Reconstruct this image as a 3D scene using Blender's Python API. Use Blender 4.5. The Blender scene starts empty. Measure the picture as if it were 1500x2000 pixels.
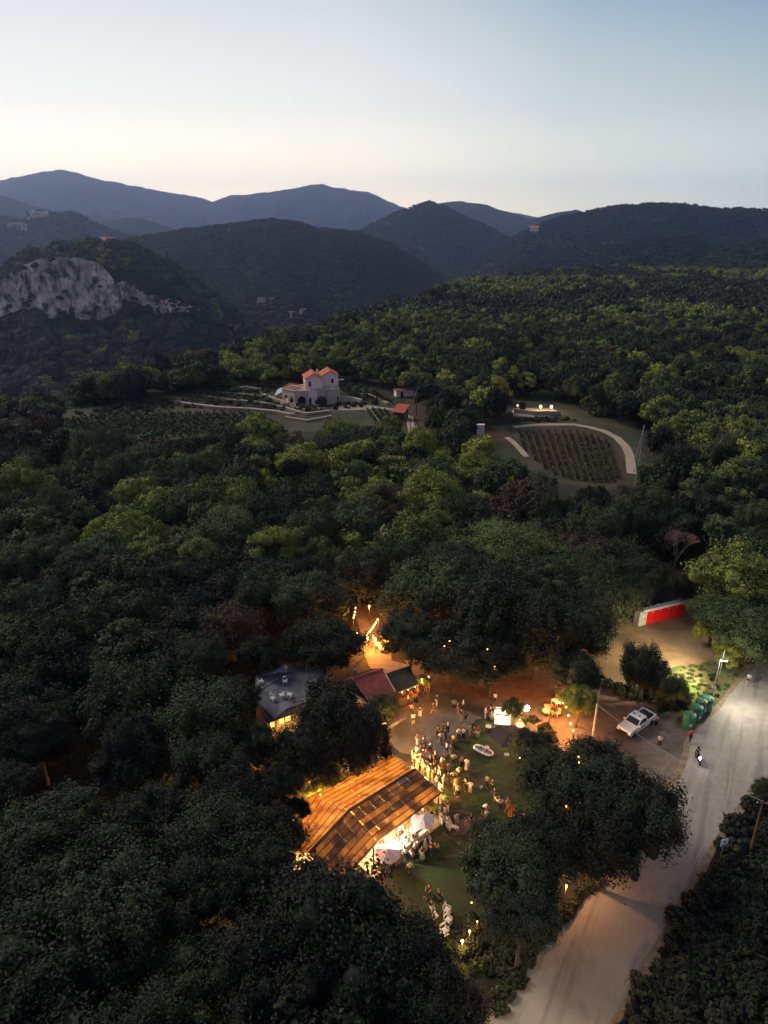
import bpy, bmesh, math, random
import numpy as np
from mathutils import Vector, Matrix
random.seed(7); rng = np.random.default_rng(7)
R_ = math.radians
scn = bpy.context.scene
COL = scn.collection

# ------------------------------------------------------------------ camera
CAM_H, PITCH, FPX = 55.0, R_(22.0), 1388.0
cam = bpy.data.objects.new('camera', bpy.data.cameras.new('camera')); COL.objects.link(cam); scn.camera = cam
cam.data.sensor_fit = 'VERTICAL'; cam.data.sensor_height = 24; cam.data.lens = 24*FPX/2000
cam.data.clip_start = 0.5; cam.data.clip_end = 60000
cam.location = (0, 0, CAM_H); cam.rotation_euler = (R_(90)-PITCH, 0, 0)

# ------------------------------------------------------------------ dusk sky
world = bpy.data.worlds.new('World'); scn.world = world; world.use_nodes = True
SUN_AZ = -24.0          # degrees from the view axis, towards the left: where the sun went down
def build_world():
    nt = world.node_tree; N = nt.nodes; L = nt.links
    bg = N['Background']
    sky = N.new('ShaderNodeTexSky'); sky.sky_type = 'NISHITA'; sky.sun_disc = False
    sky.sun_elevation = R_(-2); sky.sun_rotation = R_(SUN_AZ); sky.altitude = 250; sky.ozone_density = 2
    tc = N.new('ShaderNodeTexCoord'); sep = N.new('ShaderNodeSeparateXYZ'); L.new(tc.outputs['Generated'], sep.inputs[0])
    def math_(op, a, b=None, clamp=False):
        m = N.new('ShaderNodeMath'); m.operation = op; m.use_clamp = clamp
        for i, v in enumerate((a, b)):
            if v is None: continue
            if isinstance(v, (int, float)): m.inputs[i].default_value = v
            else: L.new(v, m.inputs[i])
        return m.outputs[0]
    hx, hy = math.sin(R_(SUN_AZ)), math.cos(R_(SUN_AZ))
    d = math_('ADD', math_('MULTIPLY', sep.outputs[0], hx), math_('MULTIPLY', sep.outputs[1], hy))
    hlen = math_('SQRT', math_('ADD', math_('MULTIPLY', sep.outputs[0], sep.outputs[0]), math_('MULTIPLY', sep.outputs[1], sep.outputs[1])))
    s = math_('DIVIDE', d, math_('MAXIMUM', hlen, 0.02))
    el = math_('MULTIPLY', math_('ARCSINE', sep.outputs[2]), 1/math.pi*2)   # 0 horizon, 1 zenith
    def ramp(fac, stops, interp='EASE'):
        r = N.new('ShaderNodeValToRGB'); r.color_ramp.interpolation = interp
        while len(r.color_ramp.elements) < len(stops): r.color_ramp.elements.new(0.5)
        for e, (p, c) in zip(r.color_ramp.elements, stops):
            e.position = p; e.color = (*c, 1)
        L.new(fac, r.inputs[0]); return r.outputs[0]
    warm = ramp(el, [(0.0, (2.1, 1.72, 1.12)), (0.035, (1.56, 1.38, 1.08)), (0.085, (.98, .95, .86)), (0.155, (.67, .69, .67)), (0.4, (.26, .33, .40)), (1, (.09, .13, .20))], 'LINEAR')
    cool = ramp(el, [(0.0, (.94, 1.0, .84)), (0.03, (.80, .90, .82)), (0.08, (.46, .55, .56)), (0.15, (.13, .28, .41)), (0.4, (.10, .18, .28)), (1, (.09, .13, .20))], 'LINEAR')
    back = ramp(el, [(0.0, (.40, .32, .35)), (0.12, (.44, .36, .41)), (0.25, (.28, .29, .38)), (0.45, (.10, .15, .23)), (1, (.09, .13, .20))], 'LINEAR')
    g = ramp(math_('MULTIPLY', math_('ADD', s, 1), 0.5), [(0.5, (0, 0, 0)), (0.80, (.05, .05, .05)), (0.90, (.38, .38, .38)), (0.965, (.88, .88, .88)), (1.0, (1, 1, 1))], 'LINEAR')
    gb = ramp(math_('MULTIPLY', math_('ADD', s, 1), 0.5), [(0.2, (0, 0, 0)), (0.8, (1, 1, 1))], 'EASE')
    m0 = N.new('ShaderNodeMix'); m0.data_type = 'RGBA'; L.new(gb, m0.inputs[0]); L.new(back, m0.inputs[6]); L.new(cool, m0.inputs[7])
    m1 = N.new('ShaderNodeMix'); m1.data_type = 'RGBA'; L.new(g, m1.inputs[0]); L.new(m0.outputs[2], m1.inputs[6]); L.new(warm, m1.inputs[7])
    sc_ = N.new('ShaderNodeMix'); sc_.data_type = 'RGBA'; sc_.blend_type = 'MULTIPLY'; sc_.inputs[0].default_value = 1
    L.new(sky.outputs[0], sc_.inputs[6]); sc_.inputs[7].default_value = (1.6, 1.6, 1.6, 1)
    m2 = N.new('ShaderNodeMix'); m2.data_type = 'RGBA'; m2.inputs[0].default_value = 0.06
    L.new(m1.outputs[2], m2.inputs[6]); L.new(sc_.outputs[2], m2.inputs[7])
    L.new(m2.outputs[2], bg.inputs[0]); bg.inputs[1].default_value = 1.0
build_world()

# last glow of the sky where the sun has set: very soft, low from the left ahead
sl = bpy.data.lights.new('sun', 'SUN'); sun = bpy.data.objects.new('sun', sl); COL.objects.link(sun)
sl.energy = 2.4; sl.angle = R_(26); sl.color = (1.0, .88, .68)
sun.rotation_euler = (R_(90-40), 0, R_(180-(-58)))
scn.view_settings.view_transform = 'Standard'; scn.view_settings.look = 'None'
scn.view_settings.exposure = 0.3; scn.view_settings.gamma = 1.0
scn.view_settings.use_curve_mapping = False
cy = scn.cycles
cy.max_bounces = 5; cy.diffuse_bounces = 3; cy.glossy_bounces = 2; cy.transmission_bounces = 4; cy.volume_bounces = 0
cy.transparent_max_bounces = 6; cy.use_light_tree = True; cy.sample_clamp_indirect = 4; cy.sample_clamp_direct = 0
cy.caustics_reflective = False; cy.caustics_refractive = False
try:
    cy.use_denoising = True; cy.denoiser = 'OPENIMAGEDENOISE'
except Exception: pass

# ------------------------------------------------------------------ helpers
cP, sP = math.cos(PITCH), math.sin(PITCH)
def ray(px, py):
    a = (px-750)/FPX; b = (1000-py)/FPX
    return np.array([a, cP + b*sP, -sP + b*cP])
def G(px, py, z=0.0):
    d = ray(px, py); t = (z-CAM_H)/d[2]
    return Vector((d[0]*t, d[1]*t, z))
def Rr(px, py, r):                      # point on the ray at horizontal distance r
    d = ray(px, py); t = r/math.hypot(d[0], d[1]); return Vector((d[0]*t, d[1]*t, CAM_H+d[2]*t))
def proj(x, y, z):
    dz = z-CAM_H
    dep = y*cP - dz*sP; up = y*sP + dz*cP
    dep = np.maximum(dep, 1e-3)
    return 750+FPX*x/dep, 1000-FPX*up/dep, dep
def T(o, label=None, cat=None, group=None, kind=None):
    if label: o['label'] = label
    if cat: o['category'] = cat
    if group: o['group'] = group
    if kind: o['kind'] = kind
    return o
def empty(name, loc, rz=0, label=None, cat=None, group=None):
    o = bpy.data.objects.new(name, None); COL.objects.link(o); o.location = loc; o.rotation_euler = (0, 0, rz)
    o.empty_display_size = .2
    return T(o, label, cat, group)
def link(name, me, parent=None, loc=(0, 0, 0), rot=(0, 0, 0), scale=(1, 1, 1), color=None, mat=None):
    o = bpy.data.objects.new(name, me); COL.objects.link(o)
    o.location = loc; o.rotation_euler = rot; o.scale = scale
    if parent is not None: o.parent = parent
    if color is not None: o.color = (*color[:3], 1)
    if mat is not None:
        if not me.materials: me.materials.append(None)
        o.material_slots[0].link = 'OBJECT'; o.material_slots[0].material = mat
    return o
def copy_tree(o, parent=None):
    c = o.copy(); COL.objects.link(c)
    if parent is not None: c.parent = parent
    for ch in o.children: copy_tree(ch, c)
    return c

def mat(name, c1, c2=None, scale=2.0, rough=.85, bump=0.0, bscale=None, metallic=0.0, spec=.3, emit=None, estr=0.0, detail=6, wear=None, wscale=.3, objcol=False, stretch=None):
    m = bpy.data.materials.new(name); m.use_nodes = True
    nt = m.node_tree; N = nt.nodes; L = nt.links; b = N['Principled BSDF']
    b.inputs['Roughness'].default_value = rough; b.inputs['Metallic'].default_value = metallic
    b.inputs['Specular IOR Level'].default_value = spec
    tc = N.new('ShaderNodeTexCoord'); vec = tc.outputs['Object']
    if stretch:
        mp = N.new('ShaderNodeMapping'); mp.inputs['Scale'].default_value = stretch; L.new(vec, mp.inputs[0]); vec = mp.outputs[0]
    c2 = c2 or tuple(v*.75 for v in c1)
    nz = N.new('ShaderNodeTexNoise'); nz.inputs['Scale'].default_value = scale; nz.inputs['Detail'].default_value = detail; nz.inputs['Roughness'].default_value = .65
    L.new(vec, nz.inputs['Vector'])
    rp = N.new('ShaderNodeValToRGB'); rp.color_ramp.elements[0].position = .33; rp.color_ramp.elements[1].position = .67
    rp.color_ramp.elements[0].color = (*c2, 1); rp.color_ramp.elements[1].color = (*c1, 1); L.new(nz.outputs[0], rp.inputs[0])
    out = rp.outputs[0]
    if wear:
        n2 = N.new('ShaderNodeTexNoise'); n2.inputs['Scale'].default_value = wscale; n2.inputs['Detail'].default_value = 4; L.new(vec, n2.inputs['Vector'])
        r2 = N.new('ShaderNodeValToRGB'); r2.color_ramp.elements[0].position = .45; r2.color_ramp.elements[1].position = .62; L.new(n2.outputs[0], r2.inputs[0])
        mx = N.new('ShaderNodeMix'); mx.data_type = 'RGBA'; L.new(r2.outputs[0], mx.inputs[0]); L.new(out, mx.inputs[6]); mx.inputs[7].default_value = (*wear, 1); out = mx.outputs[2]
    if objcol:
        oi = N.new('ShaderNodeObjectInfo'); mx = N.new('ShaderNodeMix'); mx.data_type = 'RGBA'; mx.blend_type = 'MULTIPLY'; mx.inputs[0].default_value = 1
        L.new(out, mx.inputs[6]); L.new(oi.outputs['Color'], mx.inputs[7]); out = mx.outputs[2]
    L.new(out, b.inputs['Base Color'])
    if bump:
        nb = N.new('ShaderNodeTexNoise'); nb.inputs['Scale'].default_value = bscale or scale*3; nb.inputs['Detail'].default_value = 5; L.new(vec, nb.inputs['Vector'])
        bp = N.new('ShaderNodeBump'); bp.inputs['Strength'].default_value = bump; bp.inputs['Distance'].default_value = .1
        L.new(nb.outputs[0], bp.inputs['Height']); L.new(bp.outputs[0], b.inputs['Normal'])
    if emit:
        b.inputs['Emission Color'].default_value = (*emit, 1); b.inputs['Emission Strength'].default_value = estr
    return m

class MB:
    def __init__(s): s.v = []; s.f = []; s.m = []; s.mi = 0
    def add(s, vs, fs):
        o = len(s.v); s.v += [tuple(v) for v in vs]; s.f += [tuple(i+o for i in f) for f in fs]; s.m += [s.mi]*len(fs); return s
    def box(s, c, d, rz=0, taper=1.0):
        x, y, z = (k/2 for k in d); vs = []
        ca, sa = math.cos(rz), math.sin(rz)
        for k in (-1, 1):
            t = taper if k > 0 else 1
            for (i, j) in ((-1, -1), (1, -1), (1, 1), (-1, 1)):
                a, b = i*x*t, j*y*t
                vs.append((c[0]+a*ca-b*sa, c[1]+a*sa+b*ca, c[2]+k*z))
        return s.add(vs, [(3, 2, 1, 0), (4, 5, 6, 7), (0, 1, 5, 4), (1, 2, 6, 5), (2, 3, 7, 6), (3, 0, 4, 7)])
    def beam(s, p, q, w, h):
        p, q = Vector(p), Vector(q); d = (q-p).normalized(); up = Vector((0, 0, 1)) if abs(d.z) < .95 else Vector((1, 0, 0))
        a = d.cross(up).normalized()*w/2; b = a.cross(d).normalized()*h/2
        vs = [p-a-b, p+a-b, p+a+b, p-a+b, q-a-b, q+a-b, q+a+b, q-a+b]
        return s.add(vs, [(3, 2, 1, 0), (4, 5, 6, 7), (0, 1, 5, 4), (1, 2, 6, 5), (2, 3, 7, 6), (3, 0, 4, 7)])
    def tube(s, pts, rs, n=6, caps=True):
        pts = [Vector(p) for p in pts]
        if isinstance(rs, (int, float)): rs = [rs]*len(pts)
        vs = []; ref = None
        for i, p in enumerate(pts):
            d = (pts[min(i+1, len(pts)-1)]-pts[max(i-1, 0)])
            d = d.normalized() if d.length > 1e-9 else Vector((0, 0, 1))
            up = ref if ref is not None and abs(ref.dot(d)) < .95 else (Vector((0, 0, 1)) if abs(d.z) < .9 else Vector((1, 0, 0)))
            a = d.cross(up).normalized(); b = a.cross(d).normalized(); ref = b
            for k in range(n):
                t = 2*math.pi*k/n; vs.append(p + a*math.cos(t)*rs[i] + b*math.sin(t)*rs[i])
        fs = []
        for i in range(len(pts)-1):
            for k in range(n):
                fs.append((i*n+k, i*n+(k+1) % n, (i+1)*n+(k+1) % n, (i+1)*n+k))
        if caps: fs += [tuple(range(n-1, -1, -1)), tuple((len(pts)-1)*n+k for k in range(n))]
        return s.add(vs, fs)
    def lathe(s, prof, c=(0, 0, 0), n=12, ph=0):
        vs = []; fs = []
        for r, z in prof:
            for k in range(n):
                t = 2*math.pi*k/n+ph; vs.append((c[0]+r*math.cos(t), c[1]+r*math.sin(t), c[2]+z))
        for i in range(len(prof)-1):
            for k in range(n): fs.append((i*n+k, i*n+(k+1) % n, (i+1)*n+(k+1) % n, (i+1)*n+k))
        fs += [tuple(range(n-1, -1, -1)), tuple((len(prof)-1)*n+k for k in range(n))]
        return s.add(vs, fs)
    def ext(s, pts, vec):
        n = len(pts); pts = [Vector(p) for p in pts]; vec = Vector(vec)
        vs = pts + [p+vec for p in pts]
        return s.add(vs, [tuple(range(n-1, -1, -1)), tuple(range(n, 2*n))] + [(i, (i+1) % n, n+(i+1) % n, n+i) for i in range(n)])
    def ball(s, c, r, sc=(1, 1, 1), n=8, m=6):
        prof = [(max(1e-3, r*math.sin(math.pi*i/m)), -r*math.cos(math.pi*i/m)*sc[2]) for i in range(m+1)]
        vs = []; fs = []
        for rr, z in prof:
            for k in range(n):
                t = 2*math.pi*k/n; vs.append((c[0]+rr*sc[0]*math.cos(t), c[1]+rr*sc[1]*math.sin(t), c[2]+z))
        for i in range(m):
            for k in range(n): fs.append((i*n+k, i*n+(k+1) % n, (i+1)*n+(k+1) % n, (i+1)*n+k))
        return s.add(vs, fs)
    def mesh(s, name, mats=(), smooth=False):
        me = bpy.data.meshes.new(name); me.from_pydata(s.v, [], s.f)
        bm = bmesh.new(); bm.from_mesh(me)
        bmesh.ops.recalc_face_normals(bm, faces=bm.faces); bm.to_mesh(me); bm.free()
        for m in mats: me.materials.append(m)
        if len(mats) > 1: me.polygons.foreach_set('material_index', s.m)
        if smooth: me.polygons.foreach_set('use_smooth', [True]*len(me.polygons))
        me.update(); return me
    def build(s, name, m, parent=None, smooth=False, color=None, loc=(0, 0, 0), rot=(0, 0, 0)):
        ms = m if isinstance(m, (list, tuple)) else (m,)
        return link(name, s.mesh(name, ms, smooth), parent, loc=loc, rot=rot, color=color)

# numpy value noise / fbm
_perm = rng.random((256, 256))
def vnoise(x, y):
    xi = np.floor(x).astype(int); yi = np.floor(y).astype(int); fx = x-xi; fy = y-yi
    fx = fx*fx*(3-2*fx); fy = fy*fy*(3-2*fy)
    g = lambda a, b: _perm[a & 255, b & 255]
    return (g(xi, yi)*(1-fx)+g(xi+1, yi)*fx)*(1-fy) + (g(xi, yi+1)*(1-fx)+g(xi+1, yi+1)*fx)*fy
def fbm(x, y, o=5, ridged=False):
    s = 0; a = 1; t = 0
    for k in range(o):
        n = vnoise(x*2**k+17.3*k, y*2**k+9.1*k)
        if ridged: n = 1-abs(2*n-1)
        s = s+n*a; t += a; a *= .5
    return s/t
def sstep(a, b, x):
    t = np.clip((x-a)/(b-a), 0, 1); return t*t*(3-2*t)

# ------------------------------------------------------------------ materials
M = {}
M['soil'] = mat('forest_floor', (.034, .028, .020), (.016, .014, .011), .8, .95, .6, 4)
M['road'] = mat('pale_asphalt', (.30, .265, .235), (.22, .195, .175), 1.2, .85, .35, 30, wear=(.30, .265, .235), wscale=.12)
def _road(m):
    nt = m.node_tree; N = nt.nodes; L = nt.links; b = N['Principled BSDF']; src = b.inputs['Base Color'].links[0].from_socket
    tc = N.new('ShaderNodeTexCoord'); mp = N.new('ShaderNodeMapping'); mp.vector_type = 'TEXTURE'; mp.inputs['Rotation'].default_value = (0, 0, R_(60)); mp.inputs['Scale'].default_value = (14, 1, 1); L.new(tc.outputs['Object'], mp.inputs[0])
    def lay(src, scale, lo, hi, col, vec, f=1.0, det=5):
        n = N.new('ShaderNodeTexNoise'); n.inputs['Scale'].default_value = scale; n.inputs['Detail'].default_value = det; L.new(vec, n.inputs['Vector'])
        r = N.new('ShaderNodeValToRGB'); r.color_ramp.elements[0].position = lo; r.color_ramp.elements[1].position = hi; r.color_ramp.elements[1].color = (f, f, f, 1); L.new(n.outputs[0], r.inputs[0])
        x = N.new('ShaderNodeMix'); x.data_type = 'RGBA'; L.new(r.outputs[0], x.inputs[0]); L.new(src, x.inputs[6]); x.inputs[7].default_value = (*col, 1); return x.outputs[2]
    o = lay(src, .75, .52, .62, (.13, .12, .115), mp.outputs[0], .55)          # tyre-darkened bands along the road
    o = lay(o, 1.7, .60, .66, (.33, .29, .25), mp.outputs[0], .5)               # dust drifts
    o = lay(o, .35, .60, .68, (.17, .155, .14), tc.outputs['Object'], .4, 8)    # old repairs
    L.new(o, b.inputs['Base Color'])
_road(M['road'])
M['shoulder'] = mat('road_shoulder', (.28, .21, .15), (.14, .10, .07), 1.5, .95, .5, 12)
M['gravel'] = mat('yard_gravel', (.22, .17, .14), (.13, .10, .085), 1.6, .95, .5, 22, wear=(.10, .085, .07), wscale=.15)
M['dirt'] = mat('dry_dirt', (.34, .23, .13), (.22, .15, .085), .6, .95, .5, 10, wear=(.17, .12, .07), wscale=.18)
M['lawn'] = mat('lawn_grass', (.040, .062, .014), (.018, .032, .008), 2.4, .95, .9, 18, wear=(.036, .026, .014), wscale=.35)
M['verge'] = mat('verge_grass', (.12, .15, .045), (.16, .12, .06), 1.4, .95, .9, 12, wear=(.05, .09, .02), wscale=.3)
M['vinesoil'] = mat('vineyard_soil', (.070, .036, .022), (.040, .022, .015), .8, .95, .4, 5)
M['path'] = mat('pale_path', (.40, .30, .24), (.26, .20, .16), .5, .95, .4, 5)
M['drygrass'] = mat('terrace_grass', (.040, .045, .018), (.02, .028, .012), .25, .95, .5, 3, wear=(.06, .05, .03), wscale=.06)
M['stone'] = mat('rubble_stone', (.30, .24, .20), (.16, .13, .115), 1.8, .9, .8, 4)
M['plaster'] = mat('pink_plaster', (.86, .66, .64), (.78, .58, .57), .6, .9, .2, 6)
M['cream'] = mat('cream_plaster', (.62, .50, .38), (.5, .40, .30), .8, .9, .2, 6)
M['tile'] = mat('terracotta_tile', (.60, .17, .09), (.40, .11, .06), 3, .8, .3, 10)
M['oldtile'] = mat('faded_red_tile', (.36, .10, .09), (.20, .055, .055), 2.2, .85, .3, 10)
M['wood'] = mat('weathered_timber', (.13, .08, .045), (.07, .045, .028), 5, .8, .3, 12)
M['darkwood'] = mat('dark_timber', (.04, .028, .018), None, 5, .8, .2, 12)
M['white'] = mat('white_paint', (.75, .73, .70), (.62, .60, .57), 3, .5)
M['plastic'] = mat('white_plastic', (.72, .71, .74), (.6, .6, .63), 4, .4, spec=.4)
M['cloth'] = mat('fabric', (1, 1, 1), (.72, .72, .72), 14, .9, .2, 40, objcol=True)
M['skin'] = mat('skin', (.46, .27, .18), (.40, .23, .15), 9, .6)
M['hair'] = mat('hair', (1, 1, 1), (.6, .6, .6), 30, .7, objcol=True)
M['villastone'] = mat('pale_rubble_stone', (.56, .46, .43), (.34, .28, .26), 1.6, .9, .8, 4)
M['metal'] = mat('galvanised_metal', (.42, .42, .43), (.30, .30, .31), 3, .45, metallic=.7)
M['darkmetal'] = mat('dark_metal', (.04, .04, .045), None, 3, .5, metallic=.5)
M['concrete'] = mat('grey_concrete', (.36, .34, .32), (.24, .23, .22), 2, .9, .3, 12)
M['bark'] = mat('tree_bark', (.11, .085, .065), (.05, .04, .03), 3, .95, .8, 10, stretch=(1, 1, .25))
M['rubber'] = mat('black_rubber', (.018, .018, .02), None, 3, .8)
M['glass'] = mat('dark_glass', (.015, .02, .028), None, 3, .08, spec=.6)
M['carpaint'] = mat('car_paint', (1, 1, 1), (.93, .93, .93), .8, .28, spec=.5, objcol=True)
M['green'] = mat('green_plastic', (.05, .24, .13), (.04, .18, .10), 2, .5, wear=(.05, .13, .08), wscale=1.2)
M['red'] = mat('red_plastic', (.62, .012, .012), (.48, .01, .01), 1.5, .45)
M['grey'] = mat('grey_plastic', (.42, .43, .41), (.34, .35, .33), 1.5, .5)
M['black'] = mat('black_canvas', (.022, .018, .022), (.035, .028, .032), 6, .9)
M['rope'] = mat('cable_rubber', (.02, .017, .014), None, 5, .8)
M['clay'] = mat('clay_pot', (.32, .13, .06), None, 5, .85)
M['flatroof'] = mat('gritty_flat_roof', (.13, .12, .15), (.07, .068, .085), 1.5, .95, .6, 14, wear=(.17, .155, .18), wscale=.5)
def glow(name, col, s):
    m = bpy.data.materials.new(name); m.use_nodes = True; b = m.node_tree.nodes['Principled BSDF']
    b.inputs['Base Color'].default_value = (.6, .5, .4, 1); b.inputs['Emission Color'].default_value = (*col, 1); b.inputs['Emission Strength'].default_value = s
    m.cycles.emission_sampling = 'NONE' if s < 30 else 'AUTO'
    return m
M['bulb'] = glow('warm_bulb', (1, .48, .12), 9)
M['lampwhite'] = glow('white_lamp', (1, .86, .62), 22)
M['lampcold'] = glow('cold_lamp', (.92, .95, 1), 25)
M['headl'] = glow('headlight_glow', (.9, .88, 1), 16)
M['tail'] = glow('tail_light_glow', (1, .05, .02), 6)
M['window_lit'] = glow('lit_window', (1, .58, .10), 1.1)
M['flame'] = glow('flame', (1, .38, .06), 6)

M['lampamber'] = glow('amber_globe', (1, .66, .26), 9)
def foliage(name, src, dark, mid, bright, warm):
    m = bpy.data.materials.new(name); m.use_nodes = True; nt = m.node_tree; N = nt.nodes; L = nt.links
    b = N['Principled BSDF']; b.inputs['Roughness'].default_value = .7; b.inputs['Specular IOR Level'].default_value = .15
    if src == 'OBJ':
        oi = N.new('ShaderNodeObjectInfo'); sp = N.new('ShaderNodeSeparateColor'); L.new(oi.outputs['Color'], sp.inputs[0]); t = sp.outputs[0]
    else:
        at = N.new('ShaderNodeAttribute'); at.attribute_type = 'INSTANCER'; at.attribute_name = 'tint'; t = at.outputs['Fac']
    rp = N.new('ShaderNodeValToRGB')
    while len(rp.color_ramp.elements) < 4: rp.color_ramp.elements.new(.5)
    for e, (p, c) in zip(rp.color_ramp.elements, ((0, warm), (.12, dark), (.55, mid), (1, bright))): e.position = p; e.color = (*c, 1)
    tc = N.new('ShaderNodeTexCoord'); nz = N.new('ShaderNodeTexNoise'); nz.inputs['Scale'].default_value = 3.0; nz.inputs['Detail'].default_value = 3
    L.new(tc.outputs['Object'], nz.inputs['Vector'])
    ma = N.new('ShaderNodeMath'); ma.operation = 'MULTIPLY_ADD'; L.new(nz.outputs[0], ma.inputs[0]); ma.inputs[1].default_value = .28; ma.inputs[2].default_value = -.14
    ad = N.new('ShaderNodeMath'); ad.operation = 'ADD'; ad.use_clamp = True; L.new(t, ad.inputs[0]); L.new(ma.outputs[0], ad.inputs[1]); L.new(ad.outputs[0], rp.inputs[0])
    L.new(rp.outputs[0], b.inputs['Base Color'])
    return m
FO = dict(dark=(.012, .0135, .012), mid=(.068, .088, .036), bright=(.24, .255, .046), warm=(.075, .05, .038))
M['leaf'] = foliage('leaves', 'OBJ', **FO)
M['leaf_i'] = foliage('leaves_wood', 'INST', **FO)
# ================================================================== terrain
def azr(px, py):
    d = ray(px, py); return math.degrees(math.atan2(d[0], d[1])), d[2]/math.hypot(d[0], d[1])
# where the plateau of the wood breaks off into the valley: azimuth -> distance
_edge = []
for px, py in ((-150, 830), (60, 803), (250, 745), (450, 690), (650, 630), (800, 580), (980, 540)):
    a, t = azr(px, py); _edge.append((a, (CAM_H-6)/-t))
a, t = azr(1250, 520); _edge += [(a, 1050.), (60, 1100.)]
_edge.insert(0, (-60, 150.))
EA, ER = np.array(_edge).T
RIDGES = []
def ridge(pts, r, s=.34, ext=(1, 1), back=.3, c=30, gully=1.0):
    az = []; z = []
    for px, py in pts:
        a, t = azr(px, py); az.append(a); z.append(CAM_H+r*t)
    if ext[0]: az = [az[0]-9]+az; z = [z[0]-.10*r]+z
    if ext[1]: az = az+[az[-1]+9]; z = z+[z[-1]-.10*r]
    RIDGES.append((np.array(az), np.array(z), r, s, back, c, gully))
ridge([(-300, 640), (0, 540), (60, 500), (110, 488), (180, 480), (255, 487), (330, 520), (400, 570), (480, 625), (560, 680)], 980, s=.42, back=.3, c=14, gully=.5)
ridge([(190, 520), (250, 470), (290, 462), (330, 458), (400, 447), (470, 440), (530, 433), (580, 438), (620, 450), (700, 457), (760, 478), (820, 515), (900, 570)], 1900)
ridge([(-200, 430), (0, 424), (45, 432), (75, 414), (110, 420), (140, 418), (175, 432), (210, 448), (260, 466)], 2900, ext=(0, 1))
ridge([(-100, 395), (0, 380), (60, 400), (120, 415), (180, 425)], 4600, ext=(0, 1))
ridge([(170, 440), (220, 428), (270, 425), (320, 440), (380, 458)], 4000)
ridge([(620, 505), (700, 455), (740, 434), (775, 418), (810, 405), (838, 396), (862, 404), (900, 422), (950, 444), (1000, 470), (1060, 510)], 3100, s=.4)
ridge([(880, 545), (940, 505), (1000, 470), (1050, 445), (1100, 426), (1150, 417), (1200, 408), (1270, 402), (1330, 404), (1400, 411), (1500, 414), (1700, 420)], 2500, ext=(1, 0), s=.3)
ridge([(1010, 535), (1080, 515), (1150, 494), (1230, 478), (1290, 468), (1350, 462)], 1750, s=.3)
ridge([(1250, 545), (1330, 520), (1420, 490), (1500, 470), (1650, 450)], 1600, ext=(1, 0), s=.3)
ridge([(820, 412), (860, 396), (900, 392), (950, 401), (990, 415), (1030, 425), (1080, 440)], 5400)
ridge([(1010, 440), (1050, 425), (1090, 414), (1125, 410), (1150, 420)], 4300)
ridge([(930, 408), (980, 412), (1030, 421), (1080, 430)], 8200)
ridge([(-300, 385), (-100, 370), (0, 353), (40, 345), (80, 336), (120, 332), (150, 338), (190, 350), (250, 361), (330, 376), (385, 385), (415, 394), (450, 382), (490, 380), (560, 370), (610, 361), (632, 359), (650, 366), (700, 373), (722, 376), (750, 390), (780, 402), (830, 420)], 7600, ext=(0, 1), s=.3, c=60)
# rock face of the near hill
CL_TOP = [(-80, 575), (0, 552), (20, 536), (60, 516), (100, 505), (150, 508), (195, 518), (212, 532), (226, 552), (238, 548), (262, 556), (290, 572), (330, 582), (360, 592), (392, 603)]
CL_BOT = [(-80, 612), (0, 606), (40, 592), (82, 590), (90, 604), (150, 606), (205, 610), (228, 600), (240, 590), (290, 600), (312, 608), (330, 602), (360, 602), (392, 606)]
CLR = 880.0
cta = np.array([azr(*p)[0] for p in CL_TOP]); ctz = np.array([CAM_H+CLR*azr(*p)[1] for p in CL_TOP])
cba = np.array([azr(*p)[0] for p in CL_BOT]); cbz = np.array([CAM_H+CLR*azr(*p)[1] for p in CL_BOT])
VALLEY = -135.0
def height(x, y):
    x = np.asarray(x, float); y = np.asarray(y, float)
    r = np.hypot(x, y); az = np.degrees(np.arctan2(x, y))
    re = np.interp(az, EA, ER)
    d = np.maximum(r-re, 0)
    plate = sstep(280, 420, r)*((fbm(x/130, y/130, 3)-.5)*10) + sstep(0, 60, re-r)*0
    plate = plate - (np.sqrt((d*.42)**2+8**2)-8)
    base = np.maximum(plate, VALLEY + (fbm(x/300, y/300, 3)-.5)*18)
    g = fbm(x/520+5, y/520, 5, True)-.62
    g2 = fbm(x/160+9, y/160, 4, True)-.62
    out = base
    for A, Z, rk, s, bk, c, gl in RIDGES:
        zt = np.interp(az, A, Z, left=-400 if A[0] > -40 else None, right=-400 if A[-1] < 40 else None)
        dd = r-rk
        sl = np.where(dd < 0, s, bk)
        off = np.abs(dd)
        k = sstep(0, .22*rk, off)
        z = zt + (fbm(x/55, y/55, 3)-.5)*.0035*rk - (np.sqrt((sl*off)**2+c*c)-c) + gl*(g*.085*rk**.98*k + g2*.010*rk*sstep(0, .08*rk, off))
        out = np.maximum(out, z)
    # the rock face: ground in front of it drops to its foot
    top = np.interp(az, cta, ctz); bot = np.interp(az, cba, cbz)
    inside = (az > cta[0]) & (az < cta[-1])
    front = bot-2-(CLR-4-r)*.34 + g2*10
    out = np.where(inside & (r < CLR+3) & (r > 400), np.minimum(out, np.maximum(front, VALLEY)), out)
    rise = np.clip((r-CLR-3)/55, 0, 1)
    out = np.where(inside & (r >= CLR+3) & (r < CLR+58), np.maximum(out, top*(1-rise)+out*rise), out)
    return out

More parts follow.
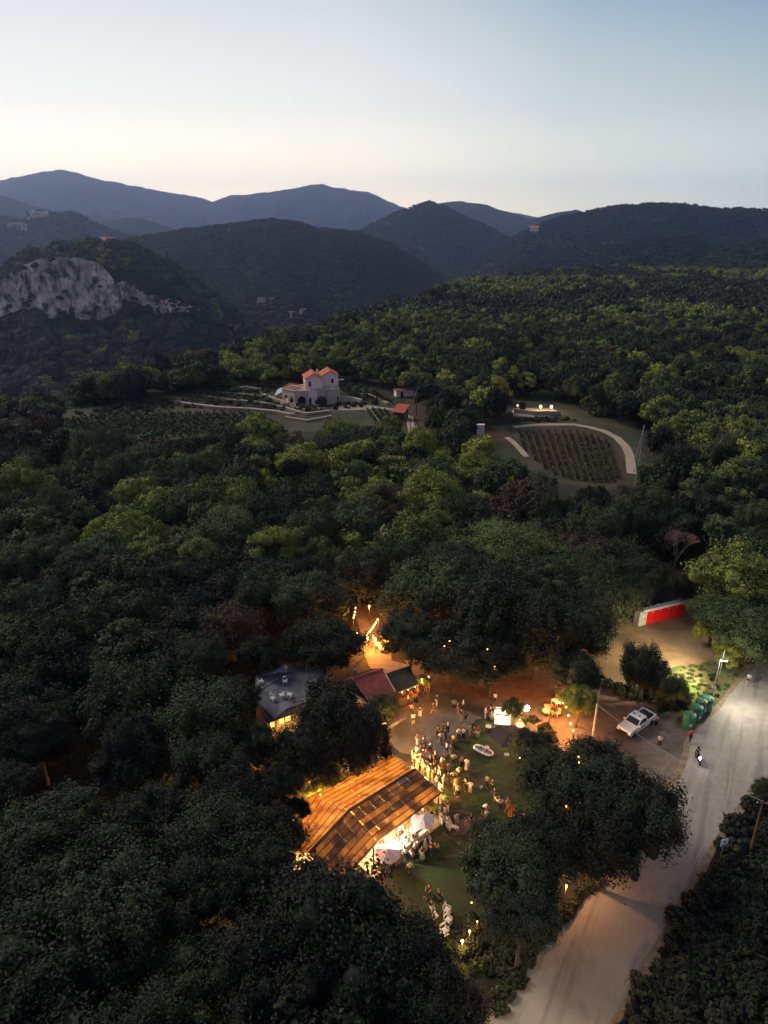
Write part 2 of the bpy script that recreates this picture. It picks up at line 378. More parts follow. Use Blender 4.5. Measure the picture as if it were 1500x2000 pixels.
def grid_mesh(name, Xs, Ys, Zs, m, smooth=True, wrap=False):
    nr, na = Xs.shape
    v = np.stack([Xs, Ys, Zs], -1).reshape(-1, 3)
    i = np.arange(nr-1)[:, None]*na; j = np.arange(na-1)[None, :]
    q = np.stack([i+j, i+j+1, i+na+j+1, i+na+j], -1).reshape(-1, 4)
    me = bpy.data.meshes.new(name)
    me.vertices.add(len(v)); me.vertices.foreach_set('co', v.ravel())
    me.loops.add(q.size); me.loops.foreach_set('vertex_index', q.ravel())
    me.polygons.add(len(q)); me.polygons.foreach_set('loop_start', np.arange(len(q))*4)
    me.polygons.foreach_set('use_smooth', np.full(len(q), smooth))
    me.update(calc_edges=True); me.materials.append(m)
    return me
m = bpy.data.materials.new('wooded_hillside'); m.use_nodes = True
def _wooded(m):
    nt = m.node_tree; N = nt.nodes; L = nt.links; b = N['Principled BSDF']; b.inputs['Roughness'].default_value = .95; b.inputs['Specular IOR Level'].default_value = .05
    tc = N.new('ShaderNodeTexCoord')
    def nz(scale, det):
        n = N.new('ShaderNodeTexNoise'); n.inputs['Scale'].default_value = scale; n.inputs['Detail'].default_value = det; n.inputs['Roughness'].default_value = .7
        L.new(tc.outputs['Object'], n.inputs['Vector']); return n
    a = nz(.004, 6); c = nz(.09, 4)
    rp = N.new('ShaderNodeValToRGB'); rp.color_ramp.elements[0].position = .35; rp.color_ramp.elements[1].position = .68
    rp.color_ramp.elements[0].color = (.005, .008, .008, 1); rp.color_ramp.elements[1].color = (.024, .030, .020, 1)
    mx = N.new('ShaderNodeMix'); mx.inputs[0].default_value = .55; L.new(a.outputs[0], mx.inputs[2]); L.new(c.outputs[0], mx.inputs[3]); L.new(mx.outputs[0], rp.inputs[0])
    L.new(rp.outputs[0], b.inputs['Base Color'])
    vo = N.new('ShaderNodeTexVoronoi'); vo.inputs['Scale'].default_value = .11; L.new(tc.outputs['Object'], vo.inputs['Vector'])
    bp = N.new('ShaderNodeBump'); bp.inputs['Strength'].default_value = 1; bp.inputs['Distance'].default_value = 5; bp.invert = True
    L.new(vo.outputs['Distance'], bp.inputs['Height']); L.new(bp.outputs[0], b.inputs['Normal'])
_wooded(m); M['wooded'] = m
az = np.concatenate([np.linspace(-180, -45, 28)[:-1], np.linspace(-45, 45, 560), np.linspace(45, 180, 28)[1:]])
rr = np.concatenate([[0.5, 20, 60, 120, 170, 220], np.geomspace(260, 9100, 400)])
A_, R2 = np.meshgrid(np.radians(az), rr)
X, Y = R2*np.sin(A_), R2*np.cos(A_); Z = height(X, Y)
split = 6 + int(np.searchsorted(rr[6:], 470))
def terr(name, a, b, mt):
    return T(link(name, grid_mesh(name, X[a:b], Y[a:b], Z[a:b], mt)), kind='structure')
terr('ground', 0, split+1, M['soil'])
terr('hills', split, len(rr), M['wooded'])
CX, CY, CZ = X, Y, Z

# limestone rock face
def cliff():
    na, nz_ = 420, 80
    a = np.linspace(cta[0]+.3, cta[-1]-.02, na); t = np.linspace(-.12, 1.06, nz_)
    Aa, Tt = np.meshgrid(a, t)
    top = np.interp(Aa, cta, ctz); bot = np.interp(Aa, cba, cbz)
    u = np.radians(Aa)*CLR
    jag = (fbm(u/14, 0*u+3, 4)-.5)*10
    z = bot + (top+jag*.5-bot)*Tt 
    st = np.floor(fbm(u/17, z/30, 3)*7)/7*16; dep = fbm(u/20, z/90+4, 5, True)*16 + fbm(u/5, z/9, 4)*6 + st + fbm(u/40, z/22, 3, True)*6
    prof = np.clip(Tt, 0, 1)*12-6
    r = CLR - 10 - dep + 12 + prof
    x, y = r*np.sin(np.radians(Aa)), r*np.cos(np.radians(Aa))
    return grid_mesh('rock_face', x, y, z, M['rock'], smooth=False)
m = mat('limestone_cliff', (.80, .67, .59), (.30, .25, .22), .13, .95, 1, .35, wear=(.035, .038, .026), wscale=.11, stretch=(1, 1, .55), detail=10); M['rock'] = m
T(link('rock_cliff', cliff()), 'pale limestone cliff face under the wooded hilltop at the left edge', 'cliff')
# small distant outcrops
def outcrop(px, py, r, w, h, label, n=7):
    p = Rr(px, py, r); e = MB()
    z0 = float(height(p.x, p.y))
    root_z = max(z0-1, p.z-h/2)
    for i in range(n):
        ww = w*(.25+.3*rng.random()); x = (rng.random()-.5)*w
        vs = [(x+ww*.5*math.cos(t)*(.7+.5*rng.random()), 3*math.sin(t)*(.7+.5*rng.random())-3, zz*h*(.6+.5*rng.random())) for zz in (0, .55, 1.0) for t in np.linspace(0, 2*math.pi, 7)[:-1]]
        fs = [(k*6+j, k*6+(j+1) % 6, (k+1)*6+(j+1) % 6, (k+1)*6+j) for k in range(2) for j in range(6)]+[tuple(range(12, 18))]
        e.add(vs, fs)
    o = e.build('rock_outcrop', M['rock'], loc=(p.x, p.y, root_z)); T(o, label, 'rock')
outcrop(520, 586, 1250, 34, 8, 'pale rocky scar on the dark slope right of the cliff', 6)
outcrop(572, 614, 1150, 20, 10, 'small pale rock outcrop low on the valley slope', 4)
outcrop(594, 608, 1170, 12, 8, 'tiny pale rock just right of the valley outcrop', 3)
outcrop(455, 486, 1800, 18, 5, 'faint rock scar on the middle ridge above the valley', 3)
outcrop(90, 441, 2780, 90, 26, 'distant grey crag on the far left hill', 8)
outcrop(25, 458, 2700, 100, 22, 'distant crag at the left edge below the far hills', 8)

# ------------------------------------------------------------------ haze
hb = MB(); zb, zt = float(Z.min())-2.5, max(float(Z.max()), 100)+15
hb.box((0, 0, (zb+zt)/2), (18400, 18400, zt-zb))
hm = bpy.data.materials.new('haze'); hm.use_nodes = True
hm.node_tree.nodes.remove(hm.node_tree.nodes['Principled BSDF'])
pv = hm.node_tree.nodes.new('ShaderNodeVolumePrincipled'); pv.inputs['Color'].default_value = (.45, .57, 1, 1); pv.inputs['Density'].default_value = 1.0e-4; pv.inputs['Anisotropy'].default_value = .65
hm.node_tree.links.new(pv.outputs[0], hm.node_tree.nodes['Material Output'].inputs['Volume'])
T(hb.build('haze', hm), kind='stuff')

# ------------------------------------------------------------------ ground sheets
def rough_outline(pts, step, amp, seed=0):
    pts = [Vector((p.x, p.y)) for p in pts]; out = []; n = len(pts); acc = 0
    for i in range(n):
        a, b = pts[i], pts[(i+1) % n]; k = max(1, int((b-a).length/step))
        nrm = Vector((-(b-a).y, (b-a).x)).normalized()
        for j in range(k):
            p = a.lerp(b, j/k); w = (float(fbm(np.array(p.x/3+seed*7), np.array(p.y/3)))-.5)*2*amp
            out.append(p+nrm*w)
    return out
def sheet(name, px_pts, z, mt, step=1.2, amp=.35, kind='structure', world_pts=None):
    pts = world_pts or [G(*p) for p in px_pts]
    o = rough_outline(pts, step, amp, seed=len(name))
    bm = bmesh.new(); vs = [bm.verts.new((p.x, p.y, z)) for p in o]
    f = bm.faces.new(vs); bmesh.ops.triangulate(bm, faces=[f]); bmesh.ops.recalc_face_normals(bm, faces=bm.faces)
    me = bpy.data.meshes.new(name); bm.to_mesh(me); bm.free(); me.materials.append(mt)
    if me.polygons[0].normal.z < 0: me.flip_normals()
    return T(link(name, me), kind=kind)
sheet('dirt_clearing', [(1130, 1330), (1150, 1230), (1190, 1212), (1260, 1190), (1350, 1185), (1400, 1225), (1440, 1285), (1480, 1300), (1425, 1358), (1404, 1388), (1359, 1427), (1344, 1500), (1320, 1560), (1240, 1560), (1130, 1500), (1120, 1400)], .004, M['dirt'])
sheet('yard', [(735, 1425), (760, 1350), (720, 1300), (690, 1180), (760, 1180), (765, 1290), (860, 1318), (1000, 1320), (1060, 1230), (1130, 1240), (1150, 1330), (1180, 1345), (1300, 1395), (1344, 1440), (1335, 1520), (1240, 1530), (1150, 1470), (1080, 1470), (1000, 1440), (960, 1400), (930, 1405), (890, 1450), (872, 1480), (820, 1480), (780, 1470)], .008, M['gravel'])
sheet('dance_floor_earth', [(790, 1290), (1130, 1240), (1180, 1345), (1100, 1370), (960, 1368), (820, 1345)], .012, mat('red_earth', (.26, .13, .07), (.15, .075, .045), 1.0, .95, .4, 8), amp=.6)
sheet('lawn', [(925, 1412), (960, 1405), (1040, 1440), (1090, 1500), (1100, 1700), (1020, 1800), (980, 1900), (860, 1930), (790, 1800), (760, 1720), (800, 1640), (860, 1560), (800, 1490), (872, 1478), (892, 1450)], .016, M['lawn'], amp=.9)
sheet('grass_verge', [(1275, 1320), (1330, 1300), (1390, 1290), (1440, 1290), (1466, 1308), (1423, 1356), (1402, 1386), (1370, 1412), (1345, 1412), (1345, 1380)], .012, M['verge'], amp=.8)
ROADL = [(900, 2120), (958, 2000), (1012, 1912), (1098, 1805), (1172, 1715), (1250, 1640), (1312, 1560), (1340, 1490), (1359, 1427), (1404, 1388), (1425, 1358), (1470, 1308), (1540, 1240), (1640, 1170)]
ROADR = [(1700, 1330), (1600, 1420), (1500, 1513), (1455, 1559), (1420, 1601), (1388, 1644), (1340, 1740), (1297, 1809), (1249, 1900), (1192, 2000), (1110, 2130)]
sh = [(px-14, py) for px, py in ROADL] + [(px+16, py+8) for px, py in ROADR]
sheet('road_shoulder', sh, .020, M['shoulder'], amp=.5)
sheet('road', ROADL+ROADR, .026, M['road'], step=1.0, amp=.28)
# worn edge line of the road on the right side
def strip(name, pts, w, z, mt, kind='structure', gaps=None):
    P = [Vector(G(*p)) for p in pts]; L_ = []; Rr_ = []
    for i, p in enumerate(P):
        d = (P[min(i+1, len(P)-1)]-P[max(i-1, 0)]).normalized(); n = Vector((-d.y, d.x, 0))
        L_.append(p+n*w/2); Rr_.append(p-n*w/2)
    o = MB()
    vs = [(v.x, v.y, z) for v in L_]+[(v.x, v.y, z) for v in Rr_]; n = len(P)
    o.add(vs, [(i, i+1, n+i+1, n+i) for i in range(n-1)])
    return T(o.build(name, mt), kind=kind)
strip('road_edge_line', [(px-9, py-4) for px, py in ROADR], .13, .031, mat('worn_white_line', (.30, .275, .25), (.22, .20, .18), 3, .8, detail=8))
strip('road_edge_line', [(1404-60, 1500), (1300, 1600), (1230, 1690), (1170, 1760), (1110, 1830), (1050, 1920), (1000, 2010)], .10, .031, mat('faded_white_line', (.27, .24, .22), (.22, .19, .18), 3, .8, detail=8))

# vineyard country round the villa
VZ = .01
sheet('terrace_meadow', [(60, 812), (330, 772), (420, 752), (560, 742), (680, 742), (760, 780), (790, 800), (850, 850), (1000, 862), (1000, 760), (1060, 740), (1130, 800), (1240, 838), (1260, 900), (1240, 945), (1180, 960), (1080, 940), (1000, 900), (900, 870), (760, 850), (600, 842), (400, 860), (130, 860)], VZ, M['drygrass'], step=5, amp=1.5)
sheet('vineyard_plot', [(1030, 838), (1110, 834), (1165, 845), (1200, 868), (1222, 905), (1226, 940), (1170, 945), (1100, 935), (1050, 905), (1010, 862)], VZ+.008, M['vinesoil'], step=5, amp=.8)
sheet('bare_field', [(795, 780), (850, 770), (1000, 850), (1010, 880), (900, 862), (800, 850), (770, 815)], VZ+.006, M['vinesoil'], step=5, amp=.8)
def path_px(name, pts, w, z=VZ+.014): return strip(name, pts, w, z, M['path'])
path_px('gravel_path', [(1003, 834), (1040, 830), (1080, 829), (1120, 829), (1150, 834), (1180, 842), (1205, 855), (1222, 872), (1230, 890), (1234, 925)], 2.3)
path_px('gravel_path', [(990, 854), (1005, 866), (1018, 880), (1028, 892)], 1.6)
path_px('gravel_path', [(655, 790), (690, 790), (730, 795), (770, 800), (800, 815), (806, 850)], 2.2, VZ+.018)
path_px('gravel_path', [(712, 796), (728, 808), (738, 820), (746, 832)], 1.8, VZ+.022)
sheet('villa_forecourt', [(545, 788), (560, 776), (640, 778), (700, 786), (740, 796), (700, 801), (640, 802), (590, 799)], VZ+.024, M['path'], step=3, amp=.4)
sheet('terrace_yard', [(1000, 803), (1012, 797), (1080, 797), (1095, 808), (1060, 815), (1003, 813)], VZ+.02, M['path'], step=3, amp=.3)

# stone retaining walls of the terraces
def stone_wall(pts, h, w, label, cat='wall', mt=None, group=None):
    P = [G(*p) for p in pts]; o = MB(); c = P[0].copy()
    for a, b in zip(P[:-1], P[1:]):
        o.beam(Vector((a.x-c.x, a.y-c.y, h/2)), Vector((b.x-c.x, b.y-c.y, h/2)), w, h)
    for p in P: o.box((p.x-c.x, p.y-c.y, h/2), (w*1.05, w*1.05, h*1.04))
    return T(o.build('stone_wall', mt or M['path'], loc=(c.x, c.y, 0)), label, cat, group)
stone_wall([(345, 788), (370, 793), (430, 800), (490, 803), (540, 808), (570, 814)], 1.0, 1.4, 'long pale stone terrace wall above the left vineyard')
stone_wall([(512, 773), (530, 780), (548, 786), (560, 792)], .9, 1.2, 'short pale terrace wall climbing towards the villa from the left')
stone_wall([(560, 800), (585, 808), (600, 811), (640, 806)], .8, 1.0, 'low terrace wall in front of the villa forecourt')
stone_wall([(658, 782), (680, 784), (705, 790)], 1.8, .8, 'orange-lit retaining wall right of the villa', mt=M['cream'])
stone_wall([(700, 772), (720, 773), (745, 783), (757, 790)], .7, .8, 'curved pale wall edging the small vineyard behind the villa drive')
stone_wall([(1005, 806), (1040, 811), (1093, 811)], 1.3, .5, 'low pale wall below the lamplit terrace', mt=M['concrete'])
stone_wall([(560, 818), (600, 824), (645, 816)], .7, .9, 'lowest terrace wall below the villa, near the treetops')
for i, (pp, lb) in enumerate([([(430, 770), (470, 772), (510, 777)], 'grassy stone bank left of the villa, upper step'), ([(395, 776), (450, 783), (505, 788), (548, 797)], 'dry stone bank between the left terraces'), ([(455, 762), (480, 758), (505, 762)], 'rubble heap on the slope left of the villa')]):
    stone_wall(pp, .7, 1.6, lb, mt=M['stone'])

ORD = 'first second third fourth fifth sixth seventh eighth ninth tenth eleventh twelfth thirteenth fourteenth fifteenth sixteenth seventeenth eighteenth nineteenth twentieth twenty-first twenty-second twenty-third twenty-fourth'.split()
# vine rows: posts and leafy line
def vine_row_mesh(L, seed, h=1.5, w=.55):
    rs = np.random.default_rng(seed); o = MB(); n = int(L*15)
    for i in range(n):
        t = rs.random()*L; z = .35+rs.random()*(h-.35); y = (rs.random()-.5)*w; s = .16+.2*rs.random()
        a, b = rs.random()*6.28, rs.random()*1.4
        u = Vector((math.cos(a), math.sin(a), .3)); v = Vector((-math.sin(a)*math.sin(b), math.cos(a)*math.sin(b), math.cos(b)))
        c = Vector((t, y, z)); o.add([c-u*s, c-v*s, c+u*s, c+v*s], [(0, 1, 2, 3)])
    return o.mesh('vine_leaves', [M['leaf']])
def vine_row(a, b, label, group, tint=.3, posts=True, h=1.5, w=.55, seed=1):
    L = (b-a).length; rz = math.atan2(b.y-a.y, b.x-a.x)
    e = empty('vine_row', (a.x, a.y, 0), rz, label, 'vine row', group)
    T(link('foliage', vine_row_mesh(L, seed, h, w), e, color=(tint, 0, 0)), kind='stuff')
    p = MB()
    for k in range(int(L/6)+1): p.tube([(k*6, 0, 0), (k*6, 0, 1.75)], .05, 4)
    T(p.build('posts', M['wood'], e), kind='stuff')
for k in range(13):
    t = k/12; x0 = 1014+168*t; y0 = 846 if t < .7 else 846+(t-.7)*60; y1 = [880, 902, 918, 928, 934, 937, 939, 941, 942, 943, 943, 942, 936][k]
    a = G(x0, y0); b = G(x0+(y1-y0)*.31, y1)
    vine_row(a, b, ORD[k]+' vine row from the left on the red soil of the small vineyard', 'rows of the red-soil vineyard', .42, h=1.0, w=.3, seed=20+k)
for k in range(24):
    t = k/23
    a = G(108+t*395, 826-16*min(1, t*4)+ (2+10*t if t > .5 else 0)*0, 0); b = G(200+t*360, 856-4*t, 0)
    vine_row(a, b, ORD[k]+' vine row from the left in the big dark vineyard left of the villa', 'rows of the left vineyard', .35, h=1.5, w=1.1, seed=40+k)
for k in range(4):
    a = G(355+12*k, 783-6*k, 0); b = G(540-8*k, 797-9*k, 0)
    vine_row(a, b, ORD[k]+' vine row from below on the terraces just left of the villa', 'terrace vine rows', .35, h=1.3, w=.8, seed=60+k)
for k in range(5):
    a = G(668+15*k, 764+1*k, 0); b = G(700+17*k, 778+3*k, 0)
    vine_row(a, b, ORD[k]+' short staked vine row from the left on the bank right of the villa', 'staked rows right of the villa', .3, h=1.2, w=.35, seed=70+k)
for k in range(4):
    a = G(716+12*k, 802+1*k, 0); b = G(742+9*k, 836-2*k, 0)
    vine_row(a, b, ORD[k]+' vine row from the track towards the little red-roofed shed', 'rows beside the red shed', .35, h=1.3, w=.6, seed=80+k)
# ================================================================== trees
def leaf_cloud(lumps, nper, size, seed, core=.74, coren=(7, 5), up=.0, ragged=.35, below=-.55):
    """leaf sprays over many lumps: returns verts, quads (as numpy)"""
    rs = np.random.default_rng(seed)
    C = np.array([l[0] for l in lumps]); Rad = np.array([l[1] for l in lumps])
    V = []; 
    for i, (c, r) in enumerate(lumps):
        r = np.array(r); n = int(nper*(r.mean()/Rad.mean())**2)
        K = max(5, int(13*(r.mean()/Rad.mean())))
        td = rs.normal(size=(K, 3)); td[:, 2] = td[:, 2]*.8+.35; td /= np.linalg.norm(td, axis=1)[:, None]
        td = td[td[:, 2] > below]
        w = rs.integers(0, len(td), n); d = td[w]
        off = rs.normal(size=(n, 3))*(.20+.12*ragged); ln = .92+ragged*.35*rs.random((len(td), 1))[w]
        p = np.array(c)+(d*ln+off*[1, 1, 1.15])*r
        q = ((p[:, None, :]-C[None])/Rad[None]); dist = (q**2).sum(-1)
        dist[:, i] = 9
        keep = (dist > .45).all(1)
        p = p[keep]; d = d[keep]; off = off[keep]
        nrm = d*.55+off*2.2+np.array([0, 0, .35]); nrm /= np.linalg.norm(nrm, axis=1)[:, None]
        nrm = nrm + rs.normal(size=nrm.shape)*.35; nrm /= np.linalg.norm(nrm, axis=1)[:, None]
        t = np.cross(nrm, rs.normal(size=nrm.shape)); t /= np.linalg.norm(t, axis=1)[:, None]
        b = np.cross(nrm, t); s = size*(.6+.8*rs.random(len(p)))[:, None]
        a = .55+.3*rs.random((len(p), 1))
        V.append(np.stack([p-t*s, p-b*s*a+nrm*s*.25, p+t*s, p+b*s*a+nrm*s*.1], 1))
    V = np.concatenate(V).reshape(-1, 3); nq = len(V)//4
    F = np.arange(nq*4).reshape(-1, 4)
    # solid inner body
    n, m_ = coren; CV = []; CF = []; o = len(V)
    for c, r in lumps:
        c = np.array(c); r = np.array(r)*core
        th = np.linspace(0, np.pi, m_+1); ph = np.linspace(0, 2*np.pi, n+1)[:-1]
        g = np.array([[np.sin(a)*np.cos(b), np.sin(a)*np.sin(b), -np.cos(a)] for a in th for b in ph])
        g = g*(1+.25*(rs.random((len(g), 1))-.5))
        CV.append(c+g*r)
        for i in range(m_):
            for k in range(n): CF.append((o+i*n+k, o+i*n+(k+1) % n, o+(i+1)*n+(k+1) % n, o+(i+1)*n+k))
        o += len(g)
    V = np.concatenate([V]+CV); F = np.concatenate([F, np.array(CF)])
    return V, F
def np_mesh(name, V, F, m, smooth=False):
    me = bpy.data.meshes.new(name)
    me.vertices.add(len(V)); me.vertices.foreach_set('co', V.astype(np.float32).ravel())
    me.loops.add(F.size); me.loops.foreach_set('vertex_index', F.ravel().astype(np.int32))
    me.polygons.add(len(F)); me.polygons.foreach_set('loop_start', (np.arange(len(F))*4).astype(np.int32))
    me.update(calc_edges=True); me.materials.append(m); return me
def oak_lumps(seed, n=30, flat=.72):
    rs = np.random.default_rng(seed); L = [((0, 0, .0), (.62, .62, .5*flat/.72))]
    for i in range(n):
        a = 2.4*i+rs.random()*.8; z = -0.35+1.3*(i/n)+rs.normal()*.06
        zz = np.clip(z, -.45, .98); rad = math.sqrt(max(0, 1-min(1, abs(zz))**2))*(.62+.42*rs.random())
        r = .15+.22*rs.random()
        L.append(((rad*math.cos(a)*.86, rad*math.sin(a)*.86, zz*flat*.92), (r, r, r*.85)))
    return L
def plume_lumps(seed, n=26):
    rs = np.random.default_rng(seed); L = [((0, 0, -.1), (.55, .55, .5))]
    for i in range(n):
        a = 2.4*i+rs.random(); k = i/n; rad = .9*math.sqrt(k)*(.7+.4*rs.random()); r = .13+.11*rs.random()
        L.append(((rad*math.cos(a), rad*math.sin(a), .55*(1-k**1.6)+rs.normal()*.12), (r, r, r*(1.7+.9*rs.random()))))
    return L
def pine_lumps(seed, n=20):
    rs = np.random.default_rng(seed); L = []
    for i in range(n):
        a = 2.4*i+rs.random(); k = i/n; rad = .95*math.sqrt(k)*(.85+.25*rs.random()); z = .62*(1-k**1.4)+rs.normal()*.14 - (.42 if i % 3 == 0 else 0)
        r = .17+.17*rs.random()
        L.append(((rad*math.cos(a)*.9, rad*math.sin(a)*.9, z), (r*1.05, r*1.05, r*.8)))
    return L
def trunk_mesh(seed, n_l=5):
    rs = np.random.default_rng(seed); o = MB(); lean = rs.normal(size=2)*.06
    top = (lean[0], lean[1], .6)
    o.tube([(0, 0, -.03), (lean[0]*.3, lean[1]*.3, .2), (lean[0]*.7, lean[1]*.8, .42), top], [.075, .052, .042, .03], 7)
    for i in range(n_l):
        a = 2*math.pi*i/n_l+rs.random(); z0 = .3+.06*i; l = .45+.2*rs.random()
        p0 = (lean[0]*z0, lean[1]*z0, z0); p1 = (math.cos(a)*l*.45, math.sin(a)*l*.45, z0+.13); p2 = (math.cos(a)*l, math.sin(a)*l, z0+.3)
        o.tube([p0, p1, p2], [.03, .02, .008], 5)
    return o.mesh('trunk', [M['bark']], smooth=True)
OAK = [np_mesh('oak_crown', *leaf_cloud(oak_lumps(s), 900, .024, s, ragged=.6), M['leaf']) for s in range(1, 6)] + [np_mesh('plume_crown', *leaf_cloud(plume_lumps(s), 900, .023, s, ragged=.8), M['leaf']) for s in range(6, 9)]
PINE = [np_mesh('pine_crown', *leaf_cloud(pine_lumps(s), 760, .030, s, core=.7, ragged=.5, below=-.3), M['leaf']) for s in range(11, 15)]
BIG = [np_mesh('big_oak_crown', *leaf_cloud(oak_lumps(s, 46), 1250, .0175, s, ragged=.55), M['leaf']) for s in (91, 92, 93)]
OAKM = [np_mesh('oak_crown_mid', *leaf_cloud(oak_lumps(s, 26), 130, .065, s), M['leaf']) for s in range(21, 25)] + [np_mesh('plume_crown_mid', *leaf_cloud(plume_lumps(s, 22), 150, .06, s, ragged=.8), M['leaf']) for s in range(25, 28)]
PINEM = [np_mesh('pine_crown_mid', *leaf_cloud(pine_lumps(s, 16), 170, .06, s, core=.7, ragged=.5, below=-.3), M['leaf']) for s in range(31, 34)]
TRUNK = [trunk_mesh(s) for s in range(5)]
ntree = 0
def make_tree(x, y, z, R, H, species, tint, label, cat='tree', group=None, mid=False, v=None, rot=None, squash=1.0):
    """R crown radius, H total height"""
    global ntree; ntree += 1
    e = empty('pine_tree' if species == 'pine' else 'oak_tree', (x, y, z), 0, label, cat, group)
    ms = (PINEM if mid else PINE) if species == 'pine' else (OAKM if mid else OAK)
    k = ntree if v is None else v
    if R > 6.2 and species == 'oak' and not mid: ms = BIG
    ch = (.55 if species == 'pine' else .72)*R*squash
    zc = H - (ch*1.1 if species != 'pine' else R*.62*squash)
    an = .12*math.sin(ntree*1.7)
    link('crown', ms[k % len(ms)], e, loc=(0, 0, zc), rot=(.16*math.sin(ntree*2.9), .16*math.cos(ntree*3.7), ntree*2.3 if rot is None else rot), scale=(R*(1+an), R*(1-an), R*squash*(1+.2*math.sin(ntree*.9))), color=(tint, 0, 0))
    link('trunk', TRUNK[k % 5], e, scale=(R*.95, R*.95, zc*1.35), rot=(0, 0, ntree*1.1))
    return e
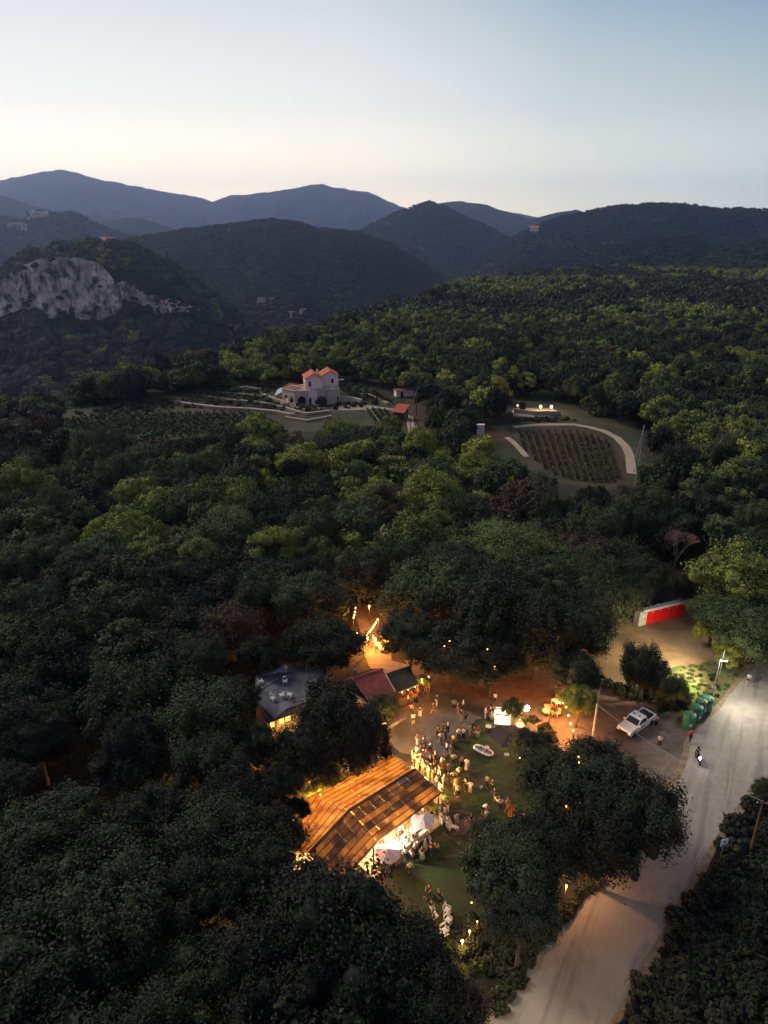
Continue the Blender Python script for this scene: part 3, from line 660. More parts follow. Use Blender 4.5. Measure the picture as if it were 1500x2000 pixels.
# ---- trees one can point to: (crown px, crown py, crown radius px, height m, species, tint, label)
HERO = [  # lowest oaks: dark leaves, tint lowered further to paint in the dim frame edge
 (660, 1812, 158, 11, 'oak', .16, 'huge dark round oak at the bottom centre, below the lit bent roof'),
 (545, 1900, 120, 10, 'oak', .13, 'black crown at the lower left of the huge bottom-centre oak'),
 (800, 1900, 110, 9.5, 'oak', .13, 'dark crown between the bottom-centre oak and the pale road'),
 (850, 1985, 100, 9, 'oak', .14, 'dark tree at the bottom edge next to where the road leaves the frame'),
 (1230, 1560, 105, 9, 'oak', .20, 'ragged dark oak overhanging the road edge, rightmost of the clump below the pickup'),
 (1110, 1540, 100, 9, 'oak', .22, 'broad dark oak between the black parasol and the road'),
 (1180, 1640, 88, 8, 'oak', .14, 'dark oak whose lower branches hang over the orange-lit road'),
 (1055, 1660, 75, 8, 'oak', .16, 'dark tree in the middle of the lower garden clump'),
 (1160, 1500, 62, 7.5, 'oak', .24, 'oak crown just below the white pickup'),
 (1045, 1480, 45, 6, 'oak', .25, 'small oak directly right of the black hexagonal parasol'),
 (1000, 1700, 94, 9, 'oak', .30, 'green-topped tree at the lower end of the lawn, beside the road'),
 (1018, 1792, 70, 8, 'oak', .2, 'leafy tree leaning over the bottom road edge'),
 (950, 1655, 40, 6, 'oak', .3, 'small green tree at the right of the lower lawn'),
 (650, 1402, 94, 8.5, 'oak', .14, 'round dark oak between the flat grey roof and the red tiled roof'),
 (700, 1450, 70, 7, 'oak', .14, 'dark oak just above the lit bent roof'),
 (600, 1470, 66, 7.5, 'oak', .14, 'dark oak below the flat grey roof'),
 (830, 1140, 85, 10, 'oak', .50, 'green tall oak right above the string lights'),
 (800, 1230, 60, 9, 'oak', .26, 'dark oak immediately right of the string-lit clearing'),
 (905, 1090, 90, 11, 'oak', .28, 'broad dark oak in the big grove above the yard, upper left'),
 (1000, 1050, 105, 12, 'oak', .62, 'large olive-topped oak crowning the grove above the yard'),
 (1100, 1130, 100, 11, 'oak', .30, 'wide dark oak at the right of the grove above the yard'),
 (950, 1190, 90, 11, 'oak', .22, 'dark oak in the middle of the grove above the yard'),
 (1050, 1225, 85, 10, 'oak', .20, 'dark oak of the grove above the black parasol'),
 (1140, 1215, 62, 9, 'oak', .22, 'dark oak at the edge of the dirt clearing, left side'),
 (880, 1260, 75, 9, 'oak', .20, 'lower left oak of the grove, over the yard'),
 (960, 1275, 62, 8.5, 'oak', .18, 'lowest middle oak of the grove, over the yard'),
 (1120, 1310, 52, 7.5, 'oak', .26, 'oak above the right-hand string lights'),
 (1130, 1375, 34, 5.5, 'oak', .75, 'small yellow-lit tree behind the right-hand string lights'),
 (1258, 1318, 50, 6, 'oak', .22, 'lone round dark tree on the dirt behind the pickup'),
 (1318, 1352, 28, 3.2, 'oak', .66, 'low green bush between the lone dark tree and the green bins'),
 (1430, 1130, 78, 11, 'pine', .80, 'large yellow-green pine at the right edge above the street lamp'),
 (1475, 1210, 78, 9, 'oak', .5, 'dark green tree at the right edge above the road'),
 (1400, 1190, 50, 8, 'oak', .5, 'green tree right of the red cabins'),
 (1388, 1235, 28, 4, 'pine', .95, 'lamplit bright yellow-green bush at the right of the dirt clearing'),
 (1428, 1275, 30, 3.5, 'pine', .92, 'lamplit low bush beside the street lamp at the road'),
 (1210, 1180, 40, 7, 'oak', .26, 'dark tree left of the red cabins with a lamp glowing in it'),
 (1350, 1160, 34, 5, 'oak', .18, 'dark tree directly behind the red cabins'),
 (1240, 1165, 35, 6, 'oak', .2, 'dark tree behind the grey cabin'),
 (1003, 1392, 24, 3.6, 'oak', .5, 'small leafy tree between the white kiosk and the hanging lamp'),
 (640, 1240, 70, 9, 'oak', .16, 'dark oak left of the string-lit clearing'),
 (600, 1150, 75, 10, 'oak', .40, 'green-topped oak above and left of the string lights'),
 (700, 1110, 60, 9, 'oak', .28, 'dark oak directly above the string lights'),
 (1495, 1548, 26, 3.0, 'oak', .3, 'round clipped bush at the right edge, across the road'),
 (535, 1640, 62, 7, 'oak', .13, 'dark oak touching the lower left corner of the lit roof'),
 (520, 1745, 80, 8.5, 'oak', .14, 'dark oak directly below the left end of the lit roof'),
 (400, 1740, 90, 9, 'oak', .15, 'dark oak further left below the lit roof'),
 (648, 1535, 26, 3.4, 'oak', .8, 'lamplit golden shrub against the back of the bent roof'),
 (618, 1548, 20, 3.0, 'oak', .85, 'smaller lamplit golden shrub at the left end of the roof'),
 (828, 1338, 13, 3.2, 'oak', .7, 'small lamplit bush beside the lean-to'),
 (745, 1385, 30, 3.2, 'oak', .4, 'leafy shrubs in front of the red tiled house'),
 (470, 1565, 66, 8, 'oak', .13, 'dark oak in the gap between the flat grey roof and the lower wood'),
 (545, 1545, 46, 6.5, 'oak', .14, 'small dark oak just left of the golden lit shrubs'),
 (500, 1470, 52, 7, 'oak', .2, 'oak under the lit windows of the flat-roofed building'),
 (580, 1590, 30, 4, 'oak', .13, 'low dark tree against the left end of the bent roof'),
 (470, 1660, 60, 8, 'oak', .15, 'middle dark oak left of the lit roof'),
 (645, 1288, 38, 6.5, 'oak', .14, 'dark oak between the flat grey roof and the string-lit clearing'),
 (512, 1285, 42, 7, 'oak', .14, 'dark oak at the back left corner of the flat grey roof'),
 (590, 1268, 40, 7, 'oak', .15, 'dark oak directly behind the flat grey roof'),
 (462, 1365, 46, 7.5, 'oak', .2, 'grey-green oak overlapping the left end of the flat grey roof'),
 (440, 1620, 110, 10, 'oak', .22, 'grey-green oak left of the bent roof'),
 (395, 1400, 100, 10, 'oak', .30, 'grey-green oak left of the flat grey roof'),
 (420, 1500, 80, 9, 'oak', .2, 'dark oak below and left of the flat grey roof'),
 (590, 905, 52, 9, 'pine', .95, 'brightest yellow-green pine in the wood below the villa'),
 (510, 855, 50, 8.5, 'pine', .88, 'yellow-green pine just under the terrace walls, left of the villa'),
 (665, 850, 40, 7, 'pine', .8, 'yellow-green pine directly below the villa'),
 (760, 845, 34, 6.5, 'pine', .72, 'olive pine just below the red-roofed shed'),
 (930, 920, 44, 8, 'pine', .85, 'yellow-green pine left of the red-soil vineyard'),
 (935, 985, 36, 7, 'pine', .88, 'bright pine directly left of and below the red-soil vineyard'),
 (440, 1040, 72, 10, 'oak', .5, 'big grey-green oak in the middle of the left wood'),
 (285, 980, 66, 9, 'pine', .82, 'wide flat yellow-green pine in the middle of the left wood'),
 (45, 950, 55, 9, 'pine', .78, 'yellow-green pine at the left edge'),
 (1345, 975, 26, 8, 'pine', .7, 'round-topped pine right of the red-soil vineyard'),
 (1450, 690, 40, 9, 'pine', .92, 'bright green pine near the right edge on the upper slope'),
 (260, 720, 24, 6, 'pine', .9, 'yellow-green pine on the ridge above the left vineyard'),
]
placed = []   # (x, y, R)
hero_px = []
for cx_, cy_, rp_, H, sp, tint, lb in HERO:
    zc = H-2.2 if H > 6 else H*.6
    if cy_ < 700: base = G(cx_, cy_, 9)
    else: base = G(cx_, cy_, zc)
    _, _, dep = proj(base.x, base.y, zc); R = rp_*dep/FPX
    z0 = float(height(base.x, base.y))
    H = max(H, R*1.35 if sp == 'oak' else R*1.1)
    make_tree(base.x, base.y, z0, R, H, sp, tint, lb, squash=.9 if R > 6 else 1.0)
    placed.append((base.x, base.y, R))
for q_ in (G(1312, 1135), G(1308, 1165)): placed.append((q_.x, q_.y, 5.0))
# places that stay open to the camera (plan polygons, traced on the ground or at roof height)
def P2(pts, z=0): return [(G(px, py, z).x, G(px, py, z).y) for px, py in pts]
OPEN = [
 ([(690, 1185), (735, 1175), (765, 1200), (770, 1290), (860, 1310), (1060, 1320), (1140, 1300), (1190, 1215), (1350, 1180), (1400, 1230), (1480, 1270), (1640, 1150), (1700, 1330), (1500, 1513), (1388, 1644), (1297, 1809), (1192, 2000), (1150, 2100), (900, 2100), (990, 1850), (1090, 1730), (1200, 1690), (1330, 1560), (1150, 1440), (1060, 1480), (1000, 1620), (960, 1830), (900, 1860), (830, 1850), (830, 1740), (740, 1700), (560, 1680), (600, 1560), (760, 1470), (760, 1410), (690, 1360), (640, 1320), (690, 1300), (760, 1300)], 1.0),
 ([(490, 1330), (545, 1290), (600, 1320), (590, 1360), (580, 1400), (545, 1430), (500, 1400)], 2.5),
 ([(110, 812), (330, 785), (430, 766), (545, 758), (560, 750), (680, 752), (770, 775), (830, 835), (990, 850), (1000, 790), (1020, 780), (1090, 788), (1150, 820), (1240, 840), (1250, 925), (1190, 948), (1085, 930), (1000, 890), (925, 850), (800, 842), (700, 815), (600, 832), (480, 822), (400, 842), (140, 838)], 2),
]
def inpoly(px, py, poly):
    r = np.zeros(np.shape(px), bool); n = len(poly)
    for i in range(n):
        x1, y1 = poly[i]; x2, y2 = poly[(i+1) % n]
        c = ((y1 > py) != (y2 > py)) & (px < (x2-x1)*(py-y1)/((y2-y1) or 1e-9)+x1)
        r ^= c
    return r
def blocked(x, y, z, R, H):
    """does a tree here stand in, or hang over, one of the open places"""
    bad = np.zeros(np.shape(x), bool)
    for poly, _ in OPEN:
        for dx in (-1, 0, 1):
            for hz in (0, .35, .7, 1):
                w = .85 if hz < 1 else .5
                px, py, _d = proj(x+dx*R*w, y, z+H*hz); bad |= inpoly(px, py, poly)
    return bad
# ---- fill the near wood: jittered hex grid thinned by hand-placed trees
sp_ = 6.6; gx, gy = np.meshgrid(np.arange(-260, 330, sp_), np.arange(8, 420, sp_*.87))
gx = gx + (np.arange(gx.shape[0]) % 2)[:, None]*sp_/2
gx = (gx+rng.normal(size=gx.shape)*1.8).ravel(); gy = (gy+rng.normal(size=gy.shape)*1.8).ravel()
keep = np.abs(gx) < (gy*.62+32)
gx, gy = gx[keep], gy[keep]
big = fbm(gx/60, gy/60, 3); pin = fbm(gx/45+40, gy/45+7, 3)
gR = 2.7+3.4*rng.random(len(gx))**1.2+1.2*(big-.5); gH = 6.2+3.2*rng.random(len(gx))+2*(big-.5)
gz = height(gx, gy)
bad = blocked(gx, gy, gz, gR, gH)
# scrub side of the road (lower right) carries only low bushes
rx, ry, _ = proj(gx, gy, 0*gx)
scrub = inpoly(rx, ry, [(1110, 2200), (1192, 2000), (1297, 1809), (1388, 1644), (1500, 1513), (1700, 1330), (2400, 1500), (2400, 2600), (1100, 2600)])
bad |= scrub
for hx, hy, hR in placed: bad |= np.hypot(gx-hx, gy-hy) < (hR*.72+gR*.45)
gx, gy, gz, gR, gH, big, pin = (a[~bad] for a in (gx, gy, gz, gR, gH, big, pin))
px_, py_, dp = proj(gx, gy, gz+gH*.7)
size = gR/dp*FPX
infr = (px_ > -size) & (px_ < 1500+size) & (py_ < 2000+size*.8)
pineprob = np.where(gy > 100, .16+.55*sstep(.46, .6, pin), .03+.2*sstep(.55, .66, pin))
ispine = rng.random(len(gx)) < pineprob
tint = np.where(ispine, .48+.52*rng.random(len(gx))**1.3, .08+.44*rng.random(len(gx))**1.3)
dead = (rng.random(len(gx)) < .03); tint = np.where(dead, .0, tint)
tint = np.where(dead, 0, np.maximum(tint, .14)); tint = np.where((gy < 95) & (gx < 20), np.where(dead, 0, np.maximum(np.minimum(tint, .62)*.62, .13)), tint)  # near left oaks are dark; frame-edge dimness is put into their tint too
order = np.argsort(-np.where(infr, size, 0))
n_ind = 300-len(HERO)
LM = [(600, 770, 'the pink villa'), (1110, 885, 'the red-soil vineyard'), (300, 830, 'the left vineyard'), (1060, 800, 'the lamplit terrace'), (937, 840, 'the white tank'), (775, 810, 'the red-roofed shed'), (590, 905, 'the brightest pine'), (285, 980, 'the wide flat pine'), (440, 1040, 'the big grey-green oak'), (540, 1345, 'the flat grey roof'), (730, 1345, 'the red tiled roof'), (715, 1230, 'the string-lit clearing'), (950, 1130, 'the grove above the yard'), (1290, 1205, 'the red cabins'), (1312, 1100, 'the bare reddish tree'), (1400, 1310, 'the street lamp'), (700, 1560, 'the bent lit roof'), (672, 1800, 'the huge bottom oak'), (1450, 780, 'the forest road cars'), (1240, 880, 'the leaning pole'), (1450, 1130, 'the large right-edge pine'), (60, 1150, 'the left edge at mid height'), (60, 1550, 'the lower left edge'), (250, 1300, 'the dark middle of the left wood'), (250, 1700, 'the dark bottom left wood'), (1300, 800, 'the far right slope')]
def place(px, py):
    d = [((px-a)**2+(py-b)**2, a, b, n) for a, b, n in LM]; q, a, b, n = min(d); dx, dy = px-a, py-b; q = math.sqrt(q)
    v = 'above' if dy < 0 else 'below'; h = 'left of' if dx < 0 else 'right of'
    if n.startswith('the dark') or 'edge at' in n or n.endswith('left edge'):
        w = 'in' if q < 60 else ('just ' if q < 130 else '')+(v if abs(dy) > abs(dx) else h)
    else: w = ('close ' if q < 90 else 'well ' if q > 180 else '') + (f'{v}' if abs(dy) > 1.7*abs(dx) else h if abs(dx) > 1.7*abs(dy) else f'{v} and {h}')
    return f'{w} {n}'
far_pts = []; todo = []
for rank, i in enumerate(order):
    if rank < n_ind and infr[i]:
        tn = 'reddish brown' if tint[i] <= .02 else 'dark grey-green' if tint[i] < .2 else 'dull green' if tint[i] < .34 else 'mid green' if tint[i] < .58 else 'olive' if tint[i] < .76 else 'bright yellow-green'
        sz = 'small ' if gR[i] < 3.4 else 'large ' if gR[i] > 5.0 else ''
        todo.append((i, f"{sz}{tn} {'pine' if ispine[i] else 'oak'} {place(px_[i], py_[i])}"))
    else:
        far_pts.append((gx[i], gy[i], gz[i], gR[i], gH[i], tint[i], ispine[i]))
by = {}
for i, lb in todo: by.setdefault(lb, []).append(i)
NTH = ['second', 'third', 'fourth', 'fifth', 'sixth', 'seventh']
for lb, ids in by.items():
    ids.sort(key=lambda i: px_[i])
    for k, i in enumerate(ids):
        l2 = lb if len(ids) == 1 else ('leftmost ' if k == 0 else 'rightmost ' if k == len(ids)-1 else NTH[min(k-1, 5)]+' from left, ')+lb
        make_tree(gx[i], gy[i], gz[i], gR[i], gH[i], 'pine' if ispine[i] else 'oak', float(tint[i]), l2, group='trees of the wood', mid=size[i] < 42)

# ---- the wood beyond: instanced over points, one object of stuff per kind
def far_variant(name, lumps, n, s, seed, coren=(6, 4), core=.9):
    V, F = leaf_cloud(lumps, n, s, seed, core=core, coren=coren)
    return np_mesh(name, V, F, M['leaf_i'])
def variants(cname, meshes):
    c = bpy.data.collections.new(cname)
    for me in meshes:
        o = bpy.data.objects.new(me.name, me); c.objects.link(o)
    return c
def with_mat(me):
    me = me.copy(); me.materials.clear(); me.materials.append(M['leaf_i']); return me
C_OAKM = variants('oak_kinds', [with_mat(m_) for m_ in OAKM])
C_PINEM = variants('pine_kinds', [with_mat(m_) for m_ in PINEM])
C_FAR = variants('far_kinds', [far_variant('far_crown', oak_lumps(s, 13), 34, .13, s) for s in range(51, 56)])
C_TINY = variants('tiny_kinds', [far_variant('tiny_crown', oak_lumps(s, 5), 12, .22, s, coren=(6, 4)) for s in range(61, 65)])
def scatter(name, pts, sc, zs, tints, coll, seed=0):
    """pts Nx3 crown centres; sc radius; zs vertical squash"""
    n = len(pts); me = bpy.data.meshes.new(name); me.vertices.add(n); me.vertices.foreach_set('co', np.asarray(pts, np.float32).ravel())
    def at(nm, ty, data):
        a = me.attributes.new(nm, ty, 'POINT'); a.data.foreach_set('vector' if ty == 'FLOAT_VECTOR' else 'value', np.asarray(data).ravel())
    rs = np.random.default_rng(seed)
    at('tint', 'FLOAT', np.asarray(tints, np.float32))
    an = rs.normal(size=n)*.10; at('scl', 'FLOAT_VECTOR', np.stack([sc*(1+an), sc*(1-an), np.asarray(sc)*zs*(.8+.5*rs.random(n))], -1).astype(np.float32))
    at('rotz', 'FLOAT_VECTOR', np.stack([rs.normal(size=n)*.14, rs.normal(size=n)*.14, rs.random(n)*6.28], -1).astype(np.float32))
    at('vid', 'INT', rs.integers(0, 1000, n).astype(np.int32) % len(coll.objects))
    o = bpy.data.objects.new(name, me); COL.objects.link(o); T(o, kind='stuff')
    ng = bpy.data.node_groups.new(name+'_nodes', 'GeometryNodeTree')
    ng.interface.new_socket('Geometry', in_out='INPUT', socket_type='NodeSocketGeometry'); ng.interface.new_socket('Geometry', in_out='OUTPUT', socket_type='NodeSocketGeometry')
    N = ng.nodes; L = ng.links
    gi = N.new('NodeGroupInput'); go = N.new('NodeGroupOutput'); ip = N.new('GeometryNodeInstanceOnPoints'); ci = N.new('GeometryNodeCollectionInfo')
    ci.inputs['Collection'].default_value = coll; ci.inputs['Separate Children'].default_value = True; ci.inputs['Reset Children'].default_value = True
    def na(nm, ty):
        a = N.new('GeometryNodeInputNamedAttribute'); a.data_type = ty; a.inputs['Name'].default_value = nm; return a.outputs['Attribute']
    m2p = N.new('GeometryNodeMeshToPoints'); L.new(gi.outputs[0], m2p.inputs[0])
    L.new(m2p.outputs[0], ip.inputs['Points']); L.new(ci.outputs[0], ip.inputs['Instance']); ip.inputs['Pick Instance'].default_value = True
    L.new(na('vid', 'INT'), ip.inputs['Instance Index']); L.new(na('rotz', 'FLOAT_VECTOR'), ip.inputs['Rotation']); L.new(na('scl', 'FLOAT_VECTOR'), ip.inputs['Scale'])
    L.new(ip.outputs[0], go.inputs[0])
    md = o.modifiers.new('instances', 'NODES'); md.node_group = ng
    return o
fp = np.array([p[:6] for p in far_pts], float); fpi = np.array([p[6] for p in far_pts])
for nm, sel, coll in (('oak_wood', ~fpi, C_OAKM), ('pine_wood', fpi, C_PINEM)):
    q = fp[sel]
    scatter(nm, np.stack([q[:, 0], q[:, 1], q[:, 2]+q[:, 4]-q[:, 3]*.72], -1), q[:, 3], 1.0, q[:, 5], coll, 3)
# slope forests from 400 m outwards
def polar_pts(r0, r1, spacing, az0=-34, az1=34, seed=5):
    rs = np.random.default_rng(seed)
    area = math.radians(az1-az0)/2*(r1*r1-r0*r0); n = int(area/spacing**2*1.25)
    r = np.sqrt(rs.random(n)*(r1*r1-r0*r0)+r0*r0); a = np.radians(az0+rs.random(n)*(az1-az0))
    return r*np.sin(a), r*np.cos(a), rs
for nm, r0, r1, spc, Rm, coll, sd in (('plateau_wood', 410, 1150, 8.2, 5.2, C_FAR, 1), ('valley_wood', 1150, 2200, 11, 6.0, C_TINY, 2), ('distant_wood', 2200, 3400, 16, 8, C_TINY, 3)):
    x, y, rs = polar_pts(r0, r1, spc, seed=sd); ok = (y > 405) if r0 < 500 else np.ones(len(x), bool)
    z = height(x, y); az_ = np.degrees(np.arctan2(x, y)); r = np.hypot(x, y)
    # keep only ground that faces the camera side of each ridge
    e = (height(x*1.01, y*1.01)-z)/(r*.01); view = (CAM_H-z)/r
    ok &= e > -view-.12
    ok &= ~((az_ > cta[0]) & (az_ < cta[-1]) & (r > CLR-26) & (r < CLR+6) & (rs.random(len(x)) > .10))
    x, y, z, az_, r = (q[ok] for q in (x, y, z, az_, r))
    pn = fbm(x/90+3, y/90, 3); t = np.where(rs.random(len(x)) < sstep(.45, .6, pn)*np.where(az_ > 0, .8, .25), .58+.38*rs.random(len(x)), .1+.4*rs.random(len(x)))
    if r0 > 1000: t = .03+t*.25
    R = Rm*(.75+.5*rs.random(len(x)))
    scatter(nm, np.stack([x, y, z+R*(.55 if r0 > 1000 else .8)], -1), R, .9 if r0 < 1000 else .8, t, coll, sd)
    print(nm, len(x))
rs = np.random.default_rng(77); n_ = 95
a_ = np.where(rs.random(n_) < .5, cta[-1]-rs.random(n_)**1.0*(cta[-1]-azr(235, 550)[0]), cta[0]+rs.random(n_)*(cta[-1]-cta[0]))
tt_ = np.where(rs.random(n_) < .6, rs.random(n_)*.25-.1, rs.random(n_)); tt_ = np.where(rs.random(n_) < .3, .95+.1*rs.random(n_), tt_)
zc_ = np.interp(a_, cba, cbz)*(1-tt_)+np.interp(a_, cta, ctz)*tt_; rc_ = CLR-27-rs.random(n_)*4+tt_*6
scatter('ledge_trees', np.stack([rc_*np.sin(np.radians(a_)), rc_*np.cos(np.radians(a_)), zc_], -1), 2.0+2.6*rs.random(n_), .8, .1+.25*rs.random(n_), C_FAR, 12)
# scrub on the far side of the road and weeds at the verges
C_BUSH = C_FAR
def scrub_pts(poly, n, seed, zz=0):
    rs = np.random.default_rng(seed); P = np.array(P2(poly)); lo, hi = P.min(0), P.max(0)
    q = lo+rs.random((n*6, 2))*(hi-lo); q = q[inpoly(q[:, 0], q[:, 1], [tuple(p) for p in P])][:n]
    return q, rs
q, rs = scrub_pts([(1215, 2000), (1262, 1915), (1316, 1815), (1362, 1745), (1408, 1650), (1440, 1605), (1500, 1535), (1640, 1400), (1900, 1500), (1900, 2100), (1180, 2100)], 1700, 4)
R = .35+1.0*rs.random(len(q))**2; den = fbm(q[:, 0]/4, q[:, 1]/4, 3); k_ = den > .28
scatter('roadside_scrub', np.stack([q[k_, 0], q[k_, 1], R[k_]*.3], -1), R[k_], .8, .12+.08*rs.random(k_.sum()), C_BUSH, 8)
for nm, poly, n, s in (('meadow_tufts', [(150, 808), (340, 774), (430, 752), (560, 742), (680, 742), (760, 778), (740, 790), (600, 812), (560, 806), (350, 796), (180, 822)], 520, .75), ('field_tufts', [(1005, 820), (1080, 815), (1130, 822), (1000, 826)], 60, .6), ('verge_weeds', [(1290, 1330), (1345, 1300), (1440, 1290), (1450, 1305), (1385, 1385), (1350, 1400)], 160, .22), ('road_edge_weeds', [(955, 1960), (1080, 1800), (1180, 1690), (1250, 1620), (1240, 1650), (1150, 1745), (1060, 1850), (975, 1985)], 260, .45), ('garden_shrubs', [(900, 1800), (960, 1760), (1010, 1800), (1010, 1880), (950, 1920), (880, 1880)], 60, .5), ('clearing_weeds', [(1160, 1335), (1300, 1335), (1345, 1380), (1290, 1392), (1180, 1345)], 90, .5), ('wood_edge_scrub', [(1000, 1400), (1060, 1410), (1110, 1480), (1060, 1560), (1010, 1500)], 40, .5)):
    q, rs = scrub_pts(poly, n, len(nm)); R = s*(.5+rs.random(len(q)))
    scatter(nm, np.stack([q[:, 0], q[:, 1], R*.35], -1), R, .8, .12+(.6 if nm in ('verge_weeds', 'meadow_tufts', 'field_tufts') else .25)*rs.random(len(q)), C_BUSH, 9)
# bare reddish tree behind the cabins
def bare_tree(px, py, H, R, label, col=(.2, .1, .08)):
    g = G(px, py); e = empty('bare_tree', (g.x, g.y, 0), 0, label, 'tree'); o = MB(); tw = MB(); rs = random.Random(5)
    def grow(p, d, l, r, n, dst):
        q = p+d*l; (o if n > 2 else tw).tube([p, (p+q)/2+Vector((rs.uniform(-.1, .1)*l,)*3), q], [r, r*.8, r*.6], 5 if n > 2 else 3, caps=False)
        if n == 0: return
        for _ in range(3):
            nd = (d+Vector((rs.uniform(-1, 1), rs.uniform(-1, 1), rs.uniform(-.2, .7)))*.75).normalized(); grow(q, nd, l*.72, r*.6, n-1, dst)
    grow(Vector((0, 0, 0)), Vector((0, 0, 1)), H*.3, .20, 6, o)
    o.build('trunk', M['bark'], e); tw.build('twigs', mat('dry_twigs', (.34, .18, .15), (.24, .13, .11), 3), e)
bare_tree(1312, 1135, 9.5, 4, 'bare reddish tree with dry twigs behind the red cabins')
bare_tree(905, 1700, 5.5, 2, 'thin bare tree on the lower lawn beside the crowd')
# ================================================================== lamps
LAMP = 3.6
def plight(parent, loc, power, color=(1, .55, .2), radius=.06, name='lamp_light'):
    l = bpy.data.lights.new(name, 'POINT'); l.energy = power*LAMP; l.color = color; l.shadow_soft_size = radius
    o = bpy.data.objects.new(name, l); COL.objects.link(o); o.location = loc
    if parent is not None: o.parent = parent
    return o
def slight(parent, loc, rot, power, color, angle=120, blend=.6, radius=.1):
    l = bpy.data.lights.new('spot_light', 'SPOT'); l.energy = power; l.color = color; l.energy = power*LAMP/3.6; l.spot_size = R_(angle); l.spot_blend = blend; l.shadow_soft_size = radius
    o = bpy.data.objects.new('spot_light', l); COL.objects.link(o); o.location = loc; o.rotation_euler = rot; o.parent = parent; return o
def W(px, py, z=0): v = G(px, py, z); return v
AMBER = (1, .36, .07); WARM = (1, .62, .30)

# ================================================================== bent-roof bar pavilion
def wrap_local(o0, v): return (v.x-o0.x, v.y-o0.y, v.z)
def pavilion():
    ze, zr = 2.7, 4.0
    A = W(766, 1474, ze); B = W(812, 1503, zr); C = W(864, 1547, ze)
    E = W(684, 1583, zr); F = W(737, 1644, ze); D = W(606, 1556, ze)
    H = W(604, 1668, zr); Fh = W(655, 1735, ze); Dh = W(545, 1660, ze)
    o0 = Vector((E.x, E.y, 0)); root = empty('bar_pavilion', o0, 0, 'open bar pavilion with bent roof of amber-lit panels', 'bar')
    L = lambda v: Vector((v.x-o0.x, v.y-o0.y, v.z))
    A, B, C, E, F, D, H, Fh, Dh = (L(v) for v in (A, B, C, E, F, D, H, Fh, Dh))
    pm = M['panel']
    def bil(q, u, v): return q[0].lerp(q[1], u).lerp(q[3].lerp(q[2], u), v)
    rs = random.Random(3)
    def half(q, nu, nv, tint, sky=None):
        # q: ridge start, ridge end, eave end, eave start ; u along the ridge, v down the slope
        for j in range(nv):
            off = rs.random()*.35; rowt = rs.uniform(.7, 1.3)
            for i in range(-1, nu):
                u0, u1 = (i+off)/nu, (i+1+off)/nu
                u0, u1 = max(0, u0), min(1, u1)
                if u1-u0 < .015: continue
                g = .006; ju = .0015
                pts = [bil(q, u0+ju, j/nv+g), bil(q, u1-ju, j/nv+g), bil(q, u1-ju, (j+1)/nv-g+.012), bil(q, u0+ju, (j+1)/nv-g+.012)]
                lift = .012+rs.random()*.006
                pts = [p+Vector((0, 0, lift+(.018 if k < 2 else .045))) for k, p in enumerate(pts)]
                b = MB().ext(pts, (0, 0, .018))
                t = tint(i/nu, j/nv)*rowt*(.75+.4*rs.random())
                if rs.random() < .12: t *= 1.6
                c = (min(1, t), min(1, t*.92), min(1, t*.85))
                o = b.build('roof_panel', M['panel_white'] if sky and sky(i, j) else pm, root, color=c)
                if sky and sky(i, j): T(o, 'bluish white roof panel')
        # purlins under the joints
        for j in range(nv+1):
            p, r = bil(q, 0, min(j/nv, .995)), bil(q, 1, min(j/nv, .995))
            MB().beam(p+Vector((0, 0, .07)), r+Vector((0, 0, .07)), .065, .05).build('batten', M['darkwood'], root)
        for i in range(0, nu+1, 3):
            p, r = bil(q, min(i/nu, .995), .0), bil(q, min(i/nu, .995), 1)
            MB().beam(p-Vector((0, 0, .19)), r-Vector((0, 0, .19)), .09, .14).build('rafter', M['darkwood'], root)
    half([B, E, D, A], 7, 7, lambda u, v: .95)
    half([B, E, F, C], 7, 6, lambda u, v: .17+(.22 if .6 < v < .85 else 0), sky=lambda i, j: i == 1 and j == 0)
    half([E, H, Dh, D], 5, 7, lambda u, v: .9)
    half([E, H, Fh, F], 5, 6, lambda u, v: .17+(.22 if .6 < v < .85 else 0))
    MB().beam(B+Vector((0, 0, .1)), E+Vector((0, 0, .1)), .3, .05).build('ridge_cap', M['darkwood'], root)
    MB().beam(E+Vector((0, 0, .1)), H+Vector((0, 0, .1)), .3, .05).build('ridge_cap', M['darkwood'], root)
    f = MB(); up = Vector((0, 0, -.02))
    f.beam(A+up, B+up, .08, .26); f.beam(B+up, C+up, .08, .26); f.build('white_fascia', M['white'], root)
    f = MB(); f.beam(C+up, F+up, .07, .16); f.build('eave_board', M['wood'], root)
    f = MB(); f.beam(F+up, Fh+up, .07, .16); f.build('eave_board', M['wood'], root)
    # posts
    def g0(v): return Vector((v.x, v.y, 0))
    for q_ in (A.lerp(D, .03), A.lerp(D, .5), A.lerp(D, .95), C.lerp(F, .06), C.lerp(F, .4), C.lerp(F, .75), F.lerp(Fh, .1), F.lerp(Fh, .6), D.lerp(Dh, .5), B.lerp(A, .3)):
        z = q_.z-.15; MB().box((q_.x, q_.y, z/2), (.14, .14, z)).build('post', M['wood'], root)
    # back wall of the bar and the serving area below the front slope
    u = (F-C).normalized(); u.z = 0; n = Vector((-(u.y), u.x, 0));
    if n.y > 0: n = -n          # towards the garden
    def at(t, d, z=0): p = g0(C.lerp(F, t)) + n*d; return Vector((p.x, p.y, z))
    wl = MB(); wl.beam(at(.30, -1.6, 1.25), at(1.12, -1.6, 1.25), .14, 2.5); wl.build('back_wall', M['yellowwall'], root)
    for k, (a, b) in enumerate(((.02, .16), (.19, .29))):
        MB().beam(at(a, -1.2, 1.15), at(b, -1.2, 1.15), .08, 2.1).build('orange_panel', M['orangewall'], root)
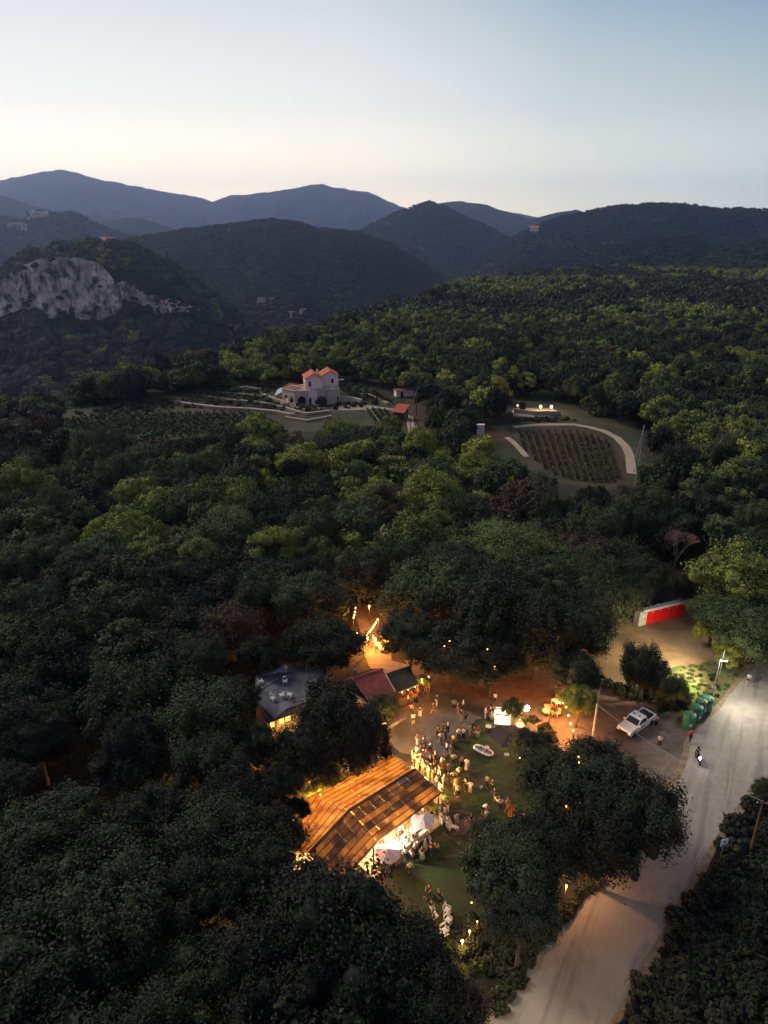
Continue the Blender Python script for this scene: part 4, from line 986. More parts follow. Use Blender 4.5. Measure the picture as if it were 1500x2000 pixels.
    for k, (a, b) in enumerate(((.50, .58), (.78, .86), (1.0, 1.08))):
        MB().beam(at(a, -1.50, 1.2), at(b, -1.50, 1.2), .06, 1.9).build('orange_panel', M['orangewall'], root)
    for a, b, z in ((.60, .76, 1.5), (.60, .76, 1.95), (.88, .98, 1.7)):
        MB().beam(at(a, -1.36, z), at(b, -1.36, z), .3, .05).build('shelf', M['wood'], root)
    fl = MB(); q0 = [at(-.02, -2.2), at(1.15, -2.2), at(1.15, 1.0), at(-.02, 1.0)]
    fl.ext([Vector((p.x, p.y, .022)) for p in q0], (0, 0, .05)); fl.build('tiled_floor', M['floor'], root)
    ct = MB(); ct.beam(at(.42, .25, .55), at(1.05, .25, .55), .6, 1.0); ct.build('counter', M['yellowwall'], root)
    tp = MB(); tp.beam(at(.41, .25, 1.085), at(1.06, .25, 1.085), .75, .06); tp.build('counter_top', M['white'], root)
    gw = MB(); a, b = g0(B.lerp(C, .62)), g0(B.lerp(C, .98)); gw.beam(Vector((a.x, a.y, 1.25)), Vector((b.x, b.y, 1.25)), .1, 2.45); gw.build('end_wall', M['cream'], root)
    # lamps below the roof: warm under the back half, strong white over the counter
    for k, t in enumerate((.08, .26, .44, .62, .80, .96)):
        p = B.lerp(E, t).lerp(A.lerp(D, t), .52); MB().ball((p.x, p.y, 2.15), .09).build('bulb', M['bulb'], root)
        plight(root, (p.x, p.y, 2.05), 700 if k == 0 else 2500, (1, .52, .15), .12)
    for t in (.15, .45, .8):
        p = E.lerp(H, t).lerp(D.lerp(Dh, t), .52); MB().ball((p.x, p.y, 2.15), .09).build('bulb', M['bulb'], root)
        plight(root, (p.x, p.y, 2.05), 1700, (1, .52, .15), .12)
    for t in (.2, .5, .8):
        p = B.lerp(E, t).lerp(C.lerp(F, t), .62); MB().ball((p.x, p.y, 2.2), .07).build('bulb', M['bulb'], root)
        plight(root, (p.x, p.y, 2.1), 60, (1, .5, .18), .1)
    for t, pw in ((.62, 60), (.80, 110), (.98, 130), (.45, 40)):
        p = at(t, -.35, 2.25); MB().ball(p, .10).build('white_bulb', M['lampwhite'], root)
        plight(root, (p.x, p.y, 2.15), pw, (1, .80, .52), .12)
    # flood lamp under the front eave, shining out over the lawn
    fp_ = at(.86, .55, 2.35); MB().beam(fp_, fp_+n*.12, .34, .22).build('floodlight', M['lampwhite'], root)
    plight(root, tuple(fp_+n*.3), 300, (1, .86, .60), .12)
    for k in range(5):          # bottles and jars on the counter
        p = at(.5+.11*k, .2, 1.115); MB().lathe([(.05, 0), (.05, .2), (.02, .26), (.02, .32)], p, 6).build('bottle', M['green'] if k % 2 else M['clay'], root)
    return root, at, n, u
pm = bpy.data.materials.new('fibreglass_panel'); pm.use_nodes = True
def _panel(m, c1, c2):
    nt = m.node_tree; N = nt.nodes; L = nt.links; out = N['Material Output']; N.remove(N['Principled BSDF'])
    oi = N.new('ShaderNodeObjectInfo'); tc = N.new('ShaderNodeTexCoord')
    nz = N.new('ShaderNodeTexNoise'); nz.inputs['Scale'].default_value = .8; nz.inputs['Detail'].default_value = 6; L.new(tc.outputs['Object'], nz.inputs['Vector'])
    mr = N.new('ShaderNodeValToRGB'); mr.color_ramp.elements[0].position = .38; mr.color_ramp.elements[1].position = .60
    mr.color_ramp.elements[0].color = (.34, .30, .26, 1); mr.color_ramp.elements[1].color = (1, 1, 1, 1); L.new(nz.outputs[0], mr.inputs[0])
    mu = N.new('ShaderNodeMix'); mu.data_type = 'RGBA'; mu.blend_type = 'MULTIPLY'; mu.inputs[0].default_value = 1; L.new(mr.outputs[0], mu.inputs[6]); L.new(oi.outputs['Color'], mu.inputs[7])
    mt = N.new('ShaderNodeMix'); mt.data_type = 'RGBA'; mt.blend_type = 'MULTIPLY'; mt.inputs[0].default_value = 1; L.new(mu.outputs[2], mt.inputs[6]); mt.inputs[7].default_value = (*c1, 1)
    tr = N.new('ShaderNodeBsdfTranslucent'); L.new(mt.outputs[2], tr.inputs[0])
    df = N.new('ShaderNodeBsdfDiffuse'); df.inputs[0].default_value = (*c2, 1)
    wv = N.new('ShaderNodeTexWave'); wv.inputs['Scale'].default_value = 3; wv.bands_direction = 'Y'; L.new(tc.outputs['Object'], wv.inputs['Vector'])
    bp = N.new('ShaderNodeBump'); bp.inputs['Strength'].default_value = .6; bp.inputs['Distance'].default_value = .05; L.new(wv.outputs[0], bp.inputs['Height']); L.new(bp.outputs[0], df.inputs['Normal'])
    mx = N.new('ShaderNodeMixShader'); mx.inputs[0].default_value = .35; L.new(tr.outputs[0], mx.inputs[1]); L.new(df.outputs[0], mx.inputs[2]); L.new(mx.outputs[0], out.inputs[0])
_panel(pm, (1, .80, .50), (.17, .135, .115)); M['panel'] = pm
pw_ = bpy.data.materials.new('white_roof_panel'); pw_.use_nodes = True; _panel(pw_, (.5, .5, .5), (.75, .74, .78)); M['panel_white'] = pw_
M['yellowwall'] = mat('yellow_wall', (.62, .50, .24), (.52, .40, .18), 1.5, .8)
M['orangewall'] = mat('orange_wall', (.62, .24, .05), (.5, .18, .04), 1.5, .8)
M['floor'] = mat('pale_floor', (.42, .37, .27), (.34, .29, .20), 2, .7)
PAV, pav_at, pav_n, pav_u = pavilion()
PO = PAV.location
def on_pav(t, d, z=0): p = pav_at(t, d, z); return Vector((p.x+PO.x, p.y+PO.y, z))

# striped parasols
def parasol(loc, R, H, n, c1, c2, label, tilt=0, stripes=7, group=None, rise=.42):
    e = empty('parasol', loc, 0, label, 'parasol', group)
    MB().tube([(0, 0, 0), (0, 0, H+.1)], .03, 6).build('pole', M['wood'] if c2 is None else M['white'], e)
    MB().lathe([(.3, 0), (.3, .08), (.06, .12)], n=10).build('base', M['concrete'], e)
    apex = Vector((0, 0, H)); rim = [Vector((R*math.cos(2*math.pi*k/n+tilt), R*math.sin(2*math.pi*k/n+tilt), H-rise*R)) for k in range(n)]
    for k in range(n):
        B_, C_ = (rim[k], rim[(k+1) % n]) if k % 2 else (rim[(k+1) % n], rim[k])
        o = MB()
        if c2 is None:
            mid = (B_+C_)/2-Vector((0, 0, -.0)); o.ext([apex, B_, C_], (0, 0, -.02)); o.build('canopy_panel', c1, e); 
        else:
            m_ = stripes*2
            for i in range(m_):
                t0, t1 = i/m_, (i+1)/m_; o.mi = i % 2
                pts = [apex.lerp(C_, t0), apex.lerp(C_, t1), B_.lerp(C_, t1), B_.lerp(C_, t0)]
                if i == 0: pts = [apex, apex.lerp(C_, t1), B_.lerp(C_, t1), B_]
                if i == m_-1: pts = [apex.lerp(C_, t0), C_, B_.lerp(C_, t0)]
                o.ext([p+Vector((0, 0, .0)) for p in pts], (0, 0, -.012))
            o.build('canopy_panel', [c1, c2], e)
        MB().beam(apex-Vector((0, 0, .05)), rim[k]-Vector((0, 0, .04)), .03, .02).build('rib', M['white'] if c2 else M['darkwood'], e)
    MB().ball((0, 0, H+.06), .05).build('finial', M['wood'], e)
    return e
M['stripe_w'] = mat('cream_canvas', (.78, .72, .70), None, 6, .9); M['stripe_p'] = mat('plum_canvas', (.30, .08, .14), None, 6, .9); M['stripe_r'] = mat('red_canvas', (.48, .02, .035), None, 6, .9)
v = W(826, 1597, 2.4); parasol((v.x, v.y, 0), 1.18, 2.65, 8, M['stripe_w'], M['stripe_p'], 'white parasol with plum stripes at the corner of the bar', .2)
v = W(757, 1662, 2.4); parasol((v.x, v.y, 0), 1.25, 2.65, 8, M['stripe_w'], M['stripe_r'], 'red and white striped parasol below the bar counter', .35)
v = W(993, 1432, 3.0); parasol((v.x, v.y, 0), 2.1, 3.1, 6, M['black'], None, 'big black hexagonal parasol on the upper lawn', .0, rise=.22)

# buffet table under the parasol
def table(name, loc, rz, L, D_, H, top, leg, label, cat='table', cloth=False, group=None):
    e = empty(name, loc, rz, label, cat, group)
    if cloth:
        MB().box((0, 0, H), (L, D_, .04)).build('tabletop', top, e)
        for sx, sy, w, d in ((0, -D_/2, L, .03), (0, D_/2, L, .03), (-L/2, 0, .03, D_-.03), (L/2, 0, .03, D_-.03)):
            MB().box((sx, sy, H*.55), (w+.0, d, H*.85)).build('cloth_side', top, e)
    else:
        MB().box((0, 0, H), (L, D_, .05)).build('tabletop', top, e)
    for sx in (-1, 1):
        for sy in (-1, 1): MB().tube([(sx*(L/2-.1), sy*(D_/2-.1), 0), (sx*(L/2-.1), sy*(D_/2-.1), H-.03)], .025, 5).build('leg', leg, e)
    return e
def round_table(loc, r, H, top, label, group=None):
    e = empty('round_table', loc, 0, label, 'table', group)
    MB().lathe([(r, 0), (r, .04)], (0, 0, H), 16).build('tabletop', top, e)
    MB().tube([(0, 0, 0.03), (0, 0, H)], .04, 6).build('leg', M['darkmetal'], e); MB().lathe([(.25, 0), (.22, .04)], n=10).build('foot', M['darkmetal'], e); return e
tb = W(806, 1634, .85); rz = math.atan2(pav_u.y, pav_u.x)
table('buffet_table', (tb.x, tb.y, 0), rz, 3.0, 1.0, .9, M['white'], M['metal'], 'white clothed buffet table in front of the bar counter', cloth=True)
for i, (dx, dy) in enumerate(((-.7, .1), (.2, -.05))):
    t = empty('black_tray', (tb.x+dx*math.cos(rz), tb.y+dx*math.sin(rz)+dy, .925), rz, ['black tray at the near end of the buffet table', 'black tray in the middle of the buffet table'][i], 'tray')
    MB().box((0, 0, .02), (.42, .32, .035)).build('base', M['black'], t); MB().box((0, 0, .05), (.36, .26, .025)).build('food', M['clay'], t)
v = W(827, 1624, .7); round_table((v.x, v.y, 0), .32, .75, M['cream'], 'small round side table at the end of the buffet')
# potted plants at the pavilion corner
def potted(loc, s, label, n=16, seed=0):
    rs = random.Random(seed); e = empty('potted_plant', loc, 0, label, 'potted plant')
    MB().lathe([(.16*s, 0), (.24*s, .38*s), (.26*s, .42*s), (.20*s, .42*s)], n=12).build('pot', M['clay'], e)
    for k in range(n):
        a = k*2.4; l = s*rs.uniform(.8, 1.3); o = MB(); P = []
        for j in range(5):
            t = j/4; r = l*.75*t; z = .4*s+l*(1.1*t-.75*t*t); w = .10*s*math.sin(math.pi*(.12+.85*t))+.008
            P.append((r*math.cos(a)-w*math.sin(a), r*math.sin(a)+w*math.cos(a), z)); P.append((r*math.cos(a)+w*math.sin(a), r*math.sin(a)-w*math.cos(a), z))
        o.add(P, [(2*j, 2*j+1, 2*j+3, 2*j+2) for j in range(4)]); o.build('leaf', M['potleaf'], e)
M['potleaf'] = mat('glossy_leaf', (.20, .26, .05), (.10, .16, .03), 6, .5)
v = W(847, 1586); potted((v.x, v.y, .02), 1.5, 'tall leafy potted plant at the pavilion corner', seed=1)
v = W(856, 1572); potted((v.x, v.y, .02), 1.2, 'second potted plant behind the tall one at the pavilion corner', 14, seed=2)
v = W(843, 1592); e = empty('planter', (v.x, v.y, .02), 0, 'empty yellow planter beside the potted plants', 'planter'); MB().lathe([(.22, 0), (.30, .35), (.33, .38), (.28, .38), (.26, .2)], n=14).build('bowl', M['yellowwall'], e); MB().lathe([(.25, .20), (.02, .21)], n=14).build('soil', M['soil'], e)

# low grey shed roof behind the pavilion
def lean_roof():
    a, b, c, d = W(722, 1470, 2.4), W(764, 1474, 2.6), W(690, 1530, 2.5), W(650, 1512, 2.3)
    e = empty('shed_roof', (a.x, a.y, 0), 0, 'low grey slatted shed roof tucked behind the pavilion', 'shed'); L = lambda v: Vector((v.x-a.x, v.y-a.y, v.z))
    a2, b2, c2, d2 = map(L, (a, b, c, d))
    for i in range(8):
        t0, t1 = i/8+.01, (i+1)/8-.01
        MB().ext([a2.lerp(b2, t0), a2.lerp(b2, t1), d2.lerp(c2, t1), d2.lerp(c2, t0)], (0, 0, .04)).build('roof_board', M['concrete'], e)
    for p in (a2, b2, c2, d2): MB().tube([(p.x, p.y, 0), (p.x, p.y, p.z)], .06, 5).build('post', M['wood'], e)
lean_roof()

# ================================================================== red-tiled house and its lean-to
def tiled_plane(q, nu, nv, m, name, parent, amp=.05, thick=.08):
    """q: ridge a, ridge b, eave b, eave a; real half-round tile rows"""
    V = []; F = []; n = (q[1]-q[0]).cross(q[3]-q[0]).normalized(); n = n if n.z > 0 else -n
    S = 6; cols = nu*S+1; rows = nv*2
    for j in range(rows):
        v = (j//2+ (j % 2)*1.0)/nv; step = (0.0 if j % 2 == 0 else .035)
        for i in range(cols):
            u = i/(cols-1); p = q[0].lerp(q[1], u).lerp(q[3].lerp(q[2], u), min(v, 1)); w = abs(math.sin(math.pi*i/S))
            V.append(p+n*(amp*w+step+.02))
    for j in range(rows-1):
        for i in range(cols-1): F.append((j*cols+i, j*cols+i+1, (j+1)*cols+i+1, (j+1)*cols+i))
    o = MB(); o.add(V, F)
    o.ext([p-n*.02 for p in q], -n*thick); return o.build(name, m, parent)
def tile_house():
    zr, ze = 4.6, 3.0
    a, b = W(688, 1327, zr), W(747, 1307, zr)      # ridge
    c, d = W(772, 1352, ze), W(722, 1372, ze)      # front eave
    g, h = W(735, 1300, ze), W(675, 1318, ze)
    o0 = Vector((a.x, a.y, 0)); L = lambda v: Vector((v.x-o0.x, v.y-o0.y, v.z))
    e = empty('tiled_house', o0, 0, 'small house with faded red tiled roof beside the yard', 'house')
    a, b, c, d = map(L, (a, b, c, d)); sl = (d-a); back = Vector((-sl.x, -sl.y, 0))
    g, h = b+back*.55, a+back*.55; g.z = h.z = zr-.85
    tiled_plane([a, b, c, d], 26, 14, M['oldtile'], 'roof', e); tiled_plane([a, b, g, h], 26, 8, M['oldtile'], 'roof', e)
    MB().tube([a+Vector((0, 0, .08)), b+Vector((0, 0, .08))], .12, 8).build('ridge_tiles', M['oldtile'], e)
    MB().beam(b+Vector((0, 0, .04)), c+Vector((0, 0, .06)), .16, .08).build('verge_board', M['cream'], e)
    w = MB(); P = [a.lerp(d, .93), b.lerp(c, .93), g.lerp(b, .1), h.lerp(a, .1)]
    for p, q_ in ((P[0], P[1]), (P[1], P[2]), (P[2], P[3]), (P[3], P[0])):
        hh = ze-.25; w.beam(Vector((p.x, p.y, hh/2)), Vector((q_.x, q_.y, hh/2)), .2, hh)
    w.build('wall', M['stone'], e)
    ch = a.lerp(b, .25)+back*.3; MB().box((ch.x, ch.y, 4.6), (.5, .5, 1.3)).build('chimney', M['stone'], e)
    # leafy lean-to canopy at the right, with lit front edge
    e2 = empty('lean_to', W(790, 1345), 0, 'dark turf-covered lean-to with a lit front edge beside the red tiled roof', 'lean-to')
    o1 = e2.location; z = 2.8
    q = [W(752, 1318, z), W(800, 1302, z), W(817, 1338, z), W(778, 1353, z)]
    q = [Vector((p.x-o1.x, p.y-o1.y, p.z)) for p in q]
    MB().ext(q, (0, 0, .14)).build('roof', M['mossroof'], e2)
    MB().beam(q[3]+Vector((0, 0, .03)), q[2]+Vector((0, 0, .03)), .06, .16).build('front_edge', M['cream'], e2)
    for p in q: MB().tube([(p.x*.97, p.y*.97, 0), (p.x*.97, p.y*.97, z)], .06, 6).build('post', M['wood'], e2)
    MB().beam(Vector((q[0].x, q[0].y+.1, 1.2)), Vector((q[1].x, q[1].y+.1, 1.2)), .15, 2.4).build('back_wall', M['cream'], e2)
    MB().beam(q[3].lerp(q[2], .1)+Vector((0, .8, -2.25)), q[3].lerp(q[2], .9)+Vector((0, .8, -2.25)), .5, 1.0).build('counter', M['wood'], e2)
    for t in (.2, .5, .85):
        p = q[3].lerp(q[2], t)+Vector((.0, .25, -.35)); MB().ball(p, .06).build('bulb', M['bulb'], e2); plight(e2, tuple(p-Vector((0, 0, .12))), 30, AMBER)
M['mossroof'] = mat('mossy_roof', (.050, .042, .030), (.028, .026, .02), 1.5, .95, .6, 8)
tile_house()
v = W(747, 1414); e = empty('white_crate', (v.x, v.y, .01), .4, 'white boxy cooler at the yard edge below the red roof', 'box'); MB().box((0, 0, .4), (.7, .6, .75)).build('body', M['plastic'], e); MB().box((0, 0, .81), (.74, .64, .06)).build('lid', M['white'], e)
stone_wall([(762, 1420), (775, 1412), (790, 1403)], .5, .4, 'low rubble border at the left end of the yard', mt=M['stone'])

# ================================================================== flat-roofed building with white chairs
def flat_building():
    z = 3.4
    q = [W(497, 1365, z), W(500, 1318, z), W(560, 1296, z), W(640, 1312, z), W(628, 1360, z), W(560, 1384, z), W(536, 1404, z)]
    o0 = Vector((q[0].x, q[0].y, 0)); L = lambda v, dz=0: Vector((v.x-o0.x, v.y-o0.y, v.z+dz))
    e = empty('flat_roof_building', o0, 0, 'low building with gritty flat grey roof and three lit windows', 'building')
    P = [L(v) for v in q]
    MB().ext([p-Vector((0, 0, .2)) for p in P], (0, 0, .2)).build('roof', M['flatroof'], e)
    w = MB(); cx = sum((p for p in P), Vector())/len(P)
    I = [cx+(p-cx)*.96 for p in P]
    for a, b in zip(I, I[1:]+I[:1]): w.beam(Vector((a.x, a.y, 1.6)), Vector((b.x, b.y, 1.6)), .2, 3.15)
    w.build('wall', M['stone'], e)
    MB().beam(L(W(503, 1350, z), .04), L(W(543, 1325, z), .04), .16, .12).build('parapet_board', M['concrete'], e)
    MB().beam(L(W(562, 1323, z), .04), L(W(572, 1319, z), .04), .14, .12).build('parapet_board', M['concrete'], e)
    # lit windows in the front wall, below the eave
    a = L(W(527, 1416, 2.6)); b = L(W(569, 1400, 2.6)); d = (b-a).normalized(); nn = Vector((d.y, -d.x, 0))
    MB().beam(a.lerp(b, -.1)-Vector((0, 0, 1.3))-nn*.1, a.lerp(b, 1.15)-Vector((0, 0, 1.3))-nn*.1, .12, 3.7).build('front_wall', M['stone'], e)
    MB().beam(a.lerp(b, -.15)+Vector((0, 0, .7))+nn*.1, a.lerp(b, 1.2)+Vector((0, 0, .7))+nn*.1, .7, .12).build('eave', M['darkwood'], e)
    for t0, t1 in ((0, .24), (.40, .66), (.70, .96)):
        p, q_ = a.lerp(b, t0)+nn*.02, a.lerp(b, t1)+nn*.02; o = MB(); up = Vector((0, 0, .42)); o.ext([p-up, q_-up, q_+up, p+up], nn*.02); wn = o.build('window', M['window_lit'], e)
        fr = MB(); m_ = (p+q_)/2+nn*.04; fr.beam(m_-up, m_+up, .03, .03); fr.beam(p-up+nn*.03, q_-up+nn*.03, .05, .05); fr.beam(p+up+nn*.03, q_+up+nn*.03, .05, .05); fr.beam(p-up+nn*.03, p+up+nn*.03, .05, .05); fr.beam(q_-up+nn*.03, q_+up+nn*.03, .05, .05); fr.build('frame', M['darkwood'], wn)
    c = a.lerp(b, .5)+nn*.6; plight(e, tuple(c-Vector((0, 0, .4))), 14, AMBER)
    return z
FZ = flat_building()
def plastic_chair(loc, rz, label, tipped=False):
    e = empty('plastic_chair', loc, rz, label, 'chair', 'white plastic chairs on the flat roof')
    if tipped: e.rotation_euler = (R_(85), 0, rz); e.location.z += .28
    m_ = M['plastic']; MB().box((0, 0, .44), (.50, .48, .045)).build('seat', m_, e)
    for sx in (-1, 1):
        for sy in (-1, 1): MB().beam((sx*.24, sy*.22, 0), (sx*.20, sy*.19, .43), .06, .045).build('leg', m_, e)
        MB().tube([(sx*.26, -.20, .44), (sx*.28, -.20, .66), (sx*.28, .18, .68), (sx*.24, .22, .62)], .026, 5).build('armrest', m_, e)
    for k in range(5): MB().beam((-.18+.09*k, .22, .46), (-.20+.1*k, .30, .90), .055, .02).build('back_slat', m_, e)
    MB().beam((-.26, .30, .90), (.26, .30, .90), .05, .08).build('back_rail', m_, e)
for px, py, rz, lb, tp in ((557, 1336, .1, 'white plastic chair standing alone, furthest from the roof edge', False), (533, 1369, 1.2, 'white plastic chair leftmost of the three together', False), (551, 1363, -2.4, 'white plastic chair turned away, middle of the three together', False), (566, 1362, 2.9, 'white plastic chair rightmost of the three together', False), (507, 1332, .5, 'white plastic chair tipped over at the left roof corner', True)):
    g = W(px, py, FZ+.004); plastic_chair((g.x, g.y, FZ+.004), rz, lb, tp)
# crumpled pale tarp on the roof
def tarp():
    g = W(537, 1309, FZ+.01); n = 14; o = MB(); V = []; F = []
    for j in range(n):
        for i in range(n):
            x, y = (i/(n-1)-.5)*3.2, (j/(n-1)-.5)*1.7; z = .02+abs(float(fbm(np.array(x*1.7+5), np.array(y*1.7), 4))-.3)*1.5*max(0, 1-(abs(x)/1.7)**3)*max(0, 1-(abs(y)/.95)**3)
            V.append((x+.1*math.sin(5*y), y+.1*math.sin(4*x), z))
    for j in range(n-1):
        for i in range(n-1): F.append((j*n+i, j*n+i+1, (j+1)*n+i+1, (j+1)*n+i))
    o.add(V, F); T(o.build('crumpled_tarp', mat('pale_tarp', (.36, .36, .40), (.26, .26, .29), 2, .7), loc=(g.x, g.y, FZ+.004), rot=(0, 0, .3)), 'crumpled pale grey tarp at the back of the flat roof', 'tarp')
tarp()

# ================================================================== pink villa
def arch_pts(x0, x1, z0, zs, n=8):
    r = (x1-x0)/2; c = (x0+x1)/2
    return [(x0, z0)]+[(c-r*math.cos(math.pi*k/n), zs+r*math.sin(math.pi*k/n)) for k in range(n+1)]+[(x1, z0)]
def wall_with(P0, d, L_, H_, openings, th, inward):
    """wall polygon with openings that reach the floor (doors, arches)"""
    pts = [(0, 0)]
    for o_ in openings: pts += o_
    pts += [(L_, 0), (L_, H_), (0, H_)]
    clean = [pts[0]]
    for p in pts[1:]:
        if math.hypot(p[0]-clean[-1][0], p[1]-clean[-1][1]) > 1e-4: clean.append(p)
    P3 = [Vector(P0)+Vector(d)*a+Vector((0, 0, b)) for a, b in clean]
    return MB().ext(P3, Vector(inward)*th)
def villa():
    g = W(576, 793); e = empty('villa', (g.x, g.y, 0), R_(12), 'pink two-gabled villa with red roofs and stone arcade among the vineyards', 'house'); e.scale = (1.1, 1.1, 1.1)
    X = lambda x, y, z=0: Vector((x, y, z))
    # local axes: x to the right along the front, y away from the camera. lower storey 0..3.9
    z1 = 4.3
    fr = wall_with((0, 0, 0), (1, 0, 0), 4.2, z1, [arch_pts(.9, 3.3, 0, 1.6)], .35, (0, 1, 0)); fr.build('arcade_wall', M['villastone'], e)
    sd = wall_with((-.0, .36, 0), (-.60, .80, 0), 5.6, z1-.3, [arch_pts(.5, 2.2, 0, 1.9), arch_pts(2.9, 4.6, 0, 1.9)], .3, (.8, .6, 0)); sd.build('arcade_wall', M['cream'], e)
    MB().box((2.2, 3.2, 2.0), (3.4, .2, 3.9)).build('inner_wall', M['darkwood'], e)
    MB().ext([X(0, 0, z1), X(4.2, 0, z1), X(11.2, .2, z1), X(13.4, 4.2, z1), X(12, 9, z1), X(-.5, 9, z1), X(-3.3, 4.6, z1-.0)], (0, 0, .22)).build('terrace_slab', M['villastone'], e)
    MB().box((5.5, .05, 2.15), (2.6, .5, 4.28)).build('pink_bay', M['plaster'], e)
    MB().box((4.75, -.25, 1.9), (.45, .10, .9)).build('window', M['glass'], e)
    MB().box((4.6, -.22, .95), (.7, .08, 1.9)).build('door', M['darkwood'], e)
    MB().box((8.0, .4, 2.15), (2.4, .5, 4.28)).build('stone_wall', M['villastone'], e)
    tw = MB(); tw.lathe([(3.0, 0), (3.0, z1+.3), (2.75, z1+.3), (2.75, z1)], (11.0, 3.0, 0), 20); tw.build('round_stone_bastion', M['villastone'], e)
    MB().box((12.6, .75, 1.1), (1.1, .35, 2.2)).build('door', M['darkwood'], e)
    MB().box((6, 8.6, 2.1), (12.6, .4, 4.2)).build('rear_wall', M['villastone'], e)
    # parapet of the terrace
    MB().box((7.6, .3, z1+.42), (1.8, .22, .4)).build('parapet', M['villastone'], e)
    # upper gabled blocks
    def block(x, y, w, d, h, rise, name, wins, doorside):
        o = MB(); a = X(x, y, z1+.2); 
        for (p, q_, gab) in (((x, y), (x+w, y), True), ((x+w, y+d), (x, y+d), True)):
            pts = [X(p[0], p[1], z1+.2), X(q_[0], q_[1], z1+.2), X(q_[0], q_[1], z1+h), X((p[0]+q_[0])/2, p[1], z1+h+rise), X(p[0], p[1], z1+h)]
            o.ext(pts, (0, .25 if p[1] == y else -.25, 0))
        o.box((x+.125, y+d/2, z1+.2+(h-.2)/2), (.25, d-.52, h-.2)); o.box((x+w-.125, y+d/2, z1+.2+(h-.2)/2), (.25, d-.52, h-.2)); o.build('wall', M['plaster'], e)
        ov = .35
        R0, R1 = X(x+w/2, y-ov, z1+h+rise+.06), X(x+w/2, y+d+ov, z1+h+rise+.06)
        k = rise/(w/2)
        for s in (-1, 1):
            E0 = X(x+w/2+s*(w/2+ov), y-ov, z1+h-ov*k+.06); E1 = X(x+w/2+s*(w/2+ov), y+d+ov, z1+h-ov*k+.06)
            tiled_plane([R0, R1, E1, E0], 20, 9, M['tile'], 'roof', e, amp=.05)
        MB().tube([R0+X(0, 0, .05), R1+X(0, 0, .05)], .10, 6).build('ridge_tiles', M['tile'], e)
        for wx, wz, ww, wh in wins:
            wn = MB().box((x+wx, y-.02, z1+wz), (ww, .08, wh)).build('window', M['glass'], e)
            f = MB(); f.box((x+wx, y-.05, z1+wz+wh/2+.06), (ww+.2, .1, .1)); f.box((x+wx, y-.05, z1+wz-wh/2-.06), (ww+.2, .1, .1)); f.box((x+wx-ww/2-.05, y-.05, z1+wz), (.1, .1, wh)); f.box((x+wx+ww/2+.05, y-.05, z1+wz), (.1, .1, wh)); f.build('frame', M['plaster'], wn)
        for dy_, hh in doorside:
            MB().box((x-.03, y+dy_, z1+.2+hh/2), (.08, .8, hh)).build('shutter', M['clay'], e)
    block(3.6, 1.6, 5.0, 6.5, 3.4, 1.35, 'a', [(1.3, 1.75, .75, 1.45)], [(1.6, 2.1), (4.6, 1.5)])
    block(8.9, 4.9, 5.0, 6.0, 3.4, 1.35, 'b', [(3.2, 1.75, .75, 1.35)], [])
    MB().box((8.9, 5.6, z1+1.5), (.5, 1.2, 2.6)).build('arched_passage', M['darkwood'], e)
    MB().box((7.6, 4.6, z1+4.9), (.5, .5, 1.1)).build('chimney', M['plaster'], e)
    # tiled porch over the left arcade wing
    p0, p1 = X(1.3, 5.9, z1+1.5), X(3.4, 3.2, z1+1.5)
    for k in range(9):
        t = k/8; a = X(-3.3, 4.9, z1+.1).lerp(X(.2, .4, z1+.1), t); b = X(-.4, 7.4, z1+1.2).lerp(X(3.5, 2.2, z1+1.2), t)
        MB().beam(a, b, .22, .12).build('pergola_beam', M['tile'], e)
    for k in range(3):
        t = .15+k*.35; a = X(-3.3, 4.9, z1+.22).lerp(X(-.4, 7.4, z1+1.32), t); b = X(.2, .4, z1+.22).lerp(X(3.5, 2.2, z1+1.32), t); MB().beam(a, b, .14, .12).build('pergola_purlin', M['wood'], e)
    for q_ in (X(-3.1, 4.8), X(.2, .5)): MB().tube([q_+X(0, 0, z1), q_+X(0, 0, z1+.3)], .1, 5).build('post', M['wood'], e)
    MB().box((15.0, 6.5, z1+1.7), (1.5, .9, .12)).build('white_awning', M['white'], e)
    MB().tube([(14.3, 6.5, z1-.1), (14.3, 6.5, z1+1.7)], .05, 5).build('awning_post', M['white'], e)
    return e
villa()
g = W(627, 797); make_tree(g.x, g.y, 0, 1.7, 3.4, 'oak', .2, 'dark round shrub against the villa stone wall', 'shrub', mid=True)
for px, py, R, lb in ((664, 792, .7, 'small shrub in front of the orange-lit retaining wall'), (600, 803, .6, 'small plant at the forecourt edge below the villa')):
    g = W(px, py); make_tree(g.x, g.y, 0, R, 1.1, 'oak', .3, lb, 'shrub', mid=True)
g = W(548, 777); e = empty('white_shade_sail', (g.x, g.y, 0), .5, 'white shade sail left of the villa arches', 'shade sail')
MB().ext([(-2.2, 0, .9), (1.2, .3, 2.0), (1.6, 2.4, 3.0), (-.2, 2.2, 2.4)], (0, 0, .04)).build('canopy', M['white'], e)
for p in ((-2.2, 0, .9), (1.2, .3, 2.0), (1.6, 2.4, 3.0), (-.2, 2.2, 2.4)): MB().tube([(p[0], p[1], 0), p], .05, 5).build('pole', M['metal'], e)
g = W(569, 797); e = empty('white_urn', (g.x+1.2, g.y+.3, .03), 0, 'white urn standing at the villa arcade', 'urn'); MB().lathe([(.2, 0), (.4, .6), (.25, 1.1), (.3, 1.3)], n=10).build('body', M['white'], e)
